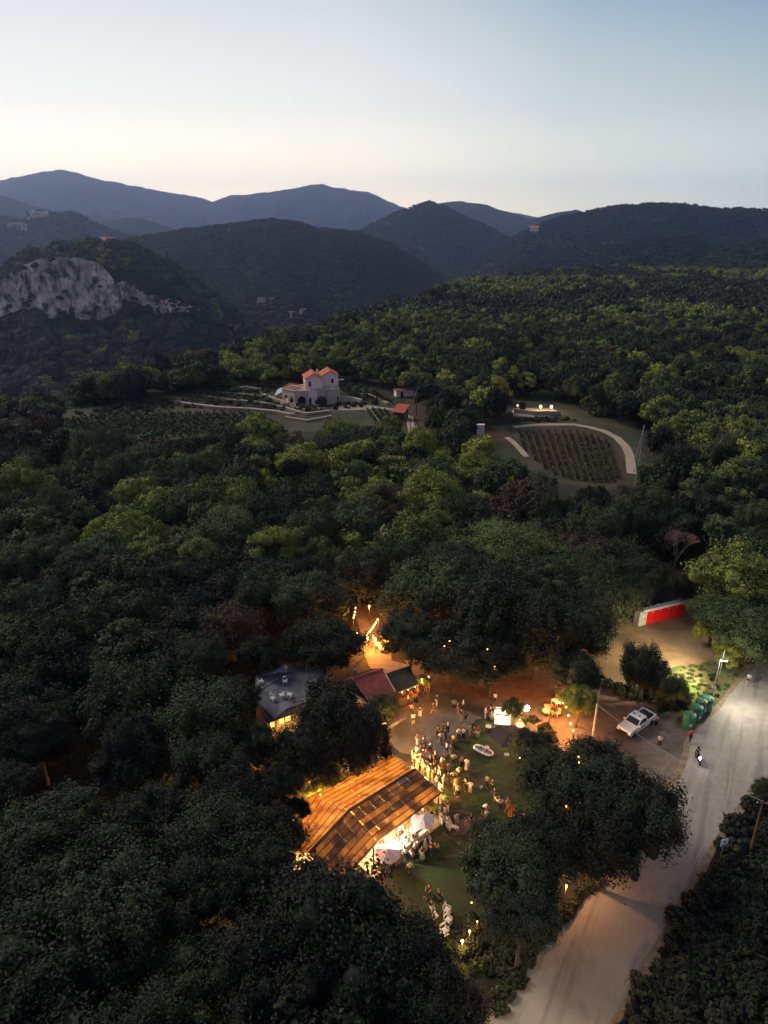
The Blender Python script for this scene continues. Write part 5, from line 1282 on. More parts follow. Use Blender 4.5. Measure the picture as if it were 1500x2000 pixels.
# little red-roofed shed
def shed():
    g = W(776, 822); e = empty('red_roofed_shed', (g.x, g.y, 0), R_(-24), 'little stone shed with one-slope red roof right of the villa', 'shed')
    w = MB(); w.box((-1.6, 2.8, 1.4), (.3, 3.6, 2.8)); w.box((1.6, 2.8, 1.1), (.3, 3.6, 2.2)); w.box((0, 4.5, 1.4), (3.2, .3, 2.8)); w.build('wall', M['stone'], e)
    a, b, c, d = Vector((-2.1, 5.1, 4.0)), Vector((2.1, 5.1, 4.0)), Vector((2.1, .3, 2.5)), Vector((-2.1, .3, 2.5))
    tiled_plane([a, b, c, d], 18, 10, M['tile'], 'roof', e)
    for s in (-1, 1): MB().tube([(s*1.7, .7, 0), (s*1.7, .7, 2.5)], .12, 6).build('post', M['wood'], e)
shed()
g = W(793, 775); e = empty('stone_outbuilding', (g.x, g.y, 0), R_(15), 'low pinkish outbuilding half hidden above the red-roofed shed', 'outbuilding')
MB().box((0, 1.5, 1.1), (7, 3, 2.2)).build('wall', M['plaster'], e); MB().box((0, 1.5, 2.27), (7.4, 3.4, .14)).build('roof', M['oldtile'], e); MB().box((-1.5, -.02, .95), (.9, .06, 1.9)).build('door', M['darkwood'], e)
g = W(1012, 752); e = empty('low_long_shed', (g.x, g.y, 0), R_(-10), 'long low grey shed at the edge of the wood above the terrace', 'shed')
w = MB().box((0, 1, .9), (7.5, 2.4, 1.8)).build('wall', M['concrete'], e); MB().ext([(-4, -.5, 2.0), (4, -.5, 2.0), (4, 2.6, 2.5), (-4, 2.6, 2.5)], (0, 0, .12)).build('roof', M['flatroof'], e)
for k in range(3): MB().box((-2.4+2.4*k, -.22, 1.1), (1.2, .06, .7)).build('window', M['glass'], e)
# white tank house by the trees
g = W(937, 850); e = empty('white_tank', (g.x, g.y, 0), 0, 'white twin-panelled tank standing at the field edge', 'tank')
for s in (-1, 1): MB().box((s*.62, 0, 1.5), (1.1, 1.0, 2.9)).build('panel', M['plastic'], e)
MB().box((0, .1, 3.05), (2.5, 1.3, .14)).build('top', M['white'], e)

# lamplit terrace with its lamps and the dark board
def globe_lamp(px, py, h, pw, label, col=(1, .55, .2), r=.2, group=None):
    g = W(px, py, h); e = empty('terrace_lamp', (g.x, g.y, 0), 0, label, 'lamp', group)
    MB().tube([(0, 0, 0), (0, 0, h-.2)], .05, 6).build('pole', M['darkmetal'], e); MB().ball((0, 0, h), r).build('globe', M['lampamber'], e); plight(e, (0, -.5, h-.4), pw, col, .15)
globe_lamp(1056, 794, 1.6, 260, 'left one of the two bright lamps on the far terrace', r=.42)
globe_lamp(1077, 794, 1.6, 260, 'right one of the two bright lamps on the far terrace', r=.42)
globe_lamp(1011, 792, 1.6, 50, 'small orange lamp at the left end of the far terrace', AMBER, r=.22)
g = W(1020, 806); e = empty('notice_board', (g.x, g.y, 0), 0, 'dark board on two legs at the left of the lamplit terrace', 'board')
MB().box((0, 0, 2.1), (1.9, .12, 2.4)).build('panel', M['darkwood'], e)
for s in (-1, 1): MB().box((s*.7, .0, .45), (.12, .12, .9)).build('leg', M['wood'], e)
def rail():
    a, b = W(1040, 812, 0), W(1092, 812, 0); e = empty('terrace_railing', (a.x, a.y, 1.3), 0, 'thin railing on the wall below the far terrace lamps', 'railing'); L = b.x-a.x
    MB().beam((0, .3, .9), (L, .3, .9), .05, .05).build('top_rail', M['metal'], e)
    for k in range(12): MB().tube([(L*k/11, .3, 0), (L*k/11, .3, .9)], .03, 4).build('baluster', M['metal'], e)
rail()
g = W(1140, 800); 

# far village lights and farmhouses
def far_house(px, py, r, w, h, label, lit=None, mt='cream', roof='tile'):
    p = Rr(px, py, r); z = float(height(p.x, p.y)); z = max(z-1, p.z-h*.6)
    e = empty('far_house', (p.x, p.y, z), -math.atan2(p.x, p.y), label, 'house')
    MB().box((0, 0, h/2), (w, w*.6, h)).build('wall', M[mt], e)
    a, b = Vector((-w*.55, 0, h+w*.16)), Vector((w*.55, 0, h+w*.16))
    MB().ext([(-w*.55, -w*.36, h), (-w*.55, w*.36, h), (-w*.55, 0, h+w*.18)], (w*1.1, 0, 0)).build('roof', M[roof], e)
    for k in range(3): MB().box((-w*.3+w*.3*k, -w*.302, h*.6), (w*.09, .1, h*.25)).build('window', M['window_lit'] if lit else M['glass'], e)
M['pale'] = mat('pale_render', (.85, .78, .74), None, 1, .8)
far_house(196, 474, 1850, 16, 9, 'small pale house left in the distant hamlet', mt='pale'); far_house(206, 471, 1870, 20, 14, 'biggest pale house of the distant hamlet behind the cliff', lit=True, mt='pale'); far_house(215, 471, 1880, 16, 13, 'right tall house of the distant hamlet', mt='pale'); far_house(248, 472, 1850, 11, 7, 'lone tiny house right of the distant hamlet', mt='pale')
far_house(1043, 447, 2350, 26, 11, 'lone pale house high in the saddle of the far hills', mt='pale')
for k, (px, py, w) in enumerate(((985, 551, 18), (1003, 549, 22), (1022, 550, 16), (1048, 548, 14), (1075, 547, 12), (1165, 538, 8))):
    far_house(px, py, 830+6*k, w*.8, 6, ['pale ruin leftmost on the wooded crest', 'longest pale ruin on the wooded crest', 'third pale ruin on the wooded crest', 'small pale ruin right of the crest clearing', 'tiny pale wall near the crest trees', 'lone white hut on the crest to the right'][k], mt='pale', roof='oldtile')

# ================================================================== poles and wires
def utility_pole(px, py, h, label, r=.14, conc=False, arm=True, tilt=(0, 0)):
    g = W(px, py); e = empty('utility_pole', (g.x, g.y, 0), 0, label, 'pole'); top = Vector((tilt[0], tilt[1], h))
    MB().tube([(0, 0, 0), top*.5, top], [r, r*.85, r*.65], 8).build('post', M['concrete'] if conc else M['wood'], e)
    if arm:
        MB().beam(top+Vector((-.6, 0, -.3)), top+Vector((.6, 0, -.3)), .09, .09).build('crossarm', M['wood'], e)
        for s in (-.5, 0, .5): MB().lathe([(.04, 0), (.05, .06), (.03, .12)], (top.x+s, top.y, top.z-.25), 6).build('insulator', M['white'], e)
    return Vector((g.x+top.x, g.y+top.y, h-.1))
pA = utility_pole(1157, 1448, 5.2, 'pale concrete pole at the dirt yard left of the pickup', .2, True, arm=False)
pB = utility_pole(1464, 1668, 6.5, 'wooden pole in the scrub across the road', .13)
pC = utility_pole(813, 812, 8.5, 'wooden pole between the shed and the dark trees', .16, arm=False)
pD = utility_pole(1243, 893, 8.5, 'pale leaning pole right of the curved track', .16, True, arm=False, tilt=(.9, 0))
pE = utility_pole(801, 852, 6.5, 'short pole at the tree edge below the red-roofed shed', .13, arm=False)
def wire(a, b, sag, label, r=.02, n=14):
    o = MB(); pts = []
    for i in range(n+1):
        t = i/n; p = a.lerp(b, t); p.z -= sag*4*t*(1-t); pts.append(p-a)
    o.tube(pts, r, 4); T(o.build('overhead_wire', M['wire'], loc=tuple(a)), label, 'wire')
M['wire'] = mat('aluminium_wire', (.34, .32, .31), None, 1, .6)
wire(pA, pB, .9, 'thin overhead wire crossing the road from the yard pole')
end = pB+Vector((9, -9, .5)); wire(pB, end, .5, 'overhead wire running off the right edge from the scrub pole')
wire(pD, pA+Vector((0, 0, .3)), 3, 'long faint wire from the leaning pole down over the wood')
wire(pA, W(1205, 1395, 3.2), .2, 'slack stay wire from the concrete pole towards the pickup')
wire(pC, pE, .4, 'short wire between the two poles near the red-roofed shed')

# ================================================================== street lamp
g = W(1392, 1353); g2 = W(1401, 1336)
e = empty('street_lamp', (g.x, g.y, 0), 0, 'bright twin-post street lamp beside the green bins', 'street lamp')
dx = g2.x-g.x; dy = g2.y-g.y; hl = 5.2
MB().tube([(0, 0, 0), (.1, 0, hl-.2)], [.07, .05], 8).build('post', M['metal'], e)
MB().tube([(dx, dy, 0), (dx+.05, dy, hl)], [.07, .05], 8).build('post', M['metal'], e)
MB().beam((.1, 0, hl-.25), (dx+.05, dy, hl-.1), .07, .07).build('crossbar', M['metal'], e)
MB().beam((.0, -.1, hl-.1), (.6, -.7, hl+.1), .30, .12).build('lamp_head', M['metal'], e)
MB().beam((.05, -.15, hl-.2), (.58, -.68, hl+.0), .24, .06).build('lens', M['lampcold'], e)
MB().beam((-2.6, -1.2, 1.2), (0, 0, hl-.5), .025, .025).build('stay_wire', M['rope'], e)
plight(e, (.75, -.9, hl-.35), 300, (1, .92, .66), .14)
slight(e, (-.1, .1, hl-.2), Vector((-9, 7, -hl)).to_track_quat('-Z', 'Y').to_euler(), 19000, (1, .80, .46), 125, 1.0, .25)
slight(e, (.78, -.95, hl-.3), Vector((3.5, -12, -hl)).to_track_quat('-Z', 'Y').to_euler(), 3300, (1, .93, .74), 130, 1.0, .25)
MB().lathe([(.35, 0), (.3, .3), (.1, .5)], (dx*.4-.1, dy*.4, 0), 7).build('stone_foot', M['stone'], e)

def street2():
    g = W(1120, 2300); e = empty('street_lamp', (g.x, g.y, 0), 0, 'second street lamp at the near verge, below the bottom edge', 'street lamp')
    MB().tube([(0, 0, 0), (0, 0, 6)], [.09, .06], 8).build('post', M['metal'], e); MB().beam((0, 0, 6), (1.2, .2, 6.2), .08, .08).build('arm', M['metal'], e)
    MB().beam((1.0, .17, 6.16), (1.6, .27, 6.2), .26, .10).build('lamp_head', M['metal'], e); MB().beam((1.05, .18, 6.09), (1.55, .26, 6.12), .2, .04).build('lens', M['lampwhite'], e); plight(e, (1.3, .22, 5.95), 900, (1, .70, .38), .12)
street2()
# ================================================================== string lights
def string(name, pts, nb, label, power=12, col=AMBER, poles=True, r=.11, every=1):
    """pts: world points; bulbs hang along the sagging cable"""
    P = [Vector(p) for p in pts]; o0 = Vector((P[0].x, P[0].y, 0)); e = empty('string_lights', o0, 0, label, 'string lights')
    seg = []; tot = sum((b-a).length for a, b in zip(P, P[1:]))
    full = []
    for a, b in zip(P, P[1:]):
        for i in range(8): t = i/8; p = a.lerp(b, t); p.z -= .25*4*t*(1-t); full.append(p-o0)
    full.append(P[-1]-o0)
    MB().tube(full, .015, 4).build('cable', M['rope'], e)
    for k in range(nb):
        f_ = (k+.5)/nb*(len(full)-1); i = int(f_); p = full[i].lerp(full[min(i+1, len(full)-1)], f_-i)-Vector((0, 0, .12))
        MB().ball(p, r, (1, 1, 1.25), 8, 6).build('bulb', M['bulb'], e)
        if k % every == 0: plight(e, tuple(p-Vector((0, 0, .16))), power*every, col, .08)
    if poles:
        for q in (P[0], P[-1]): MB().tube([(q.x-o0.x, q.y-o0.y, 0), (q.x-o0.x, q.y-o0.y, q.z)], .05, 5).build('pole', M['wood'], e)
    return e
string('a', [W(739, 1206, 3.3), W(714, 1240, 3.2)], 8, 'string of eight bulbs slanting down through the orange-lit clearing', 55)
string('b', [W(695, 1182, 3.4), W(690, 1207, 3.2)], 4, 'short string of four bulbs at the upper left of the orange clearing', 22)
string('c', [W(696, 1230, 3.0), W(704, 1244, 2.8)], 2, 'two bulbs low at the left of the orange clearing', 26)
string('d', [W(1078, 1363, 3.6), W(1104, 1370, 3.4), W(1122, 1432, 3.0)], 8, 'string of bulbs hanging beside the tree right of the orange earth', 90)
def hanging_lamp(px, py, z, label, power, col=AMBER, r=.1, m_='bulb', cat='lamp', pole=True, gl=None):
    g = W(px, py, z); e = empty('garden_lamp', (g.x, g.y, 0), 0, label, cat)
    MB().ball((0, 0, z), r, (1, 1, 1.2)).build('bulb', M[m_], e)
    if pole: MB().tube([(0.02, .04, 0), (0.02, .04, z-.05)], .03, 5).build('pole', M['wood'], e)
    if power: plight(e, (0, -.1, z-.28), power, col, .08)
hanging_lamp(721, 1184, 3.2, 'single bigger bulb above the orange clearing', 120, r=.14)
hanging_lamp(718, 1245, 2.4, 'bright lamp at the lower end of the slanting string', 420, r=.16)
hanging_lamp(733, 1248, 2.4, 'bright lamp right of the slanting string over the tables', 420, r=.15)
hanging_lamp(1030, 1383, 2.6, 'bright teardrop lamp on the orange earth right of the kiosk', 900, (1, .50, .14), r=.28, m_='lampwhite')
hanging_lamp(1190, 1157, 3.2, 'orange lamp glowing inside the tree at the top of the clearing', 90, r=.16)
hanging_lamp(824, 1327, 3.0, 'left lamp in the orange-lit bush beside the lean-to', 60, r=.11)
hanging_lamp(837, 1322, 3.0, 'right lamp in the orange-lit bush beside the lean-to', 60, r=.13)
hanging_lamp(903, 1838, 1.4, 'bright garden lamp at the bottom end of the lawn', 42, (1, .55, .16), r=.12)
hanging_lamp(917, 1819, 1.4, 'smaller garden lamp just above the bottom one', 22, (1, .50, .2), r=.10)
hanging_lamp(932, 1800, 1.2, 'tiny lamp in the shrubs above the garden lamps', 4, r=.06)
hanging_lamp(535, 1578, 1.6, 'orange lamp far left below the wood, left of the roof', 40, (1, .25, .05), r=.12)
hanging_lamp(1130, 1655, 3.6, 'orange garden lamp under the oaks beside the road', 190, (1, .42, .12), r=.10)
hanging_lamp(1106, 1730, 2.6, 'orange garden lamp under the last tree before the road', 60, (1, .42, .12), r=.08)
hanging_lamp(626, 1552, 3.2, 'small lamp over the golden shrubs', 160, r=.07)
hanging_lamp(556, 1502, 2.0, 'small lamp under the trees left of the bent roof', 18, r=.08)
hanging_lamp(652, 1545, 2.2, 'lamp in the lit shrub against the pavilion roof', 420, AMBER, r=.10)
for k, (px, py, z, lb) in enumerate([(976, 1744, 5, 'tiny pinkish light'), (986, 1725, 5, 'tiny yellow light'), (1009, 1692, 6, 'tiny rosy light'), (973, 1744, 4, 'tiny spark'), (921, 1763, 2, 'tiny amber light'), (1130, 1478, 6, 'small amber light'), (1131, 1489, 6, 'small red-orange light'), (1106, 1575, 6, 'small amber light'), (1132, 1567, 6, 'amber light'), (1088, 1372, 3, 'small amber light'), (952, 1268, 8, 'amber light'), (868, 1262, 7, 'small light'), (1090, 1242, 7, 'small amber light'), (1060, 1208, 8, 'faint light'), (878, 1252, 8, 'tiny light'), (966, 1302, 5, 'tiny light'), (1040, 1502, 5, 'tiny light'), (1015, 1480, 5, 'amber light'), (1122, 1548, 6, 'tiny amber light'), (870, 1873, 2, 'tiny green-white light')]):
    place = 'in the lower garden trees' if py > 1600 else ('among the dark trees below the pickup' if px > 1000 and py > 1460 else 'showing through the grove above the yard')
    hanging_lamp(px, py, z+1.5, f'{lb} {place}, {"upper" if k % 2 else "lower"} one near {["the trunk", "the leaves", "the branches", "the crown edge"][k % 4]}', 3 if k % 3 else 8, r=.055, pole=False)
# ================================================================== people
def skin_mesh(name, chains, radii, root, mt, sub=1, extra=None):
    """one continuous surface grown over a skeleton: chains are lists of joint names"""
    names = []; 
    for ch in chains:
        for j in ch:
            if j not in names: names.append(j)
    idx = {j: i for i, j in enumerate(names)}; E_ = set()
    for ch in chains:
        for a, b in zip(ch, ch[1:]): E_.add((idx[a], idx[b]))
    me = bpy.data.meshes.new(name); me.from_pydata([radii[j][0] for j in names], list(E_), [])
    o = bpy.data.objects.new(name, me); COL.objects.link(o)
    o.modifiers.new('skin', 'SKIN'); 
    if not me.skin_vertices:
        me.attributes  # created by the modifier
    sv = me.skin_vertices[0].data
    for j, i in idx.items():
        r = radii[j][1]; sv[i].radius = (r, r) if isinstance(r, (int, float)) else r; sv[i].use_root = (j == root)
    if sub:
        m_ = o.modifiers.new('sub', 'SUBSURF'); m_.levels = sub; m_.render_levels = sub
    dg = bpy.context.evaluated_depsgraph_get(); ev = o.evaluated_get(dg)
    out = bpy.data.meshes.new_from_object(ev); bpy.data.objects.remove(o); bpy.data.meshes.remove(me)
    out.name = name; out.materials.clear(); out.materials.append(mt)
    out.polygons.foreach_set('use_smooth', [True]*len(out.polygons)); return out
def joints(pose):
    """skeleton for a 1.72 m figure facing -y; returns joint -> position"""
    J = dict(pelvis=(0, 0, .95), waist=(0, 0, 1.10), chest=(0, 0, 1.30), neck=(0, 0, 1.47), head0=(0, -.01, 1.53), head1=(0, -.015, 1.62), head2=(0, 0, 1.68), nose=(0, -.11, 1.60))
    for s, k in ((-1, 'l'), (1, 'r')):
        J['sh'+k] = (s*.17, 0, 1.41); J['el'+k] = (s*.25, .02, 1.14); J['wr'+k] = (s*.24, -.06, .90); J['hd'+k] = (s*.235, -.09, .82)
        J['hip'+k] = (s*.09, 0, .90); J['kn'+k] = (s*.11, -.02, .50); J['an'+k] = (s*.12, .02, .09); J['to'+k] = (s*.13, -.13, .04)
    if pose == 'cup':
        J['elr'] = (.26, -.02, 1.15); J['wrr'] = (.17, -.22, 1.22); J['hdr'] = (.14, -.29, 1.27)
    elif pose == 'talk':
        J['ell'] = (-.28, -.03, 1.16); J['wrl'] = (-.26, -.26, 1.12); J['hdl'] = (-.25, -.34, 1.16); J['elr'] = (.27, .05, 1.17); J['wrr'] = (.15, -.14, 1.08); J['hdr'] = (.08, -.18, 1.08); J['knl'] = (-.13, -.06, .5)
    elif pose == 'hips':
        for s, k in ((-1, 'l'), (1, 'r')): J['el'+k] = (s*.36, .06, 1.17); J['wr'+k] = (s*.19, -.02, 1.02); J['hd'+k] = (s*.14, -.07, .99)
    elif pose == 'walk':
        J['knl'] = (-.10, -.20, .53); J['anl'] = (-.10, -.26, .12); J['tol'] = (-.10, -.40, .07); J['knr'] = (.10, .05, .48); J['anr'] = (.10, .30, .14); J['tor'] = (.10, .19, .04)
        J['ell'] = (-.24, .16, 1.16); J['wrl'] = (-.23, .16, .94); J['hdl'] = (-.23, .13, .86); J['elr'] = (.24, -.10, 1.15); J['wrr'] = (.22, -.26, 1.0); J['hdr'] = (.22, -.33, .97)
    elif pose == 'sit':
        for j in list(J): x, y, z = J[j]; J[j] = (x, y, z-.46)
        for s, k in ((-1, 'l'), (1, 'r')):
            J['hip'+k] = (s*.09, -.02, .47); J['kn'+k] = (s*.13, -.44, .50); J['an'+k] = (s*.13, -.46, .09); J['to'+k] = (s*.13, -.60, .04)
            J['el'+k] = (s*.24, -.12, .74); J['wr'+k] = (s*.14, -.32, .66); J['hd'+k] = (s*.10, -.38, .64)
    elif pose == 'bend':
        def rot(p, a=.75):
            x, y, z = p; z -= .93; c, s_ = math.cos(a), math.sin(a); return (x, y*c-z*s_, .93+z*c+y*s_)
        for j in ('waist', 'chest', 'neck', 'head0', 'head1', 'head2', 'nose', 'shl', 'shr'): J[j] = rot(J[j])
        for s, k in ((-1, 'l'), (1, 'r')): J['el'+k] = (s*.22, -.42, 1.02); J['wr'+k] = (s*.18, -.52, .80); J['hd'+k] = (s*.17, -.56, .73)
    return J
RAD = dict(pelvis=(.135, .10), waist=(.12, .088), chest=(.15, .10), neck=.052, head0=.062, head1=.088, head2=.070, nose=.014, sh=.062, el=.042, wr=.030, hd=.036, hip=.088, kn=.058, an=.040, to=.034)
def body_set(pose):
    J = joints(pose); R = lambda j: RAD[j] if j in RAD else RAD[j[:-1]]
    rd = {j: (J[j], R(j)) for j in J}
    ch = [['pelvis', 'waist', 'chest', 'neck', 'head0', 'head1', 'head2']]
    for k in 'lr': ch += [['chest', 'sh'+k, 'el'+k, 'wr'+k, 'hd'+k], ['pelvis', 'hip'+k, 'kn'+k, 'an'+k, 'to'+k]]
    ch.append(['head1', 'nose'])
    body = skin_mesh('body', ch, rd, 'pelvis', M['skin'])
    def fat(j, f, dz=0):
        r = R(j); r = tuple(v*f for v in r) if isinstance(r, tuple) else r*f; p = J[j]; return (p, r)
    mid = lambda a, b, t: tuple(u*(1-t)+v*t for u, v in zip(J[a], J[b]))
    # shirt
    sd = {'pelvis': fat('pelvis', 1.14), 'waist': fat('waist', 1.2), 'chest': fat('chest', 1.16), 'neckb': (mid('chest', 'neck', .72), .075)}
    c2 = [['pelvis', 'waist', 'chest', 'neckb']]
    for k in 'lr':
        sd['sh'+k] = fat('sh'+k, 1.22); sd['sl'+k] = (mid('sh'+k, 'el'+k, .72), .064); c2.append(['chest', 'sh'+k, 'sl'+k])
    shirt = skin_mesh('shirt', c2, sd, 'waist', M['cloth'])
    # trousers / shorts
    def legs(t, name):
        sd = {'pelvis': (J['pelvis'], (.15, .115))}; c3 = []
        for k in 'lr':
            sd['hip'+k] = fat('hip'+k, 1.15)
            if t > 1: sd['kn'+k] = fat('kn'+k, 1.35); sd['cf'+k] = (mid('kn'+k, 'an'+k, .92), .062); c3.append(['pelvis', 'hip'+k, 'kn'+k, 'cf'+k])
            else: sd['kn'+k] = (mid('hip'+k, 'kn'+k, .78), .088); c3.append(['pelvis', 'hip'+k, 'kn'+k])
        return skin_mesh(name, c3, sd, 'pelvis', M['cloth'])
    tr = legs(2, 'trousers'); sh = legs(1, 'shorts')
    # skirt / long dress: a bell around the legs
    sk = MB(); n = 12; z0, z1 = J['waist'][2], .22 if pose != 'sit' else .12
    prof = [(.14, z0), (.17, z0-.16), (.21, (z0+z1)/2), (.27, z1), (.25, z1+.01)]
    yo = -.2 if pose == 'sit' else 0
    V = [((r+.015*math.sin(5*t))*math.cos(t), (r*.85+(.12 if pose == 'sit' and i > 1 else 0))*math.sin(t)+(yo if i > 0 else yo*.3), z) for i, (r, z) in enumerate(prof) for t in [2*math.pi*k/n for k in range(n)]]
    sk.add(V, [(i*n+k, i*n+(k+1) % n, (i+1)*n+(k+1) % n, (i+1)*n+k) for i in range(len(prof)-1) for k in range(n)])
    skirt = sk.mesh('skirt', [M['cloth']], True)
    h1 = Vector(J['head1']); up = (Vector(J['head2'])-Vector(J['head0'])).normalized(); bk = Vector((0, 1, 0))
    bk = (bk-up*bk.dot(up)).normalized()
    def hair(long_):
        o = MB(); c = h1+up*.035+bk*.022; n = 10
        for k in range(1): pass
        q = bk.to_track_quat('Y', 'Z')
        V = []; F = []
        m_ = 5
        for i in range(m_+1):
            a = (math.pi*.56)*i/m_
            for k in range(n):
                t = 2*math.pi*k/n; d = Vector((math.sin(a)*math.cos(t)*.098, math.sin(a)*math.sin(t)*.112, math.cos(a)*.105))
                if d.y < -.05: d.z += .03*i/m_
                V.append(c+Vector((d.x, 0, 0))+bk*d.y+up*d.z)
        for i in range(m_):
            for k in range(n): F.append((i*n+k, i*n+(k+1) % n, (i+1)*n+(k+1) % n, (i+1)*n+k))
        o.add(V, F)
        if long_: o.tube([c+bk*.06+up*.02, c+bk*.10-up*.12, c+bk*.10-Vector((0, 0, .30))], [.085, .085, .03], 8)
        else: o.tube([c+bk*.05, c+bk*.07-up*.09], [.085, .06], 8)
        return o.mesh('hair', [M['hair']], True)
    return dict(body=body, shirt=shirt, trousers=tr, shorts=sh, skirt=skirt, hair=hair(False), long=hair(True))
POSE = {p: body_set(p) for p in ('stand', 'cup', 'talk', 'hips', 'walk', 'sit', 'bend')}
CC = dict(white=(.74, .71, .68), cream=(.66, .56, .42), black=(.018, .018, .022), dark=(.05, .04, .045), grey=(.26, .25, .25), brown=(.16, .09, .05), beige=(.52, .42, .31), orange=(.78, .26, .04), pink=(.62, .26, .25), red=(.50, .03, .03), yellow=(.72, .46, .05), lime=(.52, .58, .12), khaki=(.26, .23, .13), navy=(.03, .04, .09), tan=(.55, .34, .19), lilac=(.50, .38, .46), maroon=(.22, .03, .04))
HC = dict(d=(.02, .014, .010), b=(.30, .17, .07), g=(.35, .33, .32), r=(.12, .03, .02))
def person(px, py, pose, face, top, bottom, kind, hair, label, group=None, z=0.03, sc=None, hat=None, seat=False):
    g = W(px, py, z); rs = random.Random(int(px*31+py)); s = sc or rs.uniform(.97, 1.07)
    P = POSE[pose]
    o = link('person', P['body'], None, (g.x, g.y, z), (0, 0, R_(face)), (s, s, s)); T(o, label, 'person', group)
    link('shirt', P['shirt'], o, color=CC[top])
    link({'t': 'trousers', 's': 'shorts', 'k': 'skirt', 'd': 'dress'}[kind], P[{'t': 'trousers', 's': 'shorts', 'k': 'skirt', 'd': 'skirt'}[kind]], o, color=CC[bottom])
    lg = hair[0] == 'L'; link('hair', P['long' if lg else 'hair'], o, color=HC[hair[-1]])
    if hat: MB().lathe([(.30, -.0), (.30, .03), (.15, .05), (.13, .15), (.02, .17)], (0, -.01, 1.69), 14).build('hat', M['cloth'], o, color=CC[hat])
    if seat and pose == 'sit':
        e = empty('stool', (g.x, g.y, 0), R_(face), 'stool under the ' + label, 'stool'); MB().box((0, .02, .38), (.40, .40, .05)).build('seat', M['wood'], e)
        for a in (-1, 1):
            for b in (-1, 1): MB().tube([(a*.17, .02+b*.17, 0), (a*.15, .02+b*.15, .36)], .02, 5).build('leg', M['darkwood'], e)
    return o
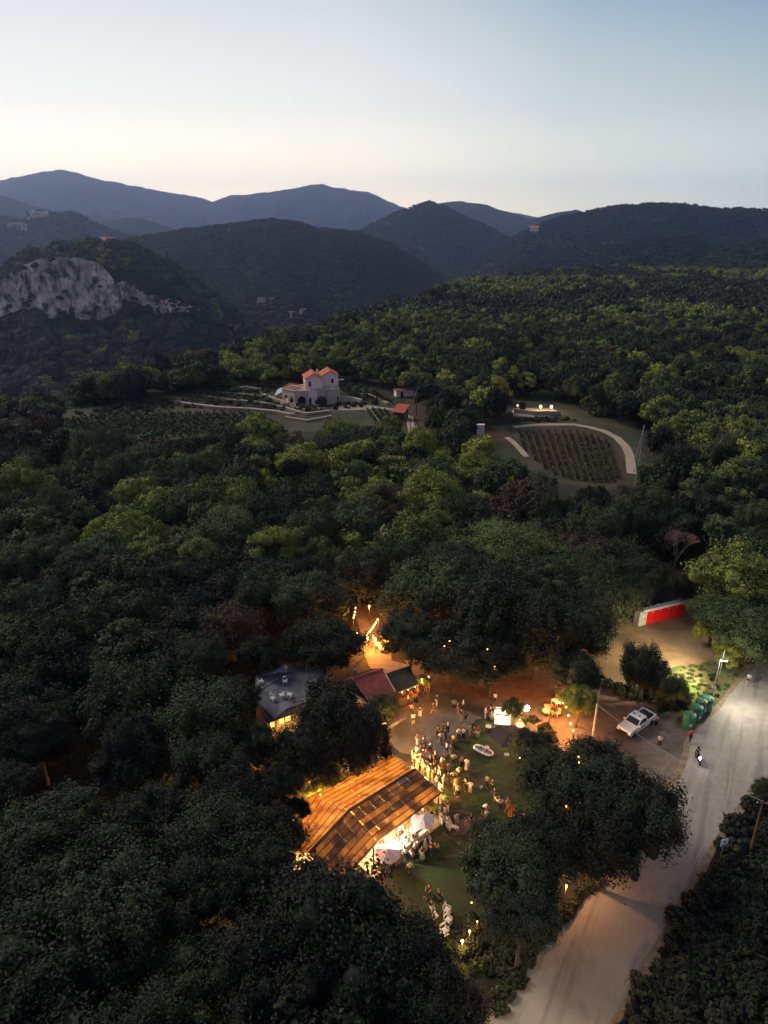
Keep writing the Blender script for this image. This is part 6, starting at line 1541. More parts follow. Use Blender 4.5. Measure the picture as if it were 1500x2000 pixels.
PEOPLE = [
 (807, 1415, 'stand', 200, 'white', 'dark', 's', 'd', 'person in white shirt and dark shorts, alone at the left of the yard'),
 (803, 1396, 'cup', 150, 'pink', 'dark', 't', 'Ld', 'person in dusty pink top in front of the lean-to'),
 (820, 1400, 'stand', 170, 'dark', 'white', 't', 'd', 'person in dark top and bright white trousers near the lean-to'),
 (846, 1393, 'walk', 120, 'black', 'dark', 's', 'd', 'person in black T-shirt and shorts crossing the upper yard'),
 (853, 1379, 'stand', 60, 'dark', 'white', 't', 'd', 'person in white trousers at the top edge of the yard'),
 (894, 1394, 'cup', 100, 'black', 'tan', 't', 'd', 'person in black top, uppermost of the four at the top of the lawn'),
 (904, 1388, 'stand', 250, 'white', 'dark', 't', 'd', 'person in white shirt among the four at the top of the lawn'),
 (900, 1408, 'talk', 40, 'black', 'khaki', 's', 'd', 'person in black T-shirt and khaki shorts at the lawn tip'),
 (909, 1413, 'hips', -20, 'black', 'brown', 's', 'd', 'lowest person in black of the four at the lawn tip'),
 (966, 1375, 'walk', 160, 'lilac', 'black', 't', 'd', 'person in pale top walking alone on the red earth'),
 (947, 1403, 'talk', 90, 'white', 'white', 't', 'd', 'person all in white left of the glowing kiosk'),
 (957, 1399, 'cup', -90, 'cream', 'brown', 't', 'Ld', 'person in cream top facing the one in white by the kiosk'),
 (961, 1408, 'stand', -130, 'white', 'cream', 'k', 'Ld', 'person in white skirt nearest the glowing kiosk'),
 (895, 1446, 'stand', 10, 'white', 'black', 't', 'd', 'left of two waiters in white shirts and black trousers on the lawn edge'),
 (905, 1446, 'talk', -60, 'white', 'black', 't', 'd', 'right of two waiters in white shirts and black trousers on the lawn edge'),
 (917, 1438, 'cup', 40, 'white', 'beige', 't', 'd', 'person in white shirt and beige trousers on the bright lawn'),
 (926, 1440, 'hips', 180, 'black', 'cream', 's', 'd', 'person in black shirt and pale shorts on the bright lawn'),
 (933, 1442, 'stand', 200, 'dark', 'white', 't', 'Lr', 'person with long hair and white trousers on the bright lawn'),
 (874, 1436, 'stand', 30, 'black', 'black', 't', 'g', 'tall person in black, uppermost of the group at the yard middle'),
 (861, 1452, 'hips', 180, 'white', 'grey', 't', 'd', 'person in white shirt and grey trousers at the yard middle'),
 (855, 1441, 'cup', -40, 'dark', 'dark', 't', 'd', 'person in dark clothes left in the group at the yard middle'),
 (865, 1433, 'stand', -100, 'brown', 'dark', 't', 'd', 'person in brown at the back of the group at the yard middle'),
 (870, 1446, 'talk', 100, 'black', 'black', 't', 'd', 'person all in black, right in the group at the yard middle'),
 (872, 1473, 'walk', -60, 'white', 'black', 's', 'd', 'person in white T-shirt stepping from the yard onto the lawn'),
 (885, 1458, 'stand', -40, 'beige', 'brown', 'k', 'Ld', 'person in beige at the border between yard and lawn'),
 (815, 1457, 'cup', -120, 'maroon', 'lilac', 't', 'Ld', 'person in maroon with long dark hair at the left of the yard crowd'),
 (829, 1462, 'stand', 170, 'white', 'grey', 't', 'd', 'person in white T-shirt above the one in red'),
 (824, 1469, 'talk', 0, 'red', 'lilac', 'k', 'Ld', 'person in bright red top and pale skirt above the roof end'),
 (841, 1471, 'walk', 60, 'white', 'dark', 't', 'd', 'person in white shirt walking right of the one in red'),
 (805, 1486, 'stand', 90, 'cream', 'brown', 't', 'd', 'leftmost person at the upper roof end, cream shirt'),
 (821, 1494, 'hips', 180, 'cream', 'tan', 't', 'd', 'person in cream with hands on hips by the upper roof end'),
 (831, 1489, 'cup', 200, 'white', 'cream', 't', 'Lb', 'fair haired person in white by the upper roof end'),
 (849, 1492, 'stand', 20, 'black', 'dark', 't', 'b', 'person in black with fair hair between roof end and lawn'),
 (815, 1503, 'talk', 120, 'white', 'orange', 'k', 'Ld', 'person in white and orange close to the roof end'),
 (864, 1502, 'stand', -30, 'white', 'orange', 'k', 'Ld', 'person in white top and orange skirt on the upper lawn'),
 (875, 1513, 'cup', 60, 'pink', 'white', 's', 'Ld', 'slim person in pale pink on the upper lawn'),
 (885, 1496, 'hips', 190, 'white', 'black', 't', 'd', 'broad person in white shirt and black trousers on the upper lawn'),
 (901, 1501, 'stand', 30, 'pink', 'black', 't', 'Ld', 'person in coral pink top and black trousers on the upper lawn'),
 (911, 1505, 'stand', -10, 'white', 'lilac', 'd', 'Ld', 'person in a long pale lilac dress on the upper lawn'),
 (885, 1529, 'hips', 180, 'cream', 'brown', 't', 'd', 'person in cream shirt alone in the middle of the lawn'),
 (867, 1538, 'cup', 30, 'beige', 'grey', 't', 'Lb', 'person with long fair hair and patterned beige top on the lawn'),
 (826, 1512, 'stand', 150, 'tan', 'brown', 't', 'b', 'person in tan under the upper end of the white fascia'),
 (836, 1520, 'cup', -60, 'cream', 'orange', 's', 'd', 'person in cream with orange shorts beside the white fascia'),
 (845, 1530, 'stand', 60, 'orange', 'brown', 't', 'b', 'person in plain orange top beside the white fascia'),
 (853, 1540, 'talk', 200, 'white', 'dark', 't', 'd', 'person in white beside the lower part of the white fascia'),
 (890, 1550, 'cup', 10, 'lilac', 'black', 't', 'd', 'person in a wide orange straw hat in the middle of the lawn', 'H'),
 (894, 1558, 'stand', 200, 'lime', 'black', 't', 'd', 'person in yellow-green T-shirt just below the orange hat'),
 (909, 1545, 'talk', -70, 'brown', 'dark', 'k', 'Ld', 'person in dark floral dress left of the tall one in white'),
 (918, 1549, 'hips', 160, 'white', 'beige', 't', 'd', 'tall person in white shirt and beige trousers on the right of the lawn'),
 (951, 1539, 'stand', -40, 'beige', 'dark', 't', 'd', 'person in beige at the dark right side of the lawn'),
 (961, 1546, 'cup', -90, 'black', 'black', 't', 'd', 'person all in black at the dark right side of the lawn'),
 (965, 1563, 'talk', 90, 'black', 'dark', 's', 'd', 'person in black carrying something yellow at the right lawn edge'),
 (976, 1583, 'hips', 180, 'white', 'black', 't', 'd', 'person seen from behind in white shirt at the right lawn edge'),
 (990, 1584, 'stand', 200, 'tan', 'pink', 's', 'Lb', 'fair haired person in tan near the orange round chair'),
 (873, 1585, 'stand', 10, 'brown', 'beige', 't', 'd', 'person in dark brown shirt and light trousers beside the potted plants'),
 (861, 1611, 'stand', -30, 'khaki', 'white', 't', 'd', 'person in khaki top and white trousers right of the plum parasol'),
 (873, 1618, 'talk', 120, 'grey', 'white', 't', 'd', 'person in grey shirt and white trousers on the lawn below'),
 (879, 1622, 'cup', -120, 'lilac', 'white', 't', 'Ld', 'person in lilac-grey beside the one in grey shirt'),
 (891, 1613, 'stand', 30, 'white', 'grey', 's', 'd', 'person in white T-shirt and grey shorts on the lower lawn'),
 (943, 1590, 'bend', 60, 'white', 'black', 't', 'd', 'person bending forward in black and white on the lower lawn'),
 (950, 1600, 'bend', -60, 'white', 'beige', 't', 'd', 'second bending person in pale clothes on the lower lawn'),
 (920, 1606, 'sit', 0, 'black', 'dark', 't', 'd', 'seated person in black in the dim middle of the lower lawn'),
 (910, 1616, 'sit', 30, 'tan', 'orange', 't', 'd', 'seated person in orange at the left of the ring of sitters'),
 (938, 1614, 'sit', -20, 'orange', 'tan', 'k', 'Ld', 'seated person in orange top at the right of the ring of sitters'),
 (1023, 1604, 'sit', 40, 'pink', 'tan', 't', 'd', 'lone seated person under the trees right of the lawn'),
 (783, 1645, 'cup', 190, 'maroon', 'dark', 't', 'Ld', 'dark haired person at the left end of the buffet table'),
 (797, 1646, 'stand', 180, 'tan', 'black', 't', 'Lb', 'person in tan top and black trousers at the buffet table'),
 (806, 1658, 'stand', 190, 'beige', 'beige', 'd', 'Ld', 'person in a long beige dress below the buffet table'),
 (793, 1659, 'talk', 120, 'white', 'cream', 'k', 'Ld', 'person in white skirt below the buffet table'),
 (813, 1654, 'cup', 210, 'pink', 'dark', 't', 'd', 'person in pale pink by the right end of the buffet'),
 (830, 1660, 'stand', 90, 'cream', 'cream', 'd', 'Ld', 'person in long cream outfit right of the buffet queue'),
 (824, 1680, 'stand', 200, 'dark', 'white', 'd', 'Ld', 'person in wide white trousers and dark top below the buffet'),
 (839, 1657, 'walk', -60, 'grey', 'black', 't', 'd', 'person in grey walking away from the buffet'),
 (852, 1670, 'stand', 160, 'yellow', 'black', 't', 'Ld', 'person in mustard yellow top on the lower lawn'),
 (842, 1669, 'cup', -100, 'maroon', 'black', 't', 'd', 'person in dark red next to the one in yellow'),
 (804, 1684, 'stand', 150, 'pink', 'black', 't', 'Ld', 'person in salmon pink below the striped red parasol'),
 (778, 1660, 'hips', 180, 'brown', 'dark', 't', 'Lr', 'person with big dark red hair at the red striped parasol'),
 (785, 1672, 'stand', 200, 'cream', 'khaki', 't', 'd', 'person in cream shirt and khaki trousers by the red striped parasol'),
 (773, 1690, 'talk', 100, 'tan', 'orange', 't', 'Ld', 'person in tan, lit orange, below the red striped parasol'),
 (781, 1686, 'cup', -100, 'orange', 'tan', 't', 'd', 'person in orange below the red striped parasol'),
 (762, 1692, 'stand', 30, 'orange', 'cream', 't', 'd', 'person in orange and cream at the left below the red parasol'),
 (750, 1692, 'talk', 60, 'yellow', 'tan', 't', 'd', 'leftmost person under the red parasol, in yellow'),
 (800, 1709, 'walk', 40, 'white', 'dark', 't', 'd', 'person in white at the lower tip of the queue'),
 (1281, 1420, 'talk', 200, 'pink', 'black', 't', 'd', 'person in pinkish top standing behind the white pickup'),
 (1287, 1459, 'stand', -20, 'white', 'black', 't', 'd', 'person in white shirt and black trousers between pickup and bins'),
 (1347, 1449, 'walk', -10, 'red', 'black', 't', 'd', 'person in red top at the mouth of the yard below the bins'),
 (1460, 1337, 'walk', -30, 'white', 'dark', 's', 'd', 'lone walker in white shirt far up the pale road'),
 (791, 1371, 'cup', -90, 'black', 'dark', 't', 'd', 'person in black at the left under the lean-to edge'),
 (797, 1377, 'talk', 90, 'white', 'dark', 't', 'd', 'person in white below the lean-to edge'),
 (803, 1369, 'stand', 150, 'maroon', 'dark', 't', 'Ld', 'person in dark red in front of the lean-to counter'),
 (812, 1375, 'hips', 180, 'brown', 'black', 't', 'd', 'person in brown in the group before the lean-to'),
 (816, 1364, 'talk', -60, 'tan', 'brown', 't', 'd', 'person in tan before the lean-to corner'),
 (822, 1343, 'stand', -150, 'black', 'dark', 't', 'd', 'person in black below the lamplit bush'),
 (831, 1352, 'cup', 150, 'brown', 'tan', 't', 'd', 'person in brown and tan under the lamplit bush'),
 (838, 1356, 'talk', -100, 'pink', 'brown', 'k', 'Ld', 'person in pink skirt outfit right of the lamplit bush'),
 (1075, 1389, 'sit', 40, 'tan', 'dark', 't', 'd', 'left seated person of the group beside the right-hand string lights'),
 (1086, 1384, 'stand', -20, 'white', 'tan', 't', 'd', 'standing person in white beside the right-hand string lights'),
 (1092, 1398, 'sit', -60, 'cream', 'white', 't', 'd', 'seated person in cream nearest the right-hand string lights'),
 (1078, 1402, 'sit', 100, 'orange', 'brown', 't', 'd', 'seated person in orange at the round tables right of the red earth'),
 (838, 1747, 'sit', -40, 'maroon', 'dark', 't', 'Lr', 'upper seated person with long hair at the bottom of the lawn'),
 (856, 1757, 'sit', 40, 'black', 'dark', 't', 'b', 'fair haired seated person at the bottom of the lawn'),
 (842, 1776, 'sit', 20, 'dark', 'white', 't', 'd', 'seated person with white trousers left of the white director chairs'),
 (852, 1800, 'sit', -60, 'white', 'dark', 't', 'd', 'seated person in white beside the lowest director chair'),
 (995, 1408, 'cup', 0, 'orange', 'brown', 't', 'd', 'person in orange right behind the black parasol'),
 (1013, 1418, 'sit', 60, 'tan', 'orange', 't', 'd', 'seated person just right of the black parasol'),
 (750, 1258, 'sit', 90, 'white', 'dark', 't', 'd', 'left seated person at the tables in the orange clearing'),
 (742, 1251, 'sit', -60, 'tan', 'dark', 't', 'd', 'right seated person at the tables in the orange clearing'),
 (729, 1257, 'stand', 120, 'white', 'white', 't', 'd', 'standing person in white at the tables in the orange clearing'),
]
EX = [(812, 1482, 'white', 'dark', 'd', 'person in white squeezed behind the one in red at the roof end'), (826, 1486, 'grey', 'black', 'd', 'person in grey in the dense crowd at the upper roof end'), (838, 1483, 'pink', 'white', 'Ld', 'person in pink between the crowd and the lawn at the roof end'), (810, 1495, 'tan', 'dark', 'b', 'person in tan pressed against the white fascia end'), (825, 1503, 'white', 'black', 'd', 'person in white deep in the queue by the fascia'), (833, 1508, 'lilac', 'dark', 'Ld', 'person in lilac in the queue by the fascia'), (840, 1515, 'white', 'beige', 'd', 'person in white and beige in the queue by the fascia'), (851, 1522, 'black', 'black', 'd', 'person in black in the queue by the fascia'), (858, 1515, 'cream', 'white', 'Ld', 'person in cream and white at the outer side of the queue'), (880, 1478, 'grey', 'white', 'd', 'person in grey and white between yard and lawn groups'), (859, 1551, 'white', 'grey', 'Ld', 'person in white beside the lower tip of the roof'), (896, 1521, 'white', 'navy', 'd', 'person in white and navy on the middle lawn'), (815, 1667, 'white', 'black', 'd', 'person in white in the thick of the buffet queue'), (790, 1678, 'grey', 'dark', 'Ld', 'person in grey in the lower buffet queue'), (810, 1672, 'cream', 'black', 'Lb', 'person in cream in the lower buffet queue'), (868, 1600, 'white', 'navy', 'd', 'person in white and navy just below the potted plants')]
PEOPLE += [(px, py, ['cup', 'stand', 'talk', 'hips'][i % 4], i*67 % 360, a, b, 't', h, lb) for i, (px, py, a, b, h, lb) in enumerate(EX)]
for p in PEOPLE:
    hat = 'orange' if len(p) > 9 else None
    person(*p[:9], hat=hat, seat=(p[2] == 'sit'))
# bar staff behind the counter
for t, d, top, lb in ((.60, -.55, 'white', 'bar tender in white at the left bend of the counter'), (.80, -.6, 'white', 'bar tender in white behind the middle of the counter'), (.95, -.5, 'tan', 'bar tender in tan at the far end of the counter'), (.22, -.3, 'dark', 'person in dark top at the near end of the bar')):
    q = on_pav(t, d); o = link('person', POSE['talk']['body'], None, (q.x, q.y, .072), (0, 0, math.atan2(pav_n.y, pav_n.x)+math.pi/2)); T(o, lb, 'person')
    link('shirt', POSE['talk']['shirt'], o, color=CC[top]); link('trousers', POSE['talk']['trousers'], o, color=CC['black']); link('hair', POSE['talk']['hair'], o, color=HC['d'])

# things people carry or sit by
def yellow_bag():
    g = W(973, 1558, .8); e = empty('yellow_crate', (g.x, g.y, .55), .3, 'yellow crate held by the person in black at the lawn edge', 'crate')
    for sx, sy, w, d in ((0, -.2, .5, .03), (0, .2, .5, .03), (-.235, 0, .03, .37), (.235, 0, .03, .37)): MB().box((sx, sy, .16), (w, d, .3)).build('side', M['yellowwall'], e)
    MB().box((0, 0, .02), (.44, .37, .03)).build('base', M['yellowwall'], e)
yellow_bag()
g = W(998, 1597); e = empty('rattan_chair', (g.x, g.y, .02), R_(20), 'round orange rattan chair at the right edge of the lawn', 'chair')
mo = mat('orange_rattan', (.75, .22, .05), (.5, .13, .03), 12, .7)
for k in range(9):
    a = math.pi*(k/8); MB().tube([(0, .28, .45), (.62*math.cos(a), .32, .55+.72*math.sin(a))], .022, 5).build('back_cane', mo, e)
o = MB(); o.tube([(.62*math.cos(math.pi*k/16), .33, .55+.72*math.sin(math.pi*k/16)) for k in range(17)], .035, 6); o.build('back_hoop', mo, e)
MB().lathe([(.36, 0), (.40, .05), (.38, .09)], (0, 0, .38), 14).build('seat', mo, e)
for a in (.8, 2.3, 3.9, 5.5): MB().tube([(.32*math.cos(a), .32*math.sin(a), 0), (.26*math.cos(a), .26*math.sin(a), .38)], .028, 5).build('leg', mo, e)

# glowing white kiosk at the top of the lawn
def kiosk():
    g = W(980, 1420); e = empty('lit_kiosk', (g.x, g.y, .01), R_(-6), 'glowing white kiosk stand at the top of the lawn', 'kiosk')
    for sx in (-1, 1):
        for sy in (-1, 1): MB().box((sx*.85, sy*.6, 1.15), (.08, .08, 2.3)).build('post', M['white'], e)
    for a, b in (((-.85, -.6), (.85, -.6)), ((.85, -.6), (.85, .6)), ((.85, .6), (-.85, .6)), ((-.85, .6), (-.85, -.6))): MB().beam((a[0], a[1], 2.3), (b[0], b[1], 2.3), .07, .10).build('top_rail', M['white'], e)
    MB().box((0, -.5, .5), (1.6, .45, .95)).build('counter', M['plastic'], e); MB().box((0, -.5, 1.0), (1.75, .6, .05)).build('counter_top', M['white'], e)
    MB().box((0, .57, .62), (1.6, .04, 1.1)).build('back_panel', M['stripe_w'], e)
    for k, x in enumerate((-.45, .45)): MB().box((x, .53, 1.75), (.5, .03, .55)).build('menu_board', M['stripe_w'], e)
    MB().ball((0, 0, 2.12), .19).build('lamp', M['lampwhite'], e); plight(e, (0, -.1, 2.0), 260, (1, .84, .58), .16)
kiosk()
# inflatable boat lying on the lawn, used as an ice box
def boat():
    g = W(944, 1469); e = empty('inflatable_boat', (g.x, g.y, .02), R_(-38), 'small white oblong boat full of drinks lying on the lawn', 'boat')
    n = 26; ring = [Vector((1.15*math.copysign(abs(math.cos(t))**.75, math.cos(t)), .46*math.copysign(abs(math.sin(t))**.8, math.sin(t)), .22)) for t in [2*math.pi*k/n for k in range(n+1)]]
    MB().tube(ring, .13, 8, caps=False).build('rim', M['stripe_w'], e, smooth=True)
    MB().ext([(p.x*.95, p.y*.95, .08) for p in ring[:-1]], (0, 0, .05)).build('floor', M['cream'], e)
    for k, x in enumerate((-.45, .35)): MB().box((x, 0, .30), (.12, .8, .04)).build('thwart', M['wood'], e)
    for k in range(9): MB().lathe([(.05, 0), (.05, .16), (.02, .24)], (-.8+.2*k, .14*(-1)**k, .13), 6).build('bottle', M['clay'] if k % 3 else M['green'], e)
boat()
# round tables
for px, py, r, lb in ((968, 1384, .35, 'pale round table above the kiosk, left'), (1069, 1379, .42, 'upper of two pale round tables on the red earth'), (1068, 1388, .55, 'lower larger pale round table on the red earth'), (1018, 1387, .40, 'round table behind the small tree by the teardrop lamp'), (1016, 1416, .5, 'round table right of the black parasol'), (887, 1371, .35, 'pale round table alone at the upper yard'), (954, 1419, .35, 'pale round table on the bright lawn'), (951, 1460, .28, 'pale round table beside the oblong boat'), (737, 1258, .5, 'left round table in the orange clearing'), (746, 1265, .5, 'lower round table in the orange clearing'), (757, 1252, .5, 'right round table in the orange clearing')):
    g = W(px, py, .74); round_table((g.x, g.y, .01), r, .74, M['cream'], lb)
g = W(940, 1534, .45); 
e = empty('white_bucket', (g.x, g.y, .02), 0, 'small white ice bucket on the dark lawn', 'bucket'); MB().lathe([(.10, 0), (.15, .28), (.16, .30), (.13, .29), (.10, .05)], n=12).build('body', M['plastic'], e); MB().tube([(-.15, 0, .28), (0, 0, .42), (.15, 0, .28)], .01, 4).build('handle', M['metal'], e)
g = W(893, 1612, .0)
# low white bench
g = W(886, 1620); e = empty('low_bench', (g.x, g.y, .02), R_(-30), 'low white bench on the lawn below the plum parasol', 'bench')
for k in range(3): MB().box((0, -.15+.15*k, .36), (1.0, .12, .03)).build('slat', M['white'], e)
for s in (-1, 1): MB().box((s*.42, 0, .17), (.05, .36, .34)).build('leg', M['white'], e)

# director chairs, white frames
def director_chair(px, py, rz, label):
    g = W(px, py); e = empty('director_chair', (g.x, g.y, .02), R_(rz), label, 'chair', 'white director chairs at the bottom of the lawn'); m_ = M['white']
    for sy in (-.24, .24):
        MB().beam((-.27, sy, .03), (.27, sy, .46), .045, .045).build('leg', m_, e); MB().beam((.27, sy, .03), (-.27, sy, .46), .045, .045).build('leg', m_, e)
        MB().beam((-.29, sy, .03), (.29, sy, .03), .045, .045).build('foot_rail', m_, e)
    for sx in (-1, 1):
        MB().beam((sx*.28, -.24, .64), (sx*.28, .24, .64), .06, .04).build('armrest', m_, e); MB().beam((sx*.28, -.22, .44), (sx*.28, -.22, .64), .04, .04).build('arm_post', m_, e); MB().beam((sx*.28, .24, .44), (sx*.28, .30, .98), .045, .045).build('back_post', m_, e)
    MB().box((0, 0, .46), (.54, .46, .02)).build('seat', M['stripe_w'], e); MB().ext([(-.27, .28, .76), (.27, .28, .76), (.27, .30, .97), (-.27, .30, .97)], (0, .015, 0)).build('backrest', M['stripe_w'], e)
director_chair(873, 1784, 60, 'uppermost white director chair in the row at the bottom of the lawn')
director_chair(875, 1804, 50, 'middle white director chair in the row at the bottom of the lawn')
director_chair(868, 1824, 35, 'lowest white director chair, nearest the garden lamps')

# ================================================================== portable cabins
def cabin(i, a, b, m_, label, cat='toilet cabin', grp='red portable cabins in the row'):
    w = (b-a).length; rz = math.atan2(b.y-a.y, b.x-a.x); e = empty('portable_toilet', ((a.x+b.x)/2, (a.y+b.y)/2, .01), rz, label, cat, grp if m_ is M['red'] else None)
    w -= .04; h = 2.2
    MB().box((0, .55, h/2), (w, 1.1, h)).build('body', m_, e)
    d = MB().box((0, -.02, 1.08), (w*.80, .05, 1.95)).build('door', m_, e)
    MB().box((w*.28, -.06, 1.1), (.05, .05, .16)).build('handle', M['black'], d); MB().box((0, -.055, 1.62), (.22, .02, .26)).build('sign', M['white'], d) if i == 0 else MB().box((w*.2, -.055, 1.95), (.14, .02, .10)).build('sign', M['white'], d)
    MB().ext([(-w/2-.02, -.05, h), (w/2+.02, -.05, h), (w/2+.02, .55, h+.26), (w/2+.02, 1.15, h), (-w/2-.02, 1.15, h), (-w/2-.02, .55, h+.26)][:0] or [(-w/2-.02, -.06, h), (-w/2-.02, 1.16, h), (-w/2-.02, .9, h+.2), (-w/2-.02, .2, h+.2)], (w+.04, 0, 0)).build('roof', M['white'], e)
    MB().tube([(w*.3, .9, h), (w*.3, .9, h+.4)], .05, 6).build('vent', M['grey'], e)
a, b = W(1246, 1224), W(1336, 1202)
names = ['red cabin next to the grey one', 'second red cabin from the grey one', 'middle red cabin of the row', 'second red cabin from the right end', 'rightmost red cabin, half in shadow']
for i in range(6):
    p, q = a.lerp(b, i/6), a.lerp(b, (i+1)/6)
    cabin(i, p, q, M['grey'] if i == 0 else M['red'], 'grey portable toilet cabin with a white sign at the left of the row' if i == 0 else names[i-1]+' on the dirt clearing')

# ================================================================== green bins
def bin_(px, py, label, s=1.0, rz=0):
    g = W(px, py); e = empty('bottle_bank', (g.x, g.y, .02), rz, label, 'recycling bin', 'green recycling bins by the road')
    MB().lathe([(.66*s, 0), (.72*s, .12), (.74*s, .8), (.72*s, 1.6), (.66*s, 1.75)], n=18).build('body', M['green'], e, smooth=False)
    MB().lathe([(.72*s, 1.75), (.70*s, 1.84), (.40*s, 1.93), (.08*s, 1.95)], n=18).build('lid', M['green'], e)
    for k in range(2): a = -1.9+k*2.2; MB().lathe([(.13, 0), (.13, .06)], (.5*s*math.cos(a), .5*s*math.sin(a), 1.87), 10).build('opening', M['black'], e)
    MB().box((-.05, -.75*s, .75), (.28, .03, .32)).build('sticker', M['white'], e)
    MB().tube([(-.15, 0, 1.94), (0, 0, 2.1), (.15, 0, 1.94)], .025, 5).build('lifting_loop', M['metal'], e)
bin_(1343, 1420, 'nearest green recycling bin of the row, with white sticker', 1.0)
bin_(1358, 1405, 'second green recycling bin counting up the road', .92, .3)
bin_(1366, 1392, 'third green recycling bin counting up the road', .92, .6)
bin_(1378, 1387, 'furthest green recycling bin, closest to the street lamp', .95, .9)

# ================================================================== white pickup
def wheel(parent, loc, r=.38, w=.26):
    o = MB(); o.lathe([(r*.55, -w/2), (r*.95, -w/2), (r, -w*.3), (r, w*.3), (r*.95, w/2), (r*.55, w/2)], n=16)
    t = o.build('wheel', M['rubber'], parent, loc=loc, rot=(R_(90), 0, 0)); MB().lathe([(r*.56, -w*.42), (r*.50, w*.44), (.02, w*.40)], n=10).build('rim', M['metal'], t); return t
def pickup():
    a, b = W(1217, 1438), W(1266, 1404); c = (a+b)/2; rz = math.atan2(a.y-b.y, a.x-b.x)
    e = empty('pickup_truck', (c.x, c.y, .012), rz, 'white double-cab pickup with dark load bed parked in the dirt yard', 'pickup')
    wht = (.80, .80, .80); cp = M['carpaint']
    prof = [(2.62, .42), (2.66, .78), (2.50, 1.02), (1.25, 1.14), (1.15, 1.14), (-.70, 1.14), (-.72, .95), (-2.6, .95), (-2.62, .45), (-2.0, .40), (2.2, .38)]
    MB().ext([(x, -.90, z) for x, z in prof], (0, 1.80, 0)).build('body', cp, e, color=wht)
    cab = [(1.22, 1.13), (.52, 1.72), (.30, 1.78), (-.62, 1.78), (-.86, 1.13)]
    o = MB(); P0 = [(x, -.86 + (.10 if z > 1.2 else 0), z) for x, z in cab]; P1 = [(x, .86 - (.10 if z > 1.2 else 0), z) for x, z in cab]; n = 5
    o.add(P0+P1, [tuple(range(n-1, -1, -1)), tuple(range(n, 2*n))]+[(i, (i+1) % n, n+(i+1) % n, n+i) for i in range(n)]); o.build('cab', cp, e, color=wht)
    o = MB(); o.add([(1.16, -.76, 1.20), (1.16, .76, 1.20), (.58, .68, 1.69), (.58, -.68, 1.69)], [(0, 1, 2, 3)]); o.add([(p[0]+.03, p[1], p[2]+.02) for p in [(1.16, -.76, 1.20), (1.16, .76, 1.20), (.58, .68, 1.69), (.58, -.68, 1.69)]], [(0, 1, 2, 3)]); o.build('windscreen', M['glass'], e)
    for s in (-1, 1):
        for x0, x1, x2, x3 in ((.28, .98, .52, .28), (-.60, .20, .20, -.52)):
            MB().ext([(x0, s*.862, 1.22), (x1, s*.862, 1.22), (x2, s*.79, 1.66), (x3, s*.79, 1.66)], (0, s*.012, 0)).build('side_window', M['glass'], e)
        MB().beam((1.0, s*.92, 1.2), (1.0, s*1.12, 1.24), .2, .16).build('mirror', cp, e, color=wht)
        MB().box((2.55, s*.66, .80), (.16, .34, .20)).build('headlight', M['plastic'], e); MB().box((-2.62, s*.8, .8), (.06, .14, .3)).build('tail_light', M['red'], e)
        MB().box((.2, s*.905, .78), (1.0, .012, .12)).build('side_stripe', M['darkmetal'], e)
        for x in (1.72, -1.72): wheel(e, (x, s*.80, .38)); MB().lathe([(.46, 0), (.46, .02)], n=16).build('wheel_arch', M['rubber'], e, loc=(x, s*.905 - .01, .42), rot=(R_(90), 0, 0))
        MB().box((-1.66, s*.86, 1.05), (1.86, .10, .24)).build('bed_side', cp, e, color=wht)
    MB().box((-2.57, 0, 1.03), (.08, 1.7, .26)).build('tailgate', cp, e, color=wht)
    MB().box((-1.66, 0, .965), (1.76, 1.58, .03)).build('bed_floor', M['rubber'], e)
    MB().box((2.64, 0, .72), (.06, 1.1, .22)).build('grille', M['darkmetal'], e); MB().box((2.70, 0, .50), (.14, 1.8, .2)).build('bumper', M['darkmetal'], e)
    for s in (-.5, .5): MB().tube([(-.85, s*1.4, 1.15), (-.85, s*1.4, 1.9)], .04, 5).build('roll_bar', M['darkmetal'], e)
    MB().tube([(-.85, -.7, 1.88), (-.85, .7, 1.88)], .045, 5).build('roll_bar', M['darkmetal'], e)
    MB().box((.1, .3, 1.82), (.14, .2, .07)).build('roof_light', M['darkmetal'], e); MB().box((.1, -.4, 1.82), (.14, .2, .07)).build('roof_light', M['darkmetal'], e)
    for k, (x, y, s) in enumerate(((-1.3, .3, .5), (-1.9, -.3, .45), (-2.1, .4, .35))):
        t = MB().ball((0, 0, 0), s*.6, (1, .8, .7), 8, 6).build('load_sack', M['black'], None, loc=tuple(e.matrix_basis @ Vector((x, y, 1.0+s*.4)))); T(t, ['black sack at the front of the pickup bed', 'black sack at the near side of the pickup bed', 'small black sack by the pickup tailgate'][k], 'sack')
pickup()
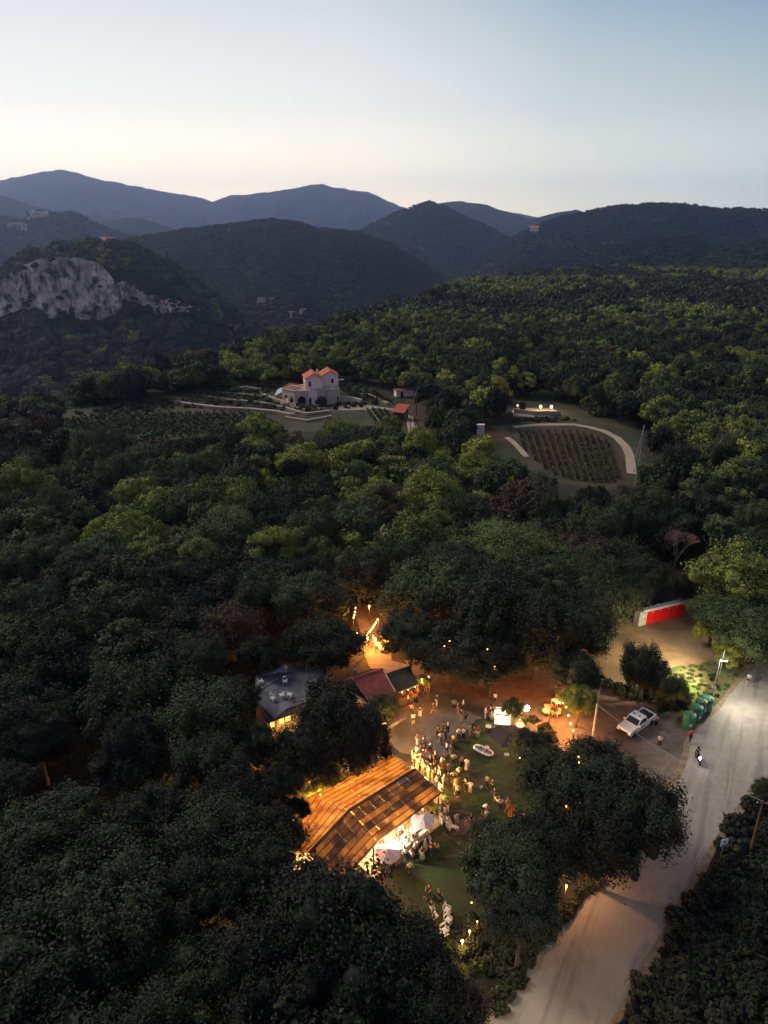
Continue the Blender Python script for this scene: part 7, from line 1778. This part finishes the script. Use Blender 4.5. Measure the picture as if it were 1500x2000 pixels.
# scooter with rider
def scooter():
    g = W(1362, 1487); rz = R_(-115+20); e = empty('scooter', (g.x, g.y, .03), rz, 'scooter with white headlight riding down the road', 'scooter')
    m_ = M['darkmetal']
    for x in (.62, -.55): wheel(e, (x, 0, .26), .26, .12)
    MB().ext([(-.75, -.13, .45), (-.2, -.13, .40), (-.1, -.13, .30), (.35, -.13, .28), (.42, -.13, .95), (.34, -.13, .95), (.28, -.13, .42), (-.05, -.13, .42), (-.12, -.13, .72), (-.75, -.13, .78)], (0, .26, 0)).build('body', m_, e)
    MB().box((-.42, 0, .79), (.62, .26, .08)).build('seat', M['rubber'], e)
    MB().tube([(.62, 0, .26), (.42, 0, .98)], .04, 6).build('fork', M['metal'], e); MB().tube([(.36, -.32, 1.04), (.40, 0, 1.0), (.36, .32, 1.04)], .022, 5).build('handlebar', M['darkmetal'], e)
    MB().ball((.52, 0, .90), .13, (1, 1, 1), 10, 8).build('headlight', M['headl'], e); MB().ball((.55, 0, .72), .08, (1, 1, 1), 8, 6).build('headlight', M['headl'], e)
    l = slight(e, (.70, 0, .88), (R_(68), 0, R_(-90)), 25, (.85, .85, 1), 80)
    P = POSE['sit']; q = e.matrix_basis @ Vector((-.36, 0, .36)); o = link('person', P['body'], None, tuple(q), (0, 0, rz+R_(90))); T(o, 'rider in black with dark helmet on the scooter', 'person')
    link('shirt', P['shirt'], o, color=CC['black']); link('trousers', P['trousers'], o, color=CC['dark']); MB().ball((0, .0, 1.18), .15, (1, 1.1, 1), 10, 8).build('helmet', M['rubber'], o, smooth=True)
scooter()
# ================================================================== road sign across the road
def sign():
    g = W(1406, 1683); e = empty('road_sign', (g.x, g.y, .01), R_(12), 'white and blue square sign on a post at the far road verge', 'sign'); h = 2.35
    MB().tube([(0, .05, 0), (0, .05, h+.3)], .035, 6).build('post', M['metal'], e)
    MB().box((0, 0, h), (.72, .03, .86)).build('panel', M['signwhite'], e)
    MB().box((0, -.022, h-.28), (.72, .012, .28)).build('blue_band', M['signblue'], e)
    MB().lathe([(.12, 0), (.12, .012)], n=16).build('round_emblem', M['signnavy'], e, loc=(.02, -.018, h+.10), rot=(R_(90), 0, 0))
    for k in range(3): MB().box((-.2+.2*k, -.032, h-.27), (.11, .008, .07)).build('mark', M['signwhite'], e)
M['signwhite'] = mat('sign_white', (.62, .70, .80), (.56, .64, .74), 2, .3); M['signblue'] = mat('sign_blue', (.05, .20, .60), None, 2, .3); M['signnavy'] = mat('sign_navy', (.03, .05, .15), None, 2, .4)
sign()
# ================================================================== parked cars in the far wood
def car(px, py, rz, col, label, lit=False, z0=None, group='cars parked along the forest road'):
    g = W(px, py); z = float(height(g.x, g.y)); e = empty('parked_car', (g.x, g.y, z), R_(rz), label, 'car', group)
    prof = [(2.1, .35), (2.15, .70), (1.2, .86), (-1.9, .92), (-2.1, .75), (-2.08, .35)]
    MB().ext([(x, -.85, zz) for x, zz in prof], (0, 1.7, 0)).build('body', M['carpaint'], e, color=col)
    cab = [(1.1, .85), (.45, 1.38), (-1.2, 1.42), (-1.85, .9)]
    P0 = [(x, -.80+(.12 if zz > 1 else 0), zz) for x, zz in cab]; P1 = [(x, .80-(.12 if zz > 1 else 0), zz) for x, zz in cab]
    o = MB(); o.add(P0+P1, [(3, 2, 1, 0), (4, 5, 6, 7)]+[(i, (i+1) % 4, 4+(i+1) % 4, 4+i) for i in range(4)]); o.build('window_band', M['glass'], e)
    MB().box((-.38, 0, 1.425), (1.5, 1.3, .03)).build('roof', M['carpaint'], e, color=col)
    for s in (-1, 1):
        for x in (1.3, -1.3): wheel(e, (x, s*.76, .32), .32, .2)
        MB().box((-2.09, s*.62, .74), (.08, .36, .16)).build('tail_light', M['tail'] if lit else M['red'], e); MB().box((2.12, s*.6, .62), (.08, .34, .14)).build('headlight', M['plastic'], e)
    return e
car(1405, 766, 78, (.03, .03, .035), 'dark car with two red tail lights glowing in the right-hand wood', True)
for k, (px, py, c, lb) in enumerate(((1418, 770, (.05, .05, .06), 'black car next after the one with glowing tail lights'), (1433, 776, (.4, .42, .45), 'silver car third in the line on the forest road'), (1450, 784, (.02, .03, .05), 'dark blue car in the middle of the forest road line'), (1468, 794, (.35, .35, .36), 'grey car before the last in the forest road line'), (1486, 806, (.03, .03, .03), 'last black car of the line at the right edge'))):
    car(px, py, -50-4*k, c, lb)
for k, (px, py, c, lb) in enumerate(((1222, 1030, (.3, .3, .32), 'grey car left in the dark row above the bare tree'), (1262, 1028, (.03, .03, .04), 'black car in the middle of the dark row above the bare tree'), (1296, 1026, (.75, .75, .75), 'white car in the dark row above the bare tree'))):
    car(px, py, -80+8*k, c, lb, group='cars parked in the dark row')
